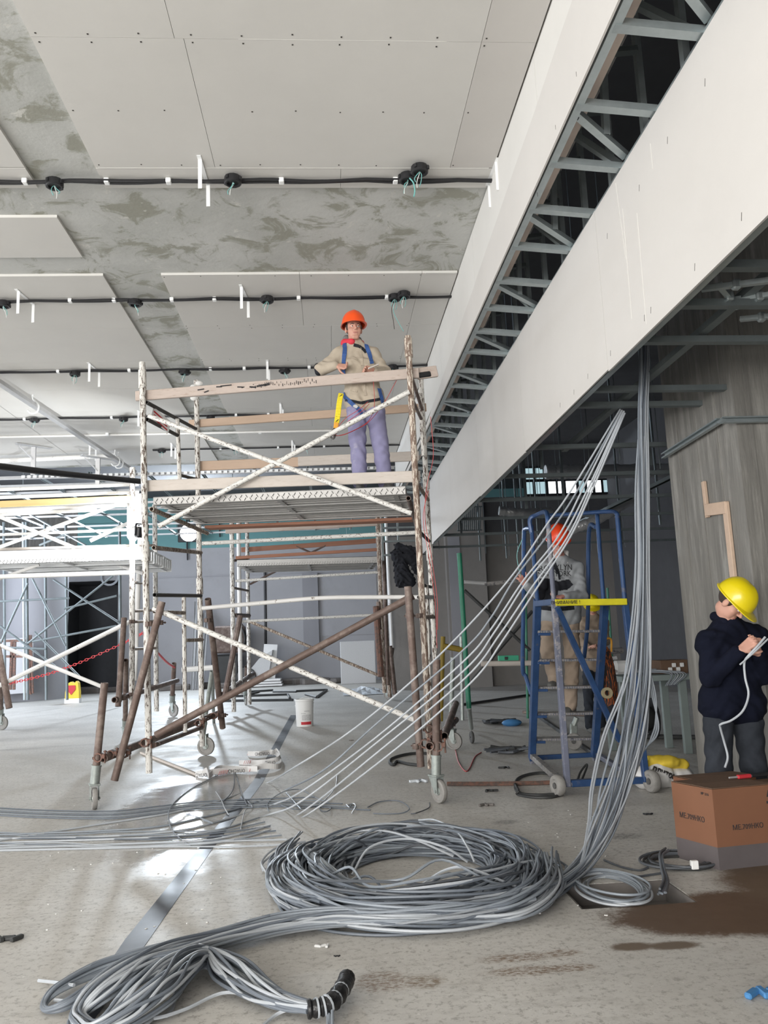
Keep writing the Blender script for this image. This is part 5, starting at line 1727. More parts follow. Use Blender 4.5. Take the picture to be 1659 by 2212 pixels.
# sack with yellow top behind the carton
p = PZ(1432, 1702)
t = thing('sack', 'crumpled white sack with a yellow top beside the right ladder wheel', 'sack', p)
obj('sack_body', sdf_surface([('c', p + Vector((-.18, 0, .10)), p + Vector((.22, .02, .08)), .10, .09), ('e', p + Vector((-.05, 0, .13)), (.16, .13, .12), None), ('e', p + Vector((.16, .03, .09)), (.15, .12, .09), None)], .014, .006), M['tapewhite'], t, True)
obj('sack_top', sdf_surface([('c', p + Vector((-.10, 0, .245)), p + Vector((.22, .0, .20)), .055, .045), ('e', p + Vector((.05, 0, .23)), (.13, .11, .06), None), ('c', p + Vector((-.16, -.04, .22)), p + Vector((-.05, -.03, .25)), .03, .04)], .012, .007), M['bagyellow'], t, True, label='bright yellow top')
obj('print', text_mb('ПЛИТОМИК', .06, p + Vector((.02, -.115, .13)), (1, 0, -.45), (0.3, -.5, 1), .012, stretch=.9), M['ink'], t)

# =================================================================== MIDDLE OF THE FLOOR
# white bucket
p = PZ(658, 1570)
p.y += .15
t = thing('bucket', 'white plastic bucket with a red printed band on the open floor', 'bucket', p)
rB = .165
obj('bucket_wall', MB().lathe([(0, 0), (rB * .90, 0), (rB * .92, .01), (rB, .44), (rB * 1.07, .445), (rB * 1.07, .475), (rB, .48), (rB * .97, .48), (rB * .95, .40), (rB * .86, .03), (0, .03)], p, None, 24), M['plasticwhite'], t, True)
def curved(p, r, a0, a1, z0, z1, n=8):
    mb = MB()
    for k in range(n):
        b0, b1 = a0 + (a1 - a0) * k / n, a0 + (a1 - a0) * (k + 1) / n
        rr0 = lambda z: (r * .92 + (r - r * .92) * (z / .44))
        f_ = lambda a_, z, e: p + Vector((math.sin(a_) * (rr0(z) + e), -math.cos(a_) * (rr0(z) + e), z))
        mb.prism([f_(b0, z0, .001), f_(b1, z0, .001), f_(b1, z1, .001), f_(b0, z1, .001)], (math.sin(b0) * .002, -math.cos(b0) * .002, 0))
    return mb
obj('red_band', curved(p, rB, -.4, .85, .035, .085), M['redink'], t)
obj('label_text', curved(p, rB, -.28, .8, .11, .21), M['labelgrey'], t)
obj('label_text', curved(p, rB, -.38, .15, .225, .24).add(*(lambda m_: (m_.v, m_.f))(curved(p, rB, .0, .6, .26, .28))), M['labelgrey'], t)
obj('handle', MB().tube(spline([p + Vector((-rB * 1.02, 0, .36)), p + Vector((-rB * .6, -.12, .47)), p + Vector((.05, -.10, .52)), p + Vector((rB * .8, -.04, .46)), p + Vector((rB * 1.03, 0, .40))], 6), .007, 6), M['plasticwhite'], t, True)
# crumpled barrier tape and the stick on the floor
t = thing('barrier_tape', 'crumpled red and white barrier tape lying on the floor beyond the bright reflection', 'tape', PZ(520, 1665))
def tape_strip(pxs, wd, name='tape_strip'):
    pts = spline([PZ(q[0], q[1], .02 + q[2]) for q in pxs], 7)
    mb = MB()
    for i in range(len(pts) - 1):
        tw = math.sin(i * .9) * .35
        a, b_ = pts[i], pts[i + 1]
        u = Vector((0, math.sin(tw) * .5, 1)).normalized() * wd / 2
        mb.prism([a - u, b_ - u, b_ + u, a + u], (0, .004, 0))
    obj(name, mb, M['tapewhite'], t, label=None)
    st = MB()
    return pts
for pxs in ([(422, 1673, .01), (455, 1668, .04), (490, 1664, .04), (530, 1662, .03), (570, 1655, .05), (604, 1655, .02), (606, 1640, .02), (590, 1625, .03), (560, 1628, .03), (535, 1628, .02)],
            [(436, 1672, .03), (446, 1664, .07), (452, 1676, .02), (470, 1660, .05), (500, 1660, .03), (556, 1661, .04)],
            [(516, 1648, .0), (548, 1648, .01), (580, 1645, .03), (604, 1637, .05), (598, 1622, .06), (588, 1627, .04)]):
    tape_strip(pxs, .062)
rs_ = MB()
for x0, y0, nn in ((458, 1666, 7), (474, 1671, 5), (540, 1664, 5), (551, 1661, 4), (536, 1628, 2), (528, 1648, 5)):
    for k in range(nn):
        p = PZ(x0 + k * 4.2, y0 - k * .6, .035) + Vector((0, -.028, .01))
        rs_.bar(p + Vector((-.006, 0, -.022)), p + Vector((.012, 0, .022)), .004, .013, (0, 1, 0))
obj('red_stripes', rs_, M['tapered'], t, label='red stripes')
for px, py, tx in ((567, 1629, 'ОПАСНО'), (512, 1666, 'ОПАСНО'), (436, 1675, 'ОПАС'), (584, 1648, 'ОПАС')):
    obj('tape_lettering', text_mb(tx, .055, PZ(px, py, .04) + Vector((0, -.035, .012)), (-1, 0.05, 0), (0, .25, -1), .001, stretch=.8), M['ink'], t, label='upside-down black warning word')
o = obj('floor_stick', MB().bar(PZ(305, 1626, .02), PZ(425, 1673, .02), .04, .03, (0, 0, 1), .006), M['woodpale'], loc=PZ(360, 1650))
tag(o, 'pale stick lying on the floor ending at the barrier tape', 'stick')
# dark steel frame lying flat on the far floor, plastic film, pallets
t = thing('floor_frame', 'thin dark steel frames lying flat on the far floor left of the bucket', 'frame', PZ(600, 1505))
for a, b_ in (((482, 1514), (633, 1512)), ((480, 1505), (622, 1500)), ((640, 1493), (706, 1490)), ((706, 1490), (684, 1506)), ((590, 1494), (640, 1494)), ((622, 1500), (626, 1508)), ((540, 1494), (590, 1491)), ((684, 1506), (660, 1500)), ((530, 1502), (560, 1494))):
    obj('frame_bar', MB().tube([PZ(*a, .03), PZ(*b_, .03)], .035, 6), M['hose'], t, True)
p = PZ(790, 1498)
t = obj('plastic_film', MB(), M['clear'])
bpy.data.objects.remove(t, do_unlink=True)
mb = MB()
nn = 10
gr = [[p + Vector(((i / nn - .5) * 1.3, (j / nn - .5) * 1.6, .02 + .22 * random.random() * math.sin(math.pi * i / nn) * math.sin(math.pi * j / nn))) for j in range(nn + 1)] for i in range(nn + 1)]
for i in range(nn):
    for j in range(nn):
        mb.prism([gr[i][j], gr[i + 1][j], gr[i + 1][j + 1], gr[i][j + 1]], (0, 0, -.004))
o = obj('plastic_film', mb, M['clear'], loc=p)
tag(o, 'crumpled clear plastic film on the far floor by the distant scaffold', 'film')
# far stack of white boards on a pallet
p = PF(585, 30.4)
t = thing('board_stack', 'small stack of white boards leaning and lying before the far wall', 'boards', p)
for k in range(3):
    obj('white_board', MB().bbox(p + Vector((-.3 + .12 * k, -.2, .06 + .09 * k)), (1.5 - .3 * k, .7, .07), .01), M['plasticwhite'], t)
obj('leaning_board', MB().bar(p + Vector((-.1, .1, .25)), p + Vector((0, .35, 1.5)), .5, .08, (0, -1, 0)), M['plasticwhite'], t)
t = thing('wheelbarrow', 'grey wheelbarrow tipped up against the far wall', 'wheelbarrow', PF(545, 30.3))
p = PF(545, 30.3)
bas = MB().prism([p + Vector(v_) for v_ in ((-.35, 0, .3), (.55, 0, .15), (.75, 0, 1.3), (.25, 0, 1.0))], (0, .6, 0))
obj('tray', bas, M['labelgrey'], t)
obj('wheel', MB().lathe([(.03, -.06), (.24, -.05), (.32, -.07), (.36, 0), (.32, .07), (.24, .05), (.03, .06)], p + Vector((-.2, -.05, .36)), Matrix.Rotation(1.45, 3, 'X'), 16), M['rubber'], t, True)
for s_ in (0, .55):
    obj('handle', MB().tube(spline([p + Vector((-.2, s_, .36)), p + Vector((-.5, s_, 1.0)), p + Vector((-.25, s_, 1.7)), p + Vector((-.4, s_, 2.3))], 6), .03, 6), M['hose'], t, True)
t = thing('site_mixer', 'dark boxy machine standing at the far wall behind the leaning pipe', 'machine', PF(492, 30.6))
p = PF(492, 30.6)
obj('machine_body', MB().bbox(p + Vector((-.1, .4, .65)), (1.0, .8, 1.1), .06), M['hose'], t)
obj('machine_head', MB().bbox(p + Vector((.05, .4, 1.75)), (1.1, .7, 1.0), .06), M['rust'], t)
t = thing('leaning_profiles', 'pale metal profiles leaning on the far wall left of the scaffold post', 'profiles', PF(425, 30))
for k in range(5):
    obj('profile', MB().chan(PF(416 + 5 * k, 30), PY(424 + 6 * k, 1300 + 8 * k, 31.5), .12, .08, .01, (0, -1, 0)), M['alu'], t)
o = obj('grey_panel', MB().bbox(PF(775, 29.5) + Vector((0, 0, .75)), (1.25, .3, 1.5), .02), M['labelgrey'], loc=PF(775, 29.5))
tag(o, 'grey boxed unit leaning at the far wall right of centre', 'unit')
t = thing('white_rack', 'white tube laid on two posts left of the scaffold rear wheel', 'tube', PY(430, 1445, 14))
obj('tube', MB().tube([PY(393, 1447, 14), PY(461, 1442, 14)], .045, 8), M['whitemetal'], t, True)
obj('post', MB().tube([PY(458, 1445, 14), PZ(462, 1562)], .03, 8), M['galv'], t, True)
# yellow sack far left, red chain
p = PF(158, 25.3)
t = thing('cement_sack', 'yellow and white paper sack with a red badge standing before the far rubble', 'sack', p)
w0, h0 = .22, .62
sp = [(-w0, 0), (w0, 0), (w0 * .95, .35), (w0 * .8, .62), (w0 * .55, .68), (w0 * .3, .60), (-w0 * .2, .66), (-w0 * .75, .60), (-w0 * .95, .35)]
obj('sack_body', MB().prism([p + Vector((x * .95, -.1, z * .95)) for x, z in sp], (0, .22, 0)), M['bagyellow'], t)
obj('sack_base', MB().mm(p + Vector((-w0 * .97, -.115, 0)), p + Vector((w0 * .97, .13, .14))), M['tapewhite'], t)
obj('badge', MB().prism([p + Vector((x * .95, -.12, z * .95)) for x, z in ((-.15, .55), (.10, .55), (.11, .42), (-.02, .26), (-.16, .42))], (0, .01, 0)), M['redink'], t)
t = thing('plastic_chain', 'red plastic chain drooping across the far left scaffolds', 'chain', PY(180, 1430, 17))
cps = spline([PY(-20, 1482, 17), PY(40, 1472, 17), PY(110, 1454, 17), PY(180, 1428, 17), PY(265, 1390, 17), PY(312, 1366, 17)], 12)
lk = MB().lathe([(.018, -.006), (.029, -.006), (.029, .006), (.018, .006)], (0, 0, 0), Matrix.Diagonal((1.5, 1, 1)), 10, True)
lkm = mesh_of('chain_link', lk, M['chainred'], (0, 0, 0), True)
acc, i = 0, 0
for i in range(len(cps) - 1):
    dv = cps[i + 1] - cps[i]
    nl = max(1, int(dv.length / .055))
    for k in range(nl):
        R = frame(dv) @ Matrix.Rotation(math.pi / 2 * ((k + i) % 2), 3, 'Y') @ Matrix.Rotation(math.pi / 2, 3, 'Z')
        place(lkm, 'chain_link', t, lin(cps[i], cps[i + 1], k / nl) - Vector(t.location), R)
o = obj('red_rope', MB().tube(spline([PY(336, 1405, 15.6), PY(360, 1430, 17), PY(377, 1442, 18)], 6), .02, 6), M['chainred'], smooth=True, loc=PY(360, 1430, 19))
tag(o, 'short red chain end right of the tall scaffold post', 'chain')
# hanging fixtures on the far wall
for k, (x, y0, y1, lb) in enumerate(((572, 1230, 1405, 'thin black drop pipe on the far wall left of the pilaster'), (403, 1105, 1210, 'thin black cord hanging on the teal wall near the floodlight'), (473, 1108, 1160, 'black cord on the teal wall right of the floodlight'))):
    o = obj('drop_cord', MB().tube([PY(x, y0, 31.98), PY(x + 2, y1, 31.98)], .05 if k == 0 else .03, 6), M['black'], smooth=True, loc=PY(x, y1, 31.6))
    tag(o, lb, 'cord')
o = obj('white_downpipe', MB().tube([PY(833, 1110, 24.3), PY(847, 1400, 24.3)], .05, 8), M['whitetube'], smooth=True, loc=PY(847, 1400, 24.3))
tag(o, 'pale vertical pipe at the corner of the brown wall', 'pipe')
o = obj('cable_ring', MB().lathe([(.28, -.02), (.36, -.02), (.36, .02), (.28, .02)], PY(237, 1246, 31.97), Matrix.Rotation(1.5, 3, 'X'), 18, True), M['cable_c'], smooth=True, loc=PY(237, 1246, 31.97))
tag(o, 'pale ring of cable hanging at the top of the dark opening', 'cable ring')
# small bits of litter on the floor
for q, s_, m_, lb in (((18, 2032), .055, 'hose', 'bent black scrap on the floor at the left picture edge'), ((1400, 1760), .03, 'black', 'small black scrap between the cables and the carton'), ((1650, 2152), .06, 'bluewrap', 'blue scrap at the right picture edge'), ((697, 2046), .028, 'plasticwhite', 'white paper crumb near the taped cable end'), ((728, 2066), .012, 'black', 'tiny black nut near the taped cable end'),
                      ((1060, 1710), .05, 'hose', 'forked black scrap left of the ladder wheel'), ((1050, 1741), .05, 'dirt', 'flat grey crumb on the floor right of the scaffold wheel'), ((905, 1690), .07, 'clear', 'scrap of clear film left of the right scaffold wheel'), ((1090, 1660), .05, 'hose', 'small dark scrap before the ladder foot'), ((760, 1600), .03, 'dirt', 'small dark crumb on the floor right of the bucket')):
    p = PZ(*q)
    b = MB()
    for k in range(3):
        b.bbox(p + Vector((s_ * (k - 1) * .8, s_ * .3 * math.sin(k * 3), s_ * .22)), (s_ * 1.3, s_ * .5, s_ * .4), s_ * .1, Matrix.Rotation(.9 * k + q[0], 3, 'Z'))
    o = obj('scrap', b, M[m_], loc=p)
    tag(o, lb, 'scrap')
dust = MB()
for k in range(70):
    p = PZ(random.choice((random.uniform(100, 520), random.uniform(1130, 1320))), random.uniform(1740, 2010))
    dust.box(p + Vector((0, 0, .002)), (random.uniform(.004, .014), random.uniform(.004, .012), .004), Matrix.Rotation(random.uniform(0, 3), 3, 'Z'))
o = obj('white_crumbs', dust, M['whitedust'], loc=PZ(700, 1900), kind='stuff')
tag(o, 'scattered white plaster crumbs on the near floor', 'crumbs')
# =================================================================== CABLES
CM = ['cable_a', 'cable_b', 'cable_c']


def strands(parent, ctrl, spread, n, r, mats, sub=7, twist=1.0, zmin=True, flat=1.0, name='cable', seed=0, sides=6, ends=0.0):
    """n separate strands that follow one course; spread gives the bundle radius at every control point"""
    rr = random.Random(seed)
    m = len(ctrl)
    for s_ in range(n):
        ang, rad = rr.uniform(0, 6.283), math.sqrt(rr.random())
        pts = []
        for i, c in enumerate(ctrl):
            ang += rr.uniform(-.8, .8) * twist
            rad = min(1, max(0.05, rad + rr.uniform(-.3, .3)))
            t = (Vector(ctrl[min(i + 1, m - 1)]) - Vector(ctrl[max(i - 1, 0)])).normalized()
            R = frame(t)
            o = R @ Vector((math.cos(ang) * rad * spread[i], 0, math.sin(ang) * rad * spread[i] * flat))
            p = Vector(c) + o
            if zmin:
                p.z = r * 1.05 + abs(p.z - r * 1.05)
            pts.append(p)
        if ends:
            d = (pts[-1] - pts[-2]).normalized()
            pts[-1] = pts[-1] + d * rr.uniform(-ends, ends)
        cv = spline(pts, sub)
        if zmin:
            for p in cv:
                p.z = max(p.z, r)
        obj(name, MB().tube(cv, r, sides), M[rr.choice(mats)], parent, True)


# ---- A: bundle hanging from the steel frame to the coil
A = thing('cable_bundle', 'thick bundle of grey cables hanging from the dark ceiling frame down to the big coil', 'cables', PZ(1250, 1895))
ctrl = [PY(1389, 690, 6.2), PY(1389, 800, 6.05), PY(1388, 900, 5.95), PY(1388, 1050, 5.88), PY(1388, 1250, 5.82), PY(1380, 1450, 5.72), PY(1362, 1580, 5.62), PY(1335, 1690, 5.5), PY(1305, 1780, 5.32), PY(1262, 1862, 5.12), PZ(1200, 1915, .05), PZ(1130, 1945, .06), PZ(1040, 1968, .06), PZ(930, 1982, .05), PZ(800, 1978, .05), PZ(690, 1952, .05), PZ(625, 1905, .05), PZ(612, 1860, .06), PZ(650, 1825, .06)]
strands(A, ctrl, [.045, .045, .04, .05, .06, .085, .105, .10, .085, .06, .05, .07, .09, .11, .12, .12, .10, .10, .11], 23, .0064, ['cable_a', 'cable_e', 'cable_b', 'cable_e'], 6, .6, seed=3, flat=.8)
# a few strands hang looser, farther left and right
for k, (dx0, dx1) in enumerate(((-52, -40), (-20, -60), (24, 20), (30, 38), (16, 34), (-34, -66))):
    c2 = [PY(1386 + k, 860, 6.0), PY(1386 + dx0 * .25, 1050, 5.9), PY(1388 + dx0 * .3, 1250, 5.84), PY(1380 + dx0 * .4 + dx1 * .2, 1450, 5.75), PY(1362 + dx1 * .9, 1590, 5.66), PY(1330 + dx1 * .8, 1700, 5.5), PY(1302 + dx1 * .5, 1790, 5.3), PZ(1240, 1890, .06), PZ(1120, 1950, .05)]
    obj('cable', MB().tube(spline(c2, 8), .007, 6), M['cable_e' if k % 2 else 'cable_a'], A, True)
for k in range(3):
    c2 = [PY(1395, 1420, 5.75), PY(1408 + 4 * k, 1500, 5.72), PY(1422 - 3 * k, 1560, 5.7), PY(1418 - 5 * k, 1590, 5.68), PY(1398, 1612, 5.66), PY(1372, 1650, 5.6), PY(1345, 1720, 5.45)]
    obj('cable', MB().tube(spline(c2, 8), .006, 6), M['cable_a'], A, True)

# ---- B: sheaf slanting down across the scaffold foot to the floor at the left
B = thing('cable_sheaf', 'sheaf of pale cables slanting from the ceiling frame past the ladder down to the floor', 'cables', PZ(600, 1760))
routes = [
    [(1340, 884, 6.75), (1232, 1062, 6.85), (1180, 1135, 6.88), (1105, 1245, 6.92), (1000, 1364, 7.0), (880, 1480, 7.1), (754, 1582, 7.35), (640, 1655, 7.5), (580, 1690, 0), (480, 1728, 0), (365, 1757, 0), (200, 1783, 0), (-40, 1822, 0)],
    [(1342, 888, 6.73), (1250, 1055, 6.83), (1195, 1140, 6.86), (1112, 1250, 6.9), (1060, 1335, 6.93), (1000, 1405, 6.97), (816, 1561, 7.2), (703, 1661, 7.3), (620, 1705, 0), (540, 1738, 0), (440, 1765, 0), (300, 1790, 0), (-40, 1805, 0)],
    [(1344, 886, 6.71), (1262, 1050, 6.8), (1205, 1160, 6.83), (1130, 1255, 6.87), (1060, 1360, 6.9), (1000, 1430, 6.93), (826, 1582, 7.15), (662, 1703, 7.2), (590, 1738, 0), (480, 1772, 0), (380, 1795, 0), (200, 1808, 0), (-40, 1812, 0)],
    [(1346, 890, 6.69), (1268, 1060, 6.78), (1212, 1165, 6.8), (1137, 1258, 6.84), (1068, 1366, 6.87), (1004, 1447, 6.9), (818, 1601, 7.1), (655, 1728, 7.1), (580, 1760, 0), (470, 1793, 0), (350, 1808, 0), (-40, 1822, 0)],
    [(1348, 888, 6.67), (1278, 1050, 6.75), (1225, 1162, 6.78), (1148, 1270, 6.82), (1080, 1370, 6.85), (1006, 1464, 6.88), (806, 1633, 7.05), (647, 1758, 0), (560, 1790, 0), (450, 1815, 0), (300, 1822, 0), (-40, 1834, 0)],
    [(1350, 892, 6.65), (1284, 1048, 6.73), (1232, 1160, 6.76), (1160, 1270, 6.8), (1085, 1385, 6.83), (1020, 1472, 6.86), (855, 1618, 7.0), (660, 1762, 0), (560, 1800, 0), (459, 1821, 0), (300, 1830, 0), (-40, 1838, 0)],
]
for k, rt in enumerate(routes):
    pts = [PZ(x, y, .008) if Y == 0 else PY(x, y, Y) for x, y, Y in rt]
    obj('cable', MB().tube(spline(pts, 9), .0082, 7), M['cable_c' if k != 1 else 'cable_a'], B, True)
# ---- C: flat-lying lines running off to the left
Cc = thing('floor_cables', 'thin cables lying straight across the floor toward the left picture edge', 'cables', PZ(200, 1790))
rr = random.Random(8)
for k in range(7):
    y = 1798 + k * 5.5
    pts = [PZ(-40, y + rr.uniform(-4, 4), .008), PZ(120, y + rr.uniform(-6, 6), .008), PZ(250, y + 2 + rr.uniform(-4, 4), .008), PZ(380, y - 2, .008), PZ(470 + 10 * k, y - 8 + rr.uniform(-6, 6), .008), PZ(560 + 12 * k, y - 32 + 4 * k, .008)]
    obj('cable', MB().tube(spline(pts, 8), .0062, 6), M[rr.choice(['cable_a', 'cable_b', 'cable_c'])], Cc, True)
for k in range(5):
    y = 1744 + k * 4
    pts = [PZ(-40, y - 1, .008), PZ(90, y + 6, .008), PZ(240, y + 8, .008), PZ(340, y - 2, .008), PZ(430, y - 12, .008), PZ(560 + 20 * k, y - 18, .008), PZ(680 + 30 * k, y - 22 + 3 * k, .008)]
    obj('cable', MB().tube(spline(pts, 8), .0062, 6), M[rr.choice(['cable_b', 'cable_d', 'cable_a'])], Cc, True)
# ---- D: scribbled loose ends
D = thing('loose_wires', 'loose curly wires scribbled over the floor under the scaffold', 'wires', PZ(640, 1740))
scr = [[(470, 1675), (420, 1700), (380, 1730), (364, 1757), (370, 1790), (390, 1812), (412, 1828)], [(505, 1668), (506, 1690), (500, 1712), (478, 1735)], [(508, 1668), (515, 1690), (522, 1712), (534, 1740)],
       [(466, 1710), (478, 1728), (485, 1745), (494, 1760)], [(580, 1752), (578, 1736), (595, 1720), (620, 1708), (650, 1706), (680, 1722), (712, 1735)], [(618, 1712), (632, 1728), (650, 1748), (645, 1740), (625, 1730)],
       [(690, 1745), (700, 1742), (714, 1745), (708, 1752), (695, 1752), (690, 1742), (700, 1735)], [(745, 1742), (762, 1736), (768, 1742), (760, 1757)], [(748, 1738), (755, 1744), (760, 1737)], [(794, 1744), (820, 1732), (860, 1730), (884, 1745), (870, 1756), (830, 1758), (806, 1757)],
       [(928, 1734), (926, 1745), (900, 1756), (888, 1758)], [(728, 1672), (726, 1695), (712, 1718), (690, 1738)], [(400, 1758), (430, 1766), (460, 1778), (440, 1772)], [(560, 1742), (600, 1738), (640, 1748), (700, 1738)], [(830, 1784), (870, 1774), (910, 1772), (960, 1790)], [(535, 1730), (545, 1745), (530, 1750), (520, 1790)]]
for k, s_ in enumerate(scr):
    pts = [PZ(x, y, .008 + (.02 if i == len(s_) // 2 else 0)) for i, (x, y) in enumerate(s_)]
    obj('wire', MB().tube(spline(pts, 7), .0052, 5), M[['cable_a', 'cable_b', 'cable_d', 'cable_c'][k % 4]], D, True)

# ---- E: the big coil on the floor
E_ = thing('cable_coil', 'huge loose coil of grey cables spread in a ring on the near floor', 'cable coil', PZ(880, 1890))
cx, cy = .46, 5.26
rr = random.Random(21)
NL = 190
for k in range(NL):
    u = (k + .5) / NL
    rad = .58 + .42 * rr.random()
    rx, ry = .83 * rad * (1 + rr.uniform(-.03, .05)), 0.95 * rad * (1 + rr.uniform(-.06, .03))
    ox, oy = rr.uniform(-.05, .05), rr.uniform(-.06, .06)
    a0 = rr.uniform(0, 6.283)
    span = rr.choice((5.2, 6.0, 6.5, 4.4))
    nP = 15
    ph1, ph2, ph3 = rr.uniform(0, 6), rr.uniform(0, 6), rr.uniform(0, 6)
    # the heap is highest in the middle of the ring's width
    hmax = .012 + .16 * max(0, 1 - ((rad - .79) / .22) ** 2)
    zl = rr.random() ** .8 * hmax
    pts = []
    for i in range(nP):
        a = a0 + span * i / (nP - 1)
        wob = .055 * math.sin(2 * a + ph1) + .035 * math.sin(3 * a + ph2)
        z = .008 + max(0, zl * (.75 + .35 * math.sin(2 * a + ph3)))
        pts.append(Vector((cx + ox + rx * (1 + wob) * math.cos(a), cy + oy + ry * (1 + wob) * math.sin(a), z)))
    if rr.random() < .10:
        j = rr.randrange(4, nP - 4)
        pts[j].z += .08
        pts[j] += Vector((cx - pts[j].x, cy - pts[j].y, 0)) * .16
    obj('cable', MB().tube(spline(pts, 6), .0075, 6), M[rr.choice(['cable_b', 'cable_b', 'cable_b', 'cable_a', 'cable_a', 'cable_d', 'cable_c'])], E_, True)
# turned-over fan at the left of the ring
rr = random.Random(4)
for k in range(44):
    f_ = k / 43
    x0 = lambda v_: v_ + rr.uniform(-7, 7)
    p = [PZ(x0(705 + 50 * f_), 1950 - 20 * f_, .03), PZ(x0(640 + 60 * f_), 1944 - 30 * f_, .05 + .04 * rr.random()), PZ(x0(588 + 75 * f_), 1918 - 30 * f_, .07 + .05 * rr.random()), PZ(x0(578 + 70 * f_), 1880 - 18 * f_, .10 + .05 * rr.random()),
         PZ(x0(600 + 52 * f_), 1852 - 8 * f_, .12 + .04 * rr.random()), PZ(x0(640 + 30 * f_), 1838 - 6 * rr.random(), .13), PZ(x0(672 + 20 * f_), 1850 + 8 * f_, .15), PZ(x0(700 + 40 * f_), 1890 + rr.uniform(-8, 8), .11), PZ(x0(740 + 40 * f_), 1925, .05)]
    if k % 3 == 0:
        p = p[:6]
    obj('cable', MB().tube(spline(p, 5), .0068, 6), M[rr.choice(['cable_a', 'cable_c', 'cable_c', 'cable_b'])], E_, True)
# a few whiskers inside and bright arcs on top
for q in ([(905, 1915, .05), (960, 1880, .16), (1010, 1875, .18), (1090, 1905, .10), (1140, 1925, .05)], [(760, 1890, .03), (800, 1830, .15), (880, 1812, .17), (960, 1830, .14), (1010, 1862, .05)], [(905, 1772, .05), (940, 1772, .12), (985, 1795, .14), (1010, 1830, .12), (1025, 1862, .05)],
          [(700, 1850, .10), (760, 1800, .14), (830, 1795, .15), (900, 1815, .12), (980, 1850, .05)], [(700, 1846, .03), (720, 1870, .03), (740, 1880, .02), (730, 1895, .01)], [(745, 1856, .03), (745, 1880, .03), (752, 1900, .01)], [(780, 1840, .03), (760, 1870, .04), (770, 1890, .02), (755, 1905, .01)], [(575, 1885, .02), (566, 1860, .03), (600, 1830, .05), (660, 1818, .06)], [(568, 1880, .01), (570, 1862, .02), (620, 1822, .05)],
          [(860, 1935, .09), (960, 1895, .14), (1060, 1880, .15), (1150, 1860, .12), (1180, 1880, .04)], [(1060, 1800, .1), (1066, 1830, .1), (1070, 1855, .05)]):
    obj('cable', MB().tube(spline([PZ(x, y, z + .01) for x, y, z in q], 8), .0075, 6), M['cable_c'], E_, True)

# ---- F: tail of the coil, its fan of loops and the taped end
T = thing('cable_tail', 'pale fanned bundle of cables looping at lower left and ending in black tape', 'cables', PZ(350, 2090))
def fan(ctrl, spr, n, seed, mats, r=.0072, flat=.6):
    strands(T, [PZ(x, y, z) for x, y, z in ctrl], spr, n, r, mats, 7, .7, seed=seed, flat=flat, sides=8)
fan([(1175, 1868, .07), (1172, 1915, .08), (1110, 1952, .07), (1000, 1975, .06), (860, 1975, .07), (720, 1975, .07), (600, 1990, .06), (480, 2018, .06), (380, 2048, .06), (300, 2068, .06), (210, 2095, .05), (130, 2135, .04), (98, 2165, .02), (104, 2182, .02), (150, 2165, .04), (220, 2120, .06), (300, 2092, .09), (380, 2070, .10), (440, 2062, .07), (500, 2092, .05), (560, 2140, .04), (620, 2165, .04), (672, 2176, .05)],
    [.14, .12, .09, .06, .055, .06, .055, .05, .05, .05, .045, .03, .012, .012, .03, .04, .05, .05, .05, .07, .06, .04, .025], 18, 1, ['cable_b', 'cable_b', 'cable_a'])
fan([(1150, 1850, .07), (1165, 1915, .08), (1110, 1960, .07), (1000, 1980, .05), (860, 1985, .06), (720, 1985, .06), (600, 2000, .06), (480, 2026, .07), (380, 2052, .09), (300, 2085, .10), (220, 2140, .08), (172, 2185, .04), (172, 2212, .03), (205, 2225, .04), (270, 2190, .07), (330, 2140, .10), (385, 2090, .11), (440, 2066, .08), (500, 2098, .05), (560, 2145, .04), (620, 2168, .04), (672, 2178, .05)],
    [.16, .12, .09, .06, .055, .06, .055, .055, .065, .08, .07, .035, .04, .05, .085, .11, .10, .07, .09, .07, .04, .025], 36, 2, ['cable_c', 'cable_a', 'cable_b', 'cable_c'])
fan([(1120, 1930, .08), (1030, 1965, .06), (900, 1982, .04), (760, 1984, .05), (640, 1996, .05), (520, 2022, .05), (430, 2048, .05), (400, 2060, .05), (470, 2075, .05), (540, 2120, .04), (610, 2160, .04), (672, 2177, .05)], [.14, .09, .05, .05, .05, .05, .04, .03, .06, .06, .04, .025], 12, 6, ['cable_a', 'cable_c'])
for q in ([(83, 2118, .02), (120, 2122, .03), (160, 2128, .05)], [(118, 2160, .02), (170, 2165, .03), (215, 2170, .03)], [(182, 2140, .04), (206, 2150, .05), (226, 2156, .05)], [(420, 2042, .12), (412, 2080, .07), (385, 2140, .03), (330, 2200, .02), (300, 2225, .01)], [(370, 2110, .02), (378, 2150, .01), (372, 2180, .01), (360, 2195, .01)], [(270, 2192, .02), (330, 2200, .02), (400, 2180, .02), (480, 2145, .03), (560, 2150, .04)],
          [(560, 2222, .01), (600, 2190, .02), (650, 2172, .05)], [(430, 2040, .1), (480, 2058, .08), (530, 2092, .04), (575, 2135, .02)]):
    obj('cable', MB().tube(spline([PZ(x, y, z) for x, y, z in q], 8), .0072, 6), M['cable_c'], T, True)
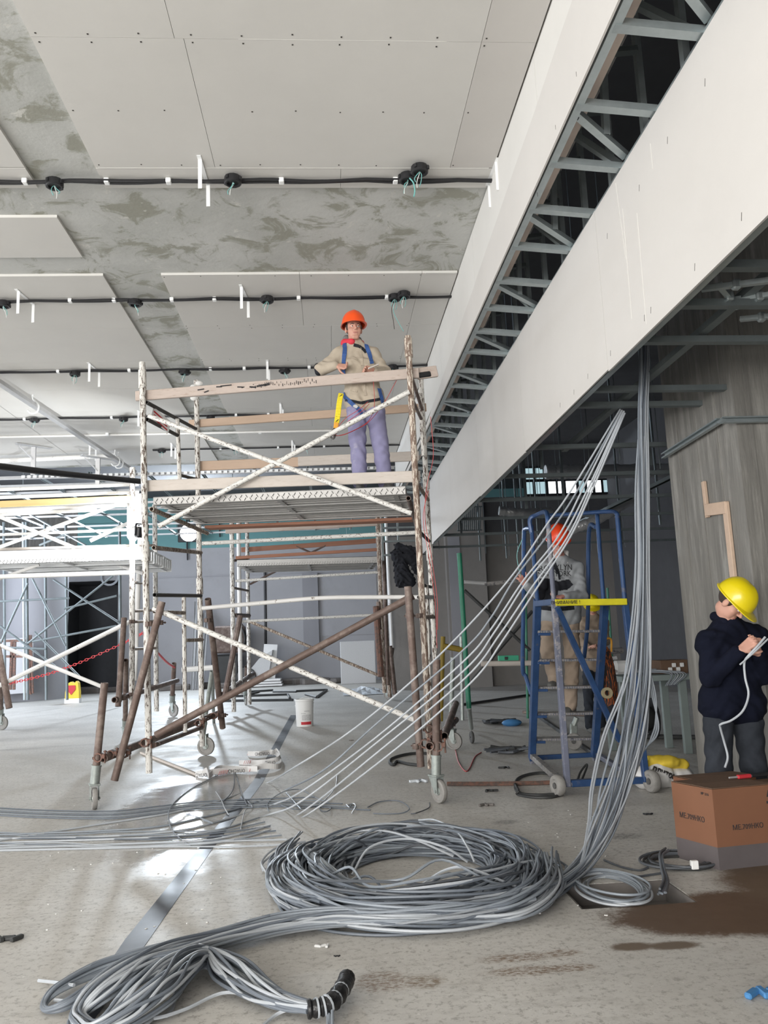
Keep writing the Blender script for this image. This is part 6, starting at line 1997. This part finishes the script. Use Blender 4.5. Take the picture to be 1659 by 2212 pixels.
# tape
tp = spline([PZ(664, 2180, .05), PZ(690, 2176, .05), PZ(712, 2168, .055), PZ(730, 2150, .06), PZ(745, 2125, .06), PZ(750, 2110, .06)], 5)
rs = [.034 + .004 * math.sin(i * 2.2) for i in range(len(tp))]
rs[-1] = .014
obj('black_tape', MB().tube(tp, rs, 12), M['tape'], T, True, label='end wrapped in black tape')
for k, i in enumerate((4, 7, 9, 13, 17)):
    i = min(i, len(tp) - 2)
    d = (tp[i + 1] - tp[i]).normalized()
    obj('pale_wrap', MB().tube([tp[i] - d * .004, tp[i] + d * .004], rs[i] * 1.03, 12), M['cable_c'], T, True)
strands(T, [PZ(708, 2172, .055), PZ(712, 2195, .03), PZ(712, 2240, .012)], [.018, .016, .02], 5, .006, ['cable_a'], 6, .3, seed=9)

# ---- G: small grey coil over the cable pit and the dark hose coil by the carton
def ring(name, lb, px, py, rx, ry, n, r, mats, seed, hmax, cat='cable coil', wob=.06):
    c = PZ(px, py)
    t = thing(name, lb, cat, c)
    rr = random.Random(seed)
    for k in range(n):
        s_ = 1 - .26 * rr.random()
        ph, ox, oy = rr.uniform(0, 6), rr.uniform(-.02, .02), rr.uniform(-.02, .02)
        zz = rr.random() * hmax
        pts = [c + Vector((ox + rx * s_ * (1 + wob * math.sin(2 * a + ph)) * math.cos(a), oy + ry * s_ * (1 + wob * math.sin(2 * a + ph)) * math.sin(a), r + zz * (.8 + .2 * math.sin(a + ph)))) for a in [6.283 * i / 14 for i in range(14)]]
        obj('cable', MB().tube(spline(pts, 4, True), r, 6, closed=True), M[rr.choice(mats)], t, True)
    return t
G = ring('cable_coil', 'small grey coil of cable lying over the floor pit', 1322, 1922, .195, .30, 11, .0068, ['cable_a', 'cable_c', 'cable_a'], 31, .05)
H = ring('cable_coil', 'dark flat coil of black cable at the foot of the printed carton', 1470, 1866, .235, .20, 8, .0085, ['cable_d', 'hose', 'cable_d'], 33, .03)
strands(H, [PZ(1440, 1838, .10), PZ(1428, 1850, .10), PZ(1432, 1880, .05), PZ(1438, 1905, .03), PZ(1430, 1930, .02)], [.02, .018, .018, .02, .025], 7, .007, ['cable_d', 'cable_b'], 6, .3, seed=12)
obj('tag', MB().bbox(PZ(1500, 1868, .04), (.045, .03, .05), .004), M['plasticwhite'], H, label='white paper tag')
floor_loop('thin_wire', 'thin dark wire on the floor left of the dark coil', 'wire', [(1305, 1858), (1340, 1872), (1380, 1880), (1400, 1874)], .007, 'cable_d', 6)
floor_loop('thin_wire', 'second thin dark wire on the floor above the small grey coil', 'wire', [(1290, 1880), (1330, 1893), (1370, 1894), (1430, 1886)], .007, 'cable_d', 6)
pt = MB().mm((P0[0] + .004, P0[1] + .004, -.13), (P1[0] - .004, P1[1] - .004, -.115))
for lo_, hi_ in (((P0[0] + .004, P0[1] + .004, -.13), (P0[0] + .012, P1[1] - .004, -.004)), ((P1[0] - .012, P0[1] + .004, -.13), (P1[0] - .004, P1[1] - .004, -.004)), ((P0[0] + .004, P0[1] + .004, -.13), (P1[0] - .004, P0[1] + .012, -.004)), ((P0[0] + .004, P1[1] - .012, -.13), (P1[0] - .004, P1[1] - .004, -.004))):
    pt.mm(lo_, hi_)
o = obj('pit_dark_lining', pt, M['dirt'], loc=(1.6, 4.7, -.13))  # lining added so the pit reads darker than the floor, shade put into its colour
tag(o, 'added lining that darkens the small open cable pit in the floor', 'tray')
# =================================================================== PEOPLE (grown as one smooth surface each)
from mathutils.bvhtree import BVHTree


def hand(W, d, n, thumb_sign=1, curl=.7, s=1.0):
    """palm, four unequal fingers and a thumb"""
    W, d, n = Vector(W), Vector(d).normalized(), Vector(n)
    n = (n - d * n.dot(d)).normalized()
    a = d.cross(n) * thumb_sign
    out = []
    K = .008
    for o in (-.030, -.010, .010, .030):
        out.append(('c', W + (d * .012 + a * o * .55) * s, W + (d * .09 + a * o) * s, .0165 * s, .0125 * s, .012))
    for o, L in ((-.031, .056), (-.0105, .074), (.0105, .080), (.031, .070)):
        p = W + (d * .092 + a * o) * s
        dr = d.copy()
        for j, f_ in enumerate((.45, .31, .24)):
            dr = (Matrix.Rotation(-curl * (1.0 if j else .8), 3, a) @ dr) if thumb_sign > 0 else (Matrix.Rotation(curl * (1.0 if j else .8), 3, a) @ dr)
            q = p + dr * L * f_ * s
            out.append(('c', p, q, (.0098 - .0008 * j) * s, (.0090 - .0008 * j) * s, .005))
            p = q
    p = W + (d * .03 + a * .028) * s
    dr = (d * .6 + a * .75 + n * .35).normalized()
    for L, r0, r1 in ((.042, .0135, .0105), (.032, .0105, .0095), (.024, .0095, .008)):
        q = p + dr * L * s
        out.append(('c', p, q, r0 * s, r1 * s, .006))
        p = q
        dr = (dr * .8 + d * .45 + n * .12 - a * .15).normalized()
    return out


def head_prims(Hc, R, s=1.0):
    T = lambda x, y, z: Vector(Hc) + R @ (Vector((x, y, z)) * s)
    Rn = [list(r) for r in R]
    o = [('e', T(0, -.012, .03), (.076 * s, .098 * s, .095 * s), Rn), ('e', T(0, .018, -.045), (.060 * s, .072 * s, .085 * s), Rn),
         ('c', T(-.014, .070, -.108), T(.014, .070, -.108), .021 * s, .021 * s), ('c', T(-.036, .052, -.03), T(-.03, .05, -.07), .03 * s, .024 * s), ('c', T(.036, .052, -.03), T(.03, .05, -.07), .03 * s, .024 * s),
         ('c', T(-.036, .080, .024), T(.036, .080, .024), .010 * s, .010 * s, .01), ('c', T(0, .088, .014), T(0, .112, -.026), .0075 * s, .0125 * s, .008), ('c', T(-.012, .098, -.030), T(.012, .098, -.030), .008 * s, .008 * s, .008),
         ('c', T(-.018, .086, -.062), T(.018, .086, -.062), .0075 * s, .0075 * s, .006), ('c', T(-.016, .085, -.074), T(.016, .085, -.074), .0075 * s, .0075 * s, .006),
         ('e', T(-.079, -.008, -.012), (.011 * s, .022 * s, .033 * s), Rn, .008), ('e', T(.079, -.008, -.012), (.011 * s, .022 * s, .033 * s), Rn, .008),
         ('e', T(-.031, .094, .003), (.015 * s, .012 * s, .010 * s), Rn, .01, True), ('e', T(.031, .094, .003), (.015 * s, .012 * s, .010 * s), Rn, .01, True)]
    return o


def helmet(parent, Hc, R, m, s=1.0, ridge=True, name='helmet'):
    T = lambda x, y, z: Vector(Hc) + R @ (Vector((x, y, z)) * s)
    mb = MB()
    nA, nR = 28, 9
    rows = []
    for i in range(nR + 1):
        th = i / nR * math.pi / 2
        row = []
        for k in range(nA):
            a = 2 * math.pi * k / nA
            rr = math.cos(th) ** .82
            x, y = .122 * math.cos(a) * rr, -.005 + .148 * math.sin(a) * rr
            z = .040 + .150 * math.sin(th) ** 1.02
            # three raised ribs over the crown
            if ridge:
                z += .008 * math.exp(-(x / .016) ** 2) * math.cos(th) ** .3 * (1 if th > .35 else th / .35)
            row.append(T(x, y, z))
        rows.append(row)
    vs = [p for r in rows for p in r]
    fs = [(i * nA + k, i * nA + (k + 1) % nA, (i + 1) * nA + (k + 1) % nA, (i + 1) * nA + k) for i in range(nR) for k in range(nA)]
    mb.add(vs, fs)
    sh_ = obj(name, mb, M[m], parent, True, ang=60)
    br = MB()
    top, bot = [], []
    for k in range(nA):
        a = 2 * math.pi * k / nA
        fr_ = max(0, math.sin(a))
        ex = .012 + .052 * fr_ ** 1.6
        cx_, cy_ = .122 * math.cos(a), -.005 + .148 * math.sin(a)
        ox, oy = cx_ * (1 + ex * .7 / .122), cy_ + math.sin(a) * ex
        dzb = -.012 * fr_ ** 2
        top.append((T(cx_, cy_, .043), T(ox, oy, .036 + dzb)))
        bot.append((T(cx_ * .96, cy_ * .96, .036), T(ox, oy, .030 + dzb)))
    vs, fs = [], []
    for k in range(nA):
        vs += [top[k][0], top[k][1], bot[k][1], bot[k][0]]
    for k in range(nA):
        j = (k + 1) % nA
        for e in range(4):
            e2 = (e + 1) % 4
            fs.append((k * 4 + e, k * 4 + e2, j * 4 + e2, j * 4 + e))
    br.add(vs, fs)
    obj('helmet_brim', br, M[m], sh_, True)
    return sh_


def face_parts(body, Hc, R, s=1.0, skin='skin'):
    T = lambda x, y, z: Vector(Hc) + R @ (Vector((x, y, z)) * s)
    for sx in (-1, 1):
        e = obj('eye', MB().ball(T(sx * .031, .080, .003), (.0125 * s, .0095 * s, .0075 * s), R, 10, 6), M['eye'], body, True)
        obj('iris', MB().ball(T(sx * .031, .0885, .003), (.0055 * s, .003 * s, .0058 * s), R, 8, 5), M['iris'], e, True)
        obj('eyebrow', MB().tube(spline([T(sx * .014, .0915, .021), T(sx * .031, .0915, .026), T(sx * .050, .078, .021)], 4), [.0035 * s] * 9, 6), M['hair'], body, True)
    obj('lips', MB().tube(spline([T(-.024, .085, -.068), T(-.010, .0935, -.066), T(.010, .0935, -.066), T(.024, .085, -.068)], 4), .0050 * s, 6), M['lips'], body, True)


def hair_cap(body, Hc, R, s=1.0, m='hair'):
    Rn = [list(r) for r in R]
    T = lambda x, y, z: Vector(Hc) + R @ (Vector((x, y, z)) * s)
    mb = sdf_surface([('e', T(0, -.028, .028), (.0815 * s, .092 * s, .088 * s), Rn), ('c', T(-.07, .018, .03), T(-.074, .012, -.012), .012 * s, .007 * s), ('c', T(.07, .018, .03), T(.074, .012, -.012), .012 * s, .007 * s)], .007)
    return obj('hair', mb, M[m], body, True)


def hframe(f, up=(0, 0, 1)):
    return frame(f, up)


def capsum(*a):
    return [('c',) + t for t in a]


def torso(neck, shL, shR, hpL, hpR, grow, widen=0.0):
    nb, sl_, sr_, hl, hr_ = map(Vector, (neck, shL, shR, hpL, hpR))
    mid = (sl_ + sr_) / 2
    pel = (hl + hr_) / 2
    ch = mid.lerp(pel, .28)
    wa = mid.lerp(pel, .66)
    ac = (sr_ - sl_).normalized()
    g = grow
    return [('c', sl_, sr_, .052 + g * .62, .052 + g * .62, .07), ('c', ch - ac * .075, ch + ac * .075, .108 + g, .108 + g, .06), ('c', ch - ac * .07, wa - ac * .055, .100 + g, .09 + g, .06), ('c', ch + ac * .07, wa + ac * .055, .100 + g, .09 + g, .06),
            ('c', wa - ac * .055, hl.lerp(pel, .1), .092 + g + widen, .098 + g + widen, .06), ('c', wa + ac * .055, hr_.lerp(pel, .1), .092 + g + widen, .098 + g + widen, .06), ('c', mid, nb, .07 + g * .5, .058 + g * .4, .05), ('c', sl_.lerp(nb, .1), nb, .060 + g, .052 + g * .6, .07), ('c', sr_.lerp(nb, .1), nb, .060 + g, .052 + g * .6, .07)]


def make_person(label, J, Hf, skin, jacket, trousers, shoe, helm, s=1.0, hm=None, sleeves=True, jw=.006, voxel=.0075, hem=.10, hands=(), coll=True, feetdir=None, hup=(0, 0, 1), face=True, jgrow=.020, loc=None, trg=0.0):
    R = hframe(Hf, hup)
    Hc = Vector(J['head'])
    b = head_prims(Hc, R, s)
    b.append(('c', Hc + R @ Vector((0, -.02, -.07)) * s, Vector(J['neck']), .052 * s, .056 * s))
    b += torso(J['neck'], J['shL'], J['shR'], J['hpL'], J['hpR'], -.012)
    for S in 'LR':
        b += [('c', J['sh' + S], J['el' + S], .048, .040), ('c', J['el' + S], J['wr' + S], .040, .027)]
        b += [('c', J['hp' + S], J['kn' + S], .082, .054), ('c', J['kn' + S], J['an' + S], .052, .037)]
        fd = Vector(feetdir[S]).normalized()
        an = Vector(J['an' + S])
        b += [('c', an + Vector((0, 0, -.03)) - fd * .03, an + Vector((0, 0, -.05)) + fd * .13, .036, .028)]
    for hd in hands:
        b += hd
    base = Vector(loc) if loc is not None else (Vector(J['anL']) + Vector(J['anR'])) / 2 - Vector((0, 0, .09))
    body = obj('person', sdf_surface(b, voxel, k=.016), M[skin], smooth=True, loc=base, ang=180)
    tag(body, label, 'person')
    # jacket
    g = jgrow
    j = torso(J['neck'], J['shL'], J['shR'], J['hpL'], J['hpR'], g, .008)
    pel = (Vector(J['hpL']) + Vector(J['hpR'])) / 2
    ac = (Vector(J['shR']) - Vector(J['shL'])).normalized()
    dn = (pel - (Vector(J['shL']) + Vector(J['shR'])) / 2).normalized()
    j += [('c', Vector(J['hpL']).lerp(pel, .15), Vector(J['hpL']).lerp(pel, .05) + dn * hem, .112 + g, .104 + g, .05), ('c', Vector(J['hpR']).lerp(pel, .15), Vector(J['hpR']).lerp(pel, .05) + dn * hem, .112 + g, .104 + g, .05)]
    for S in 'LR':
        wv = Vector(J['wr' + S])
        ev = Vector(J['el' + S])
        j += [('c', J['sh' + S], ev, .062 + g * .4, .056 + g * .4, .03), ('c', ev, ev.lerp(wv, .93), .057 + g * .4, .046, .03)]
    jk = obj('jacket', sdf_surface(j, voxel * 1.15, jw, .02), M[jacket], body, True, ang=180)
    # trousers
    t = [('c', J['hpL'], J['hpR'], .10, .10)]
    for S in 'LR':
        an = Vector(J['an' + S])
        t += [('c', J['hp' + S], J['kn' + S], .100 + trg, .076 + trg, .03), ('c', J['kn' + S], an + Vector((0, 0, .01)), .074 + trg, .066 + trg, .03)]
    tr = obj('trousers', sdf_surface(t, voxel * 1.15, jw * .9, .03), M[trousers], body, True, ang=180)
    for S in 'LR':
        fd = Vector(feetdir[S]).normalized()
        an = Vector(J['an' + S])
        sd = fd.cross(Vector((0, 0, 1)))
        sp = [('c', an + Vector((0, 0, .03)), an + Vector((0, 0, -.03)), .045, .045), ('c', an + Vector((0, 0, -.045)) - fd * .045, an + Vector((0, 0, -.05)) + fd * .12, .040, .036), ('c', an + Vector((0, 0, -.052)) + fd * .08 - sd * .012, an + Vector((0, 0, -.054)) + fd * .15, .036, .030)]
        obj('shoe', sdf_surface(sp, voxel), M[shoe], body, True, ang=180)
    helmet(body, Hc, R, helm, s)
    hair_cap(body, Hc, R, s)
    if face:
        face_parts(body, Hc, R, s)
    return body, jk, tr, R, Hc


def bvh_of(*obs):
    vs, fs = [], []
    for o in obs:
        L = root_loc(o)
        b = len(vs)
        vs += [v_.co + L for v_ in o.data.vertices]
        fs += [tuple(b + i for i in p.vertices) for p in o.data.polygons]
    return BVHTree.FromPolygons(vs, fs)


def on_surface(bv, px, py, off=.006):
    d = ray(px, py).normalized()
    h_, n_, i_, ds = bv.ray_cast(Vector((0, 0, CH)), d)
    if h_ is None:
        return None, None
    if n_.dot(d) > 0:
        n_ = -n_
    return h_ + n_ * off, n_


def ribbon(bv, pxs, wd, th=.004, off=.006, n=5):
    dense = []
    for i in range(len(pxs) - 1):
        for k in range(n):
            f_ = k / n
            dense.append((pxs[i][0] * (1 - f_) + pxs[i + 1][0] * f_, pxs[i][1] * (1 - f_) + pxs[i + 1][1] * f_))
    dense.append(pxs[-1])
    P = [q for q in (on_surface(bv, *d, off) for d in dense) if q[0] is not None]
    mb = MB()
    for i in range(len(P) - 1):
        (a, na), (b_, nb_) = P[i], P[i + 1]
        if (b_ - a).length > .12 or (b_ - a).length < 1e-5:
            continue
        t = (b_ - a).normalized()
        sa, sb = t.cross(na).normalized() * wd / 2, t.cross(nb_).normalized() * wd / 2
        mb.prism([a - sa, a + sa, b_ + sb, b_ - sb], (na * th))
    return mb


def pix(p):
    c = CAMR.transposed() @ (Vector(p) - Vector((0, 0, CH)))
    return IW / 2 + F * c.x / -c.z, IH / 2 - F * c.y / -c.z


def patch(o, poly, off):
    """cloth panel: the camera-side faces of a garment inside an outline, lifted off its surface"""
    L = root_loc(o)
    me = o.data
    mb = MB()
    idm = {}
    for f_ in me.polygons:
        c = f_.center + L
        if f_.normal.dot(c - Vector((0, 0, CH))) > 0:
            continue
        x, y = pix(c)
        ins = False
        for i in range(len(poly)):
            (x0, y0), (x1, y1) = poly[i - 1], poly[i]
            if (y0 > y) != (y1 > y) and x < (x1 - x0) * (y - y0) / (y1 - y0) + x0:
                ins = not ins
        if ins:
            q = []
            for vi in f_.vertices:
                if vi not in idm:
                    idm[vi] = len(mb.v)
                    mb.v.append(me.vertices[vi].co + L + me.vertices[vi].normal * off)
                q.append(idm[vi])
            mb.f.append(tuple(q))
    return mb


# ------------------------------------------------------------------ worker in khaki on the scaffold
B1 = 8.36
az = DECKZ + .09
def atz(px, py, Y, z):
    p = PY(px, py, Y)
    p.z = z
    return p
J1 = dict(head=PY(764, 711, B1 - .03), neck=PY(766, 748, B1 + .03), shL=PY(733, 768, B1 + .02), shR=PY(806, 768, B1 + .04), elL=PY(694, 797, B1 - .02), elR=PY(832, 806, B1 - .0), wrL=PY(727, 790, B1 - .18), wrR=PY(808, 801, B1 - .18),
          hpL=PY(769, 868, B1 + .03), hpR=PY(807, 868, B1 + .03), knL=PY(772, 950, B1 - .0), knR=PY(820, 950, B1 - .0), anL=atz(778, 1028, B1 + .03, az), anR=atz(832, 1028, B1 + .03, az))
h1 = [hand(J1['wrL'], (1, -.25, -.25), (.1, .9, -.5), -1, .75, .98), hand(J1['wrR'], (-1, -.35, .18), (.1, .5, .6), 1, .75, .98)]
P1_, jk1, tr1, R1, H1 = make_person('worker in an orange hard hat and khaki jacket standing on the tall scaffold', J1, (.16, -1, -.04), 'skin', 'khaki', 'violet', 'shoe', 'orange', s=1.06, hands=h1, hem=-.045, trg=.012, feetdir={'L': (-.15, -1, 0), 'R': (.2, -1, 0)}, voxel=.0068, jw=.005)
bv1 = bvh_of(jk1, tr1)
for pxs, w_, nm in (([(745, 742), (744, 760), (743, 785), (743, 815)], .046, 'harness_strap'), ([(742, 830), (741, 845), (746, 858), (757, 868), (768, 878)], .046, 'harness_strap'), ([(790, 745), (797, 762), (803, 786)], .044, 'harness_strap'),
                    ([(768, 878), (778, 890), (785, 905)], .042, 'leg_strap'), ([(741, 858), (742, 872), (744, 880)], .05, 'leg_strap'), ([(818, 840), (824, 862), (826, 876)], .05, 'leg_strap'), ([(738, 862), (780, 870), (822, 862)], .030, 'waist_strap')):
    obj(nm, ribbon(bv1, pxs, w_), M['strap' if nm != 'waist_strap' else 'blackmat'], P1_)
p, n_ = on_surface(bv1, 768, 879, .012)
if p:
    obj('buckle', MB().bbox(p, (.05, .012, .04), .004, Matrix.Rotation(.7, 3, 'Y')), M['alu'], P1_)
# zip flap, pocket flaps, dark collar flap, red hood
for pxs, w_, m_, nm in (([(777, 752), (781, 775), (784, 800), (786, 830), (789, 855)], .030, 'khaki', 'front_placket'), ([(757, 772), (772, 777)], .02, 'khaki', 'pocket_flap'), ([(757, 842), (772, 846)], .02, 'khaki', 'pocket_flap'), ([(764, 745), (775, 748), (785, 755), (791, 762)], .035, 'blackmat', 'dark_collar_flap')):
    obj(nm, ribbon(bv1, pxs, w_, .006, .002), M[m_], P1_, True)
nk = Vector(J1['neck'])
hd_ = sdf_surface([('c', nk + Vector((-.10, .02, .045)), nk + Vector((-.03, -.085, .02)), .045, .034), ('c', nk + Vector((-.10, .03, .045)), nk + Vector((.07, .06, .05)), .045, .042), ('c', nk + Vector((.07, .03, .04)), nk + Vector((.05, -.055, .0)), .036, .022)], .008)
obj('hood', hd_, M['redcloth'], P1_, True, label='red inner hood')
obj('hood_lining', sdf_surface([('c', nk + Vector((-.085, .05, .105)), nk + Vector((.05, .08, .10)), .042, .036)], .009), M['hoodgrey'], P1_, True, label='grey outer hood')
obj('elbow_patch', sdf_surface([('c', Vector(J1['elL']) + Vector((-.035, .0, .02)), Vector(J1['elL']) + Vector((-.03, .0, -.035)), .045, .04)], .009), M['blackmat'], P1_, True)
# yellow lanyard with clip, held strip, red wires
lan = [PY(737, 850, B1 - .09), PY(733, 870, B1 - .12), PY(730, 895, B1 - .13), PY(727, 915, B1 - .13)]
ly = MB()
sp_ = spline(lan, 4)
for i in range(len(sp_) - 1):
    ly.bar(sp_[i], sp_[i + 1] + (sp_[i + 1] - sp_[i]) * .05, .055, .018, (0, 1, 0), .004)
obj('lanyard', ly, M['lanyard'], P1_, label='yellow lanyard with black print')
lp = MB()
for k in range(6):
    q = lin(lan[0], lan[-1], (k + .5) / 6)
    lp.bar(q + Vector((-.012, -.013, -.01)), q + Vector((.016, -.013, .012)), .006, .012, (0, 1, 0))
obj('lanyard_print', lp, M['ink'], P1_, kind='stuff')
obj('lanyard_end', MB().bar(PY(727, 913, B1 - .13), PY(725, 928, B1 - .14), .05, .03, (0, 1, 0), .006), M['lanyardorange'], P1_)
obj('snap_hook', MB().tube(spline([PY(722, 926, B1 - .16), PY(714, 936, YFR + .12), PY(716, 946, YFR + .1), PY(722, 946, YFR + .1), PY(725, 930, B1 - .16)], 5), .010, 6), M['rubber'], P1_, True)
o = obj('held_strip', MB().bar(PY(796, 796, B1 - .30), PY(818, 787, B1 - .27), .028, .016, (0, 0, 1), .003), M['woodpale'], loc=PY(800, 792, B1 - .29))
tag(o, 'short pale strip held in the hand of the worker on the scaffold', 'strip')
t = thing('red_wire', 'red wires hanging from the worker on the scaffold and looped round the brace', 'wire', PY(770, 900, B1 - .2))
for q in ([(806, 800), (807, 830), (809, 860), (808, 885)], [(795, 868), (775, 885), (745, 905), (722, 935)], [(798, 872), (780, 890), (750, 912), (724, 940)], [(715, 940), (740, 940), (775, 925), (800, 908), (830, 870), (852, 830), (866, 806)], [(720, 943), (750, 936), (790, 915), (806, 893)]):
    obj('wire', MB().tube(spline([PY(x, y, B1 - .22 - .05 * (i % 2)) for i, (x, y) in enumerate(q)], 6), .003, 5), M['redwire'], t, True)

# ------------------------------------------------------------------ man in grey on the rolling ladder
B2 = 9.0
J2 = dict(head=PY(1205, 1170, B2 - .14), neck=PY(1211, 1213, B2 - .04), shL=PY(1178, 1230, B2 - .02), shR=PY(1246, 1229, B2 + .02), elL=PY(1163, 1282, B2 - .10), elR=PY(1257, 1287, B2 - .10), wrL=PY(1134, 1262, B2 - .24), wrR=PY(1216, 1289, B2 - .30),
          hpL=PY(1190, 1328, B2 + .12), hpR=PY(1230, 1328, B2 + .14), knL=PY(1184, 1408, B2 + .05), knR=PY(1237, 1425, B2 + .16), anL=PY(1198, 1468, B2 + .10), anR=PY(1232, 1524, B2 + .20))
h2 = [hand(J2['wrL'], (-.55, -.3, .75), (.3, -.8, .1), 1, .85, 1.0), hand(J2['wrR'], (-1, -.2, -.05), (0, .3, -1), 1, .5, 1.0)]
P2_, jk2, tr2, R2, H2 = make_person('man in a red hard hat and grey printed sweatshirt climbing the blue ladder', J2, (-.18, -1, -.42), 'skinred', 'greycloth', 'tan', 'shoe', 'orange2', s=1.08, hands=h2, hem=-.06, feetdir={'L': (-.6, -.8, 0), 'R': (-.75, -.6, 0)}, hup=(0, -.3, 1), jgrow=.028, trg=.008)
bv2 = bvh_of(jk2)
nk = Vector(J2['neck'])
obj('hood', sdf_surface([('c', nk + Vector((.085, .02, .10)), nk + Vector((.05, -.06, -.02)), .022, .018), ('c', nk + Vector((-.06, .02, .07)), nk + Vector((-.04, -.07, -.02)), .022, .018), ('c', nk + Vector((-.06, .06, .06)), nk + Vector((.085, .05, .10)), .04, .036)], .008), M['whitecloth'], P2_, True, label='white hood lining')
obj('black_panel', patch(jk2, [(1166, 1250), (1182, 1249), (1206, 1256), (1228, 1251), (1238, 1263), (1226, 1273), (1206, 1276), (1200, 1300), (1164, 1302), (1160, 1284)], .004), M['blackmat'], P2_, True, label='black panel across the front')
obj('draw_cord', ribbon(bv2, [(1197, 1208), (1202, 1225), (1206, 1240), (1209, 1252)], .022, .004, .007, 5), M['blackmat'], P2_)
obj('draw_cord', ribbon(bv2, [(1193, 1209), (1198, 1226), (1203, 1240)], .016, .004, .007, 5), M['blackmat'], P2_)
obj('shirt_hem', ribbon(bv2, [(1168, 1312), (1200, 1316), (1240, 1312)], .05, .004, .004, 6), M['blackmat'], P2_)
for tx, x0, y0, sz in (('BROOKLYN', 1197, 1227, .092), ('NEW YORK', 1198, 1240, .085)):
    c_, n_ = on_surface(bv2, x0, y0, .004)
    if c_ is None:
        continue
    tm = text_mb(tx, sz, (0, 0, 0), (1, 0, 0), (0, 0, 1), .001, stretch=.86)
    for i, v_ in enumerate(tm.v):
        g_ = c_ + Vector((v_.x, 0, v_.z))
        hit = bv2.ray_cast(Vector((g_.x, g_.y - .5, g_.z)), Vector((0, 1, 0)))[0]
        if hit is not None:
            g_.y = hit.y - .003 + v_.y
        tm.v[i] = g_
    obj('chest_print', tm, M['ink'], P2_, label='dark capital lettering on the chest')
t = thing('green_wire', 'thin pale wire held in the raised hand of the man on the ladder', 'wire', PY(1118, 1230, B2 - .3))
obj('wire', MB().tube(spline([PY(1128, 1165, B2 - .3), PY(1117, 1195, B2 - .3), PY(1120, 1225, B2 - .3), PY(1125, 1246, B2 - .27)], 6), .004, 5), M['wiregreen'], t, True)
obj('wire', MB().tube(spline([PY(1112, 1240, B2 - .3), PY(1120, 1247, B2 - .28)], 3), .005, 5), M['screw'], t, True)

# ------------------------------------------------------------------ worker in navy by the column
B3 = 5.72
J3 = dict(head=PY(1581, 1302, B3 - .06), neck=PY(1572, 1352, B3 + .02), shL=PY(1531, 1391, B3 - .02), shR=PY(1634, 1379, B3 + .10), elL=PY(1535, 1462, B3 - .08), elR=PY(1650, 1456, B3 + .02), wrL=PY(1599, 1406, B3 - .24), wrR=PY(1640, 1414, B3 - .16),
          hpL=PY(1552, 1522, B3 + .08), hpR=PY(1610, 1522, B3 + .12), knL=PY(1552, 1660, B3 + .06), knR=PY(1628, 1660, B3 + .10), anL=atz(1556, 1780, B3 + .10, .09), anR=atz(1640, 1780, B3 + .14, .09))
h3 = [hand(J3['wrL'], (.75, -.25, .55), (.5, .6, -.3), -1, .8, 1.02), hand(J3['wrR'], (-.45, -.35, .75), (-.4, .5, .2), 1, .8, 1.02)]
P3_, jk3, tr3, R3, H3 = make_person('worker in a yellow hard hat and navy jacket bent over a cable by the column', J3, (.47, -.52, -.85), 'skin', 'navy', 'charcoal', 'shoe', 'yellow', s=1.0, hands=h3, hem=-.01, feetdir={'L': (.5, -.8, 0), 'R': (.7, -.6, 0)}, hup=(.2, -.2, 1), jgrow=.034, trg=.012, voxel=.0065)
nk = Vector(J3['neck'])
obj('collar', sdf_surface([('c', nk + Vector((-.075, .02, .07)), nk + Vector((-.05, -.06, .03)), .03, .024), ('c', nk + Vector((-.075, .03, .07)), nk + Vector((.05, .06, .05)), .034, .03), ('c', nk + Vector((-.05, -.06, .03)), nk + Vector((.03, -.075, -.015)), .024, .02)], .008), M['navy'], P3_, True)
t = thing('held_cable', 'pale cable running from the hands of the worker in navy down to the cartons', 'cable', PY(1610, 1500, B3 - .3))
Yc = B3 - .36
obj('cable', MB().tube(spline([PY(1653, 1376, Yc), PY(1636, 1396, Yc), PY(1617, 1416, Yc + .02), PY(1608, 1432, Yc + .04), PY(1610, 1465, Yc + .04), PY(1617, 1500, Yc + .02), PY(1605, 1535, Yc), PY(1580, 1556, Yc + .02), PY(1558, 1564, Yc + .05), PY(1556, 1572, Yc + .08), PY(1565, 1605, Yc + .12), PY(1572, 1635, Yc + .1), PY(1566, 1658, Yc + .08)], 6), .0075, 7), M['cable_c'], t, True)
obj('cable', MB().tube(spline([PY(1659, 1380, Yc), PY(1630, 1408, Yc), PY(1598, 1436, Yc + .02)], 6), .006, 6), M['cable_c'], t, True)

# ------------------------------------------------------------------ fourth worker, dim in the background
B4 = 12.0
J4 = dict(head=PY(1279, 1311, B4), neck=PY(1281, 1336, B4 + .02), shL=PY(1260, 1346, B4), shR=PY(1304, 1346, B4 + .05), elL=PY(1256, 1385, B4 - .1), elR=PY(1308, 1385, B4 - .05), wrL=PY(1272, 1400, B4 - .25), wrR=PY(1290, 1398, B4 - .25),
          hpL=PY(1271, 1425, B4 + .05), hpR=PY(1293, 1425, B4 + .05), knL=PY(1271, 1490, B4), knR=PY(1295, 1490, B4), anL=atz(1272, 1545, B4 + .05, .09), anR=atz(1298, 1545, B4 + .05, .09))
h4 = [hand(J4['wrL'], (.6, -.6, .3), (0, .5, 1), -1, .7), hand(J4['wrR'], (-.6, -.6, .3), (0, .5, 1), 1, .7)]
make_person('dim worker in a yellow hard hat far behind the blue ladder', J4, (-.2, -1, -.5), 'skin', 'tan', 'charcoal', 'shoe', 'yellow', hands=h4, feetdir={'L': (-.1, -1, 0), 'R': (.2, -1, 0)}, voxel=.011, face=True)
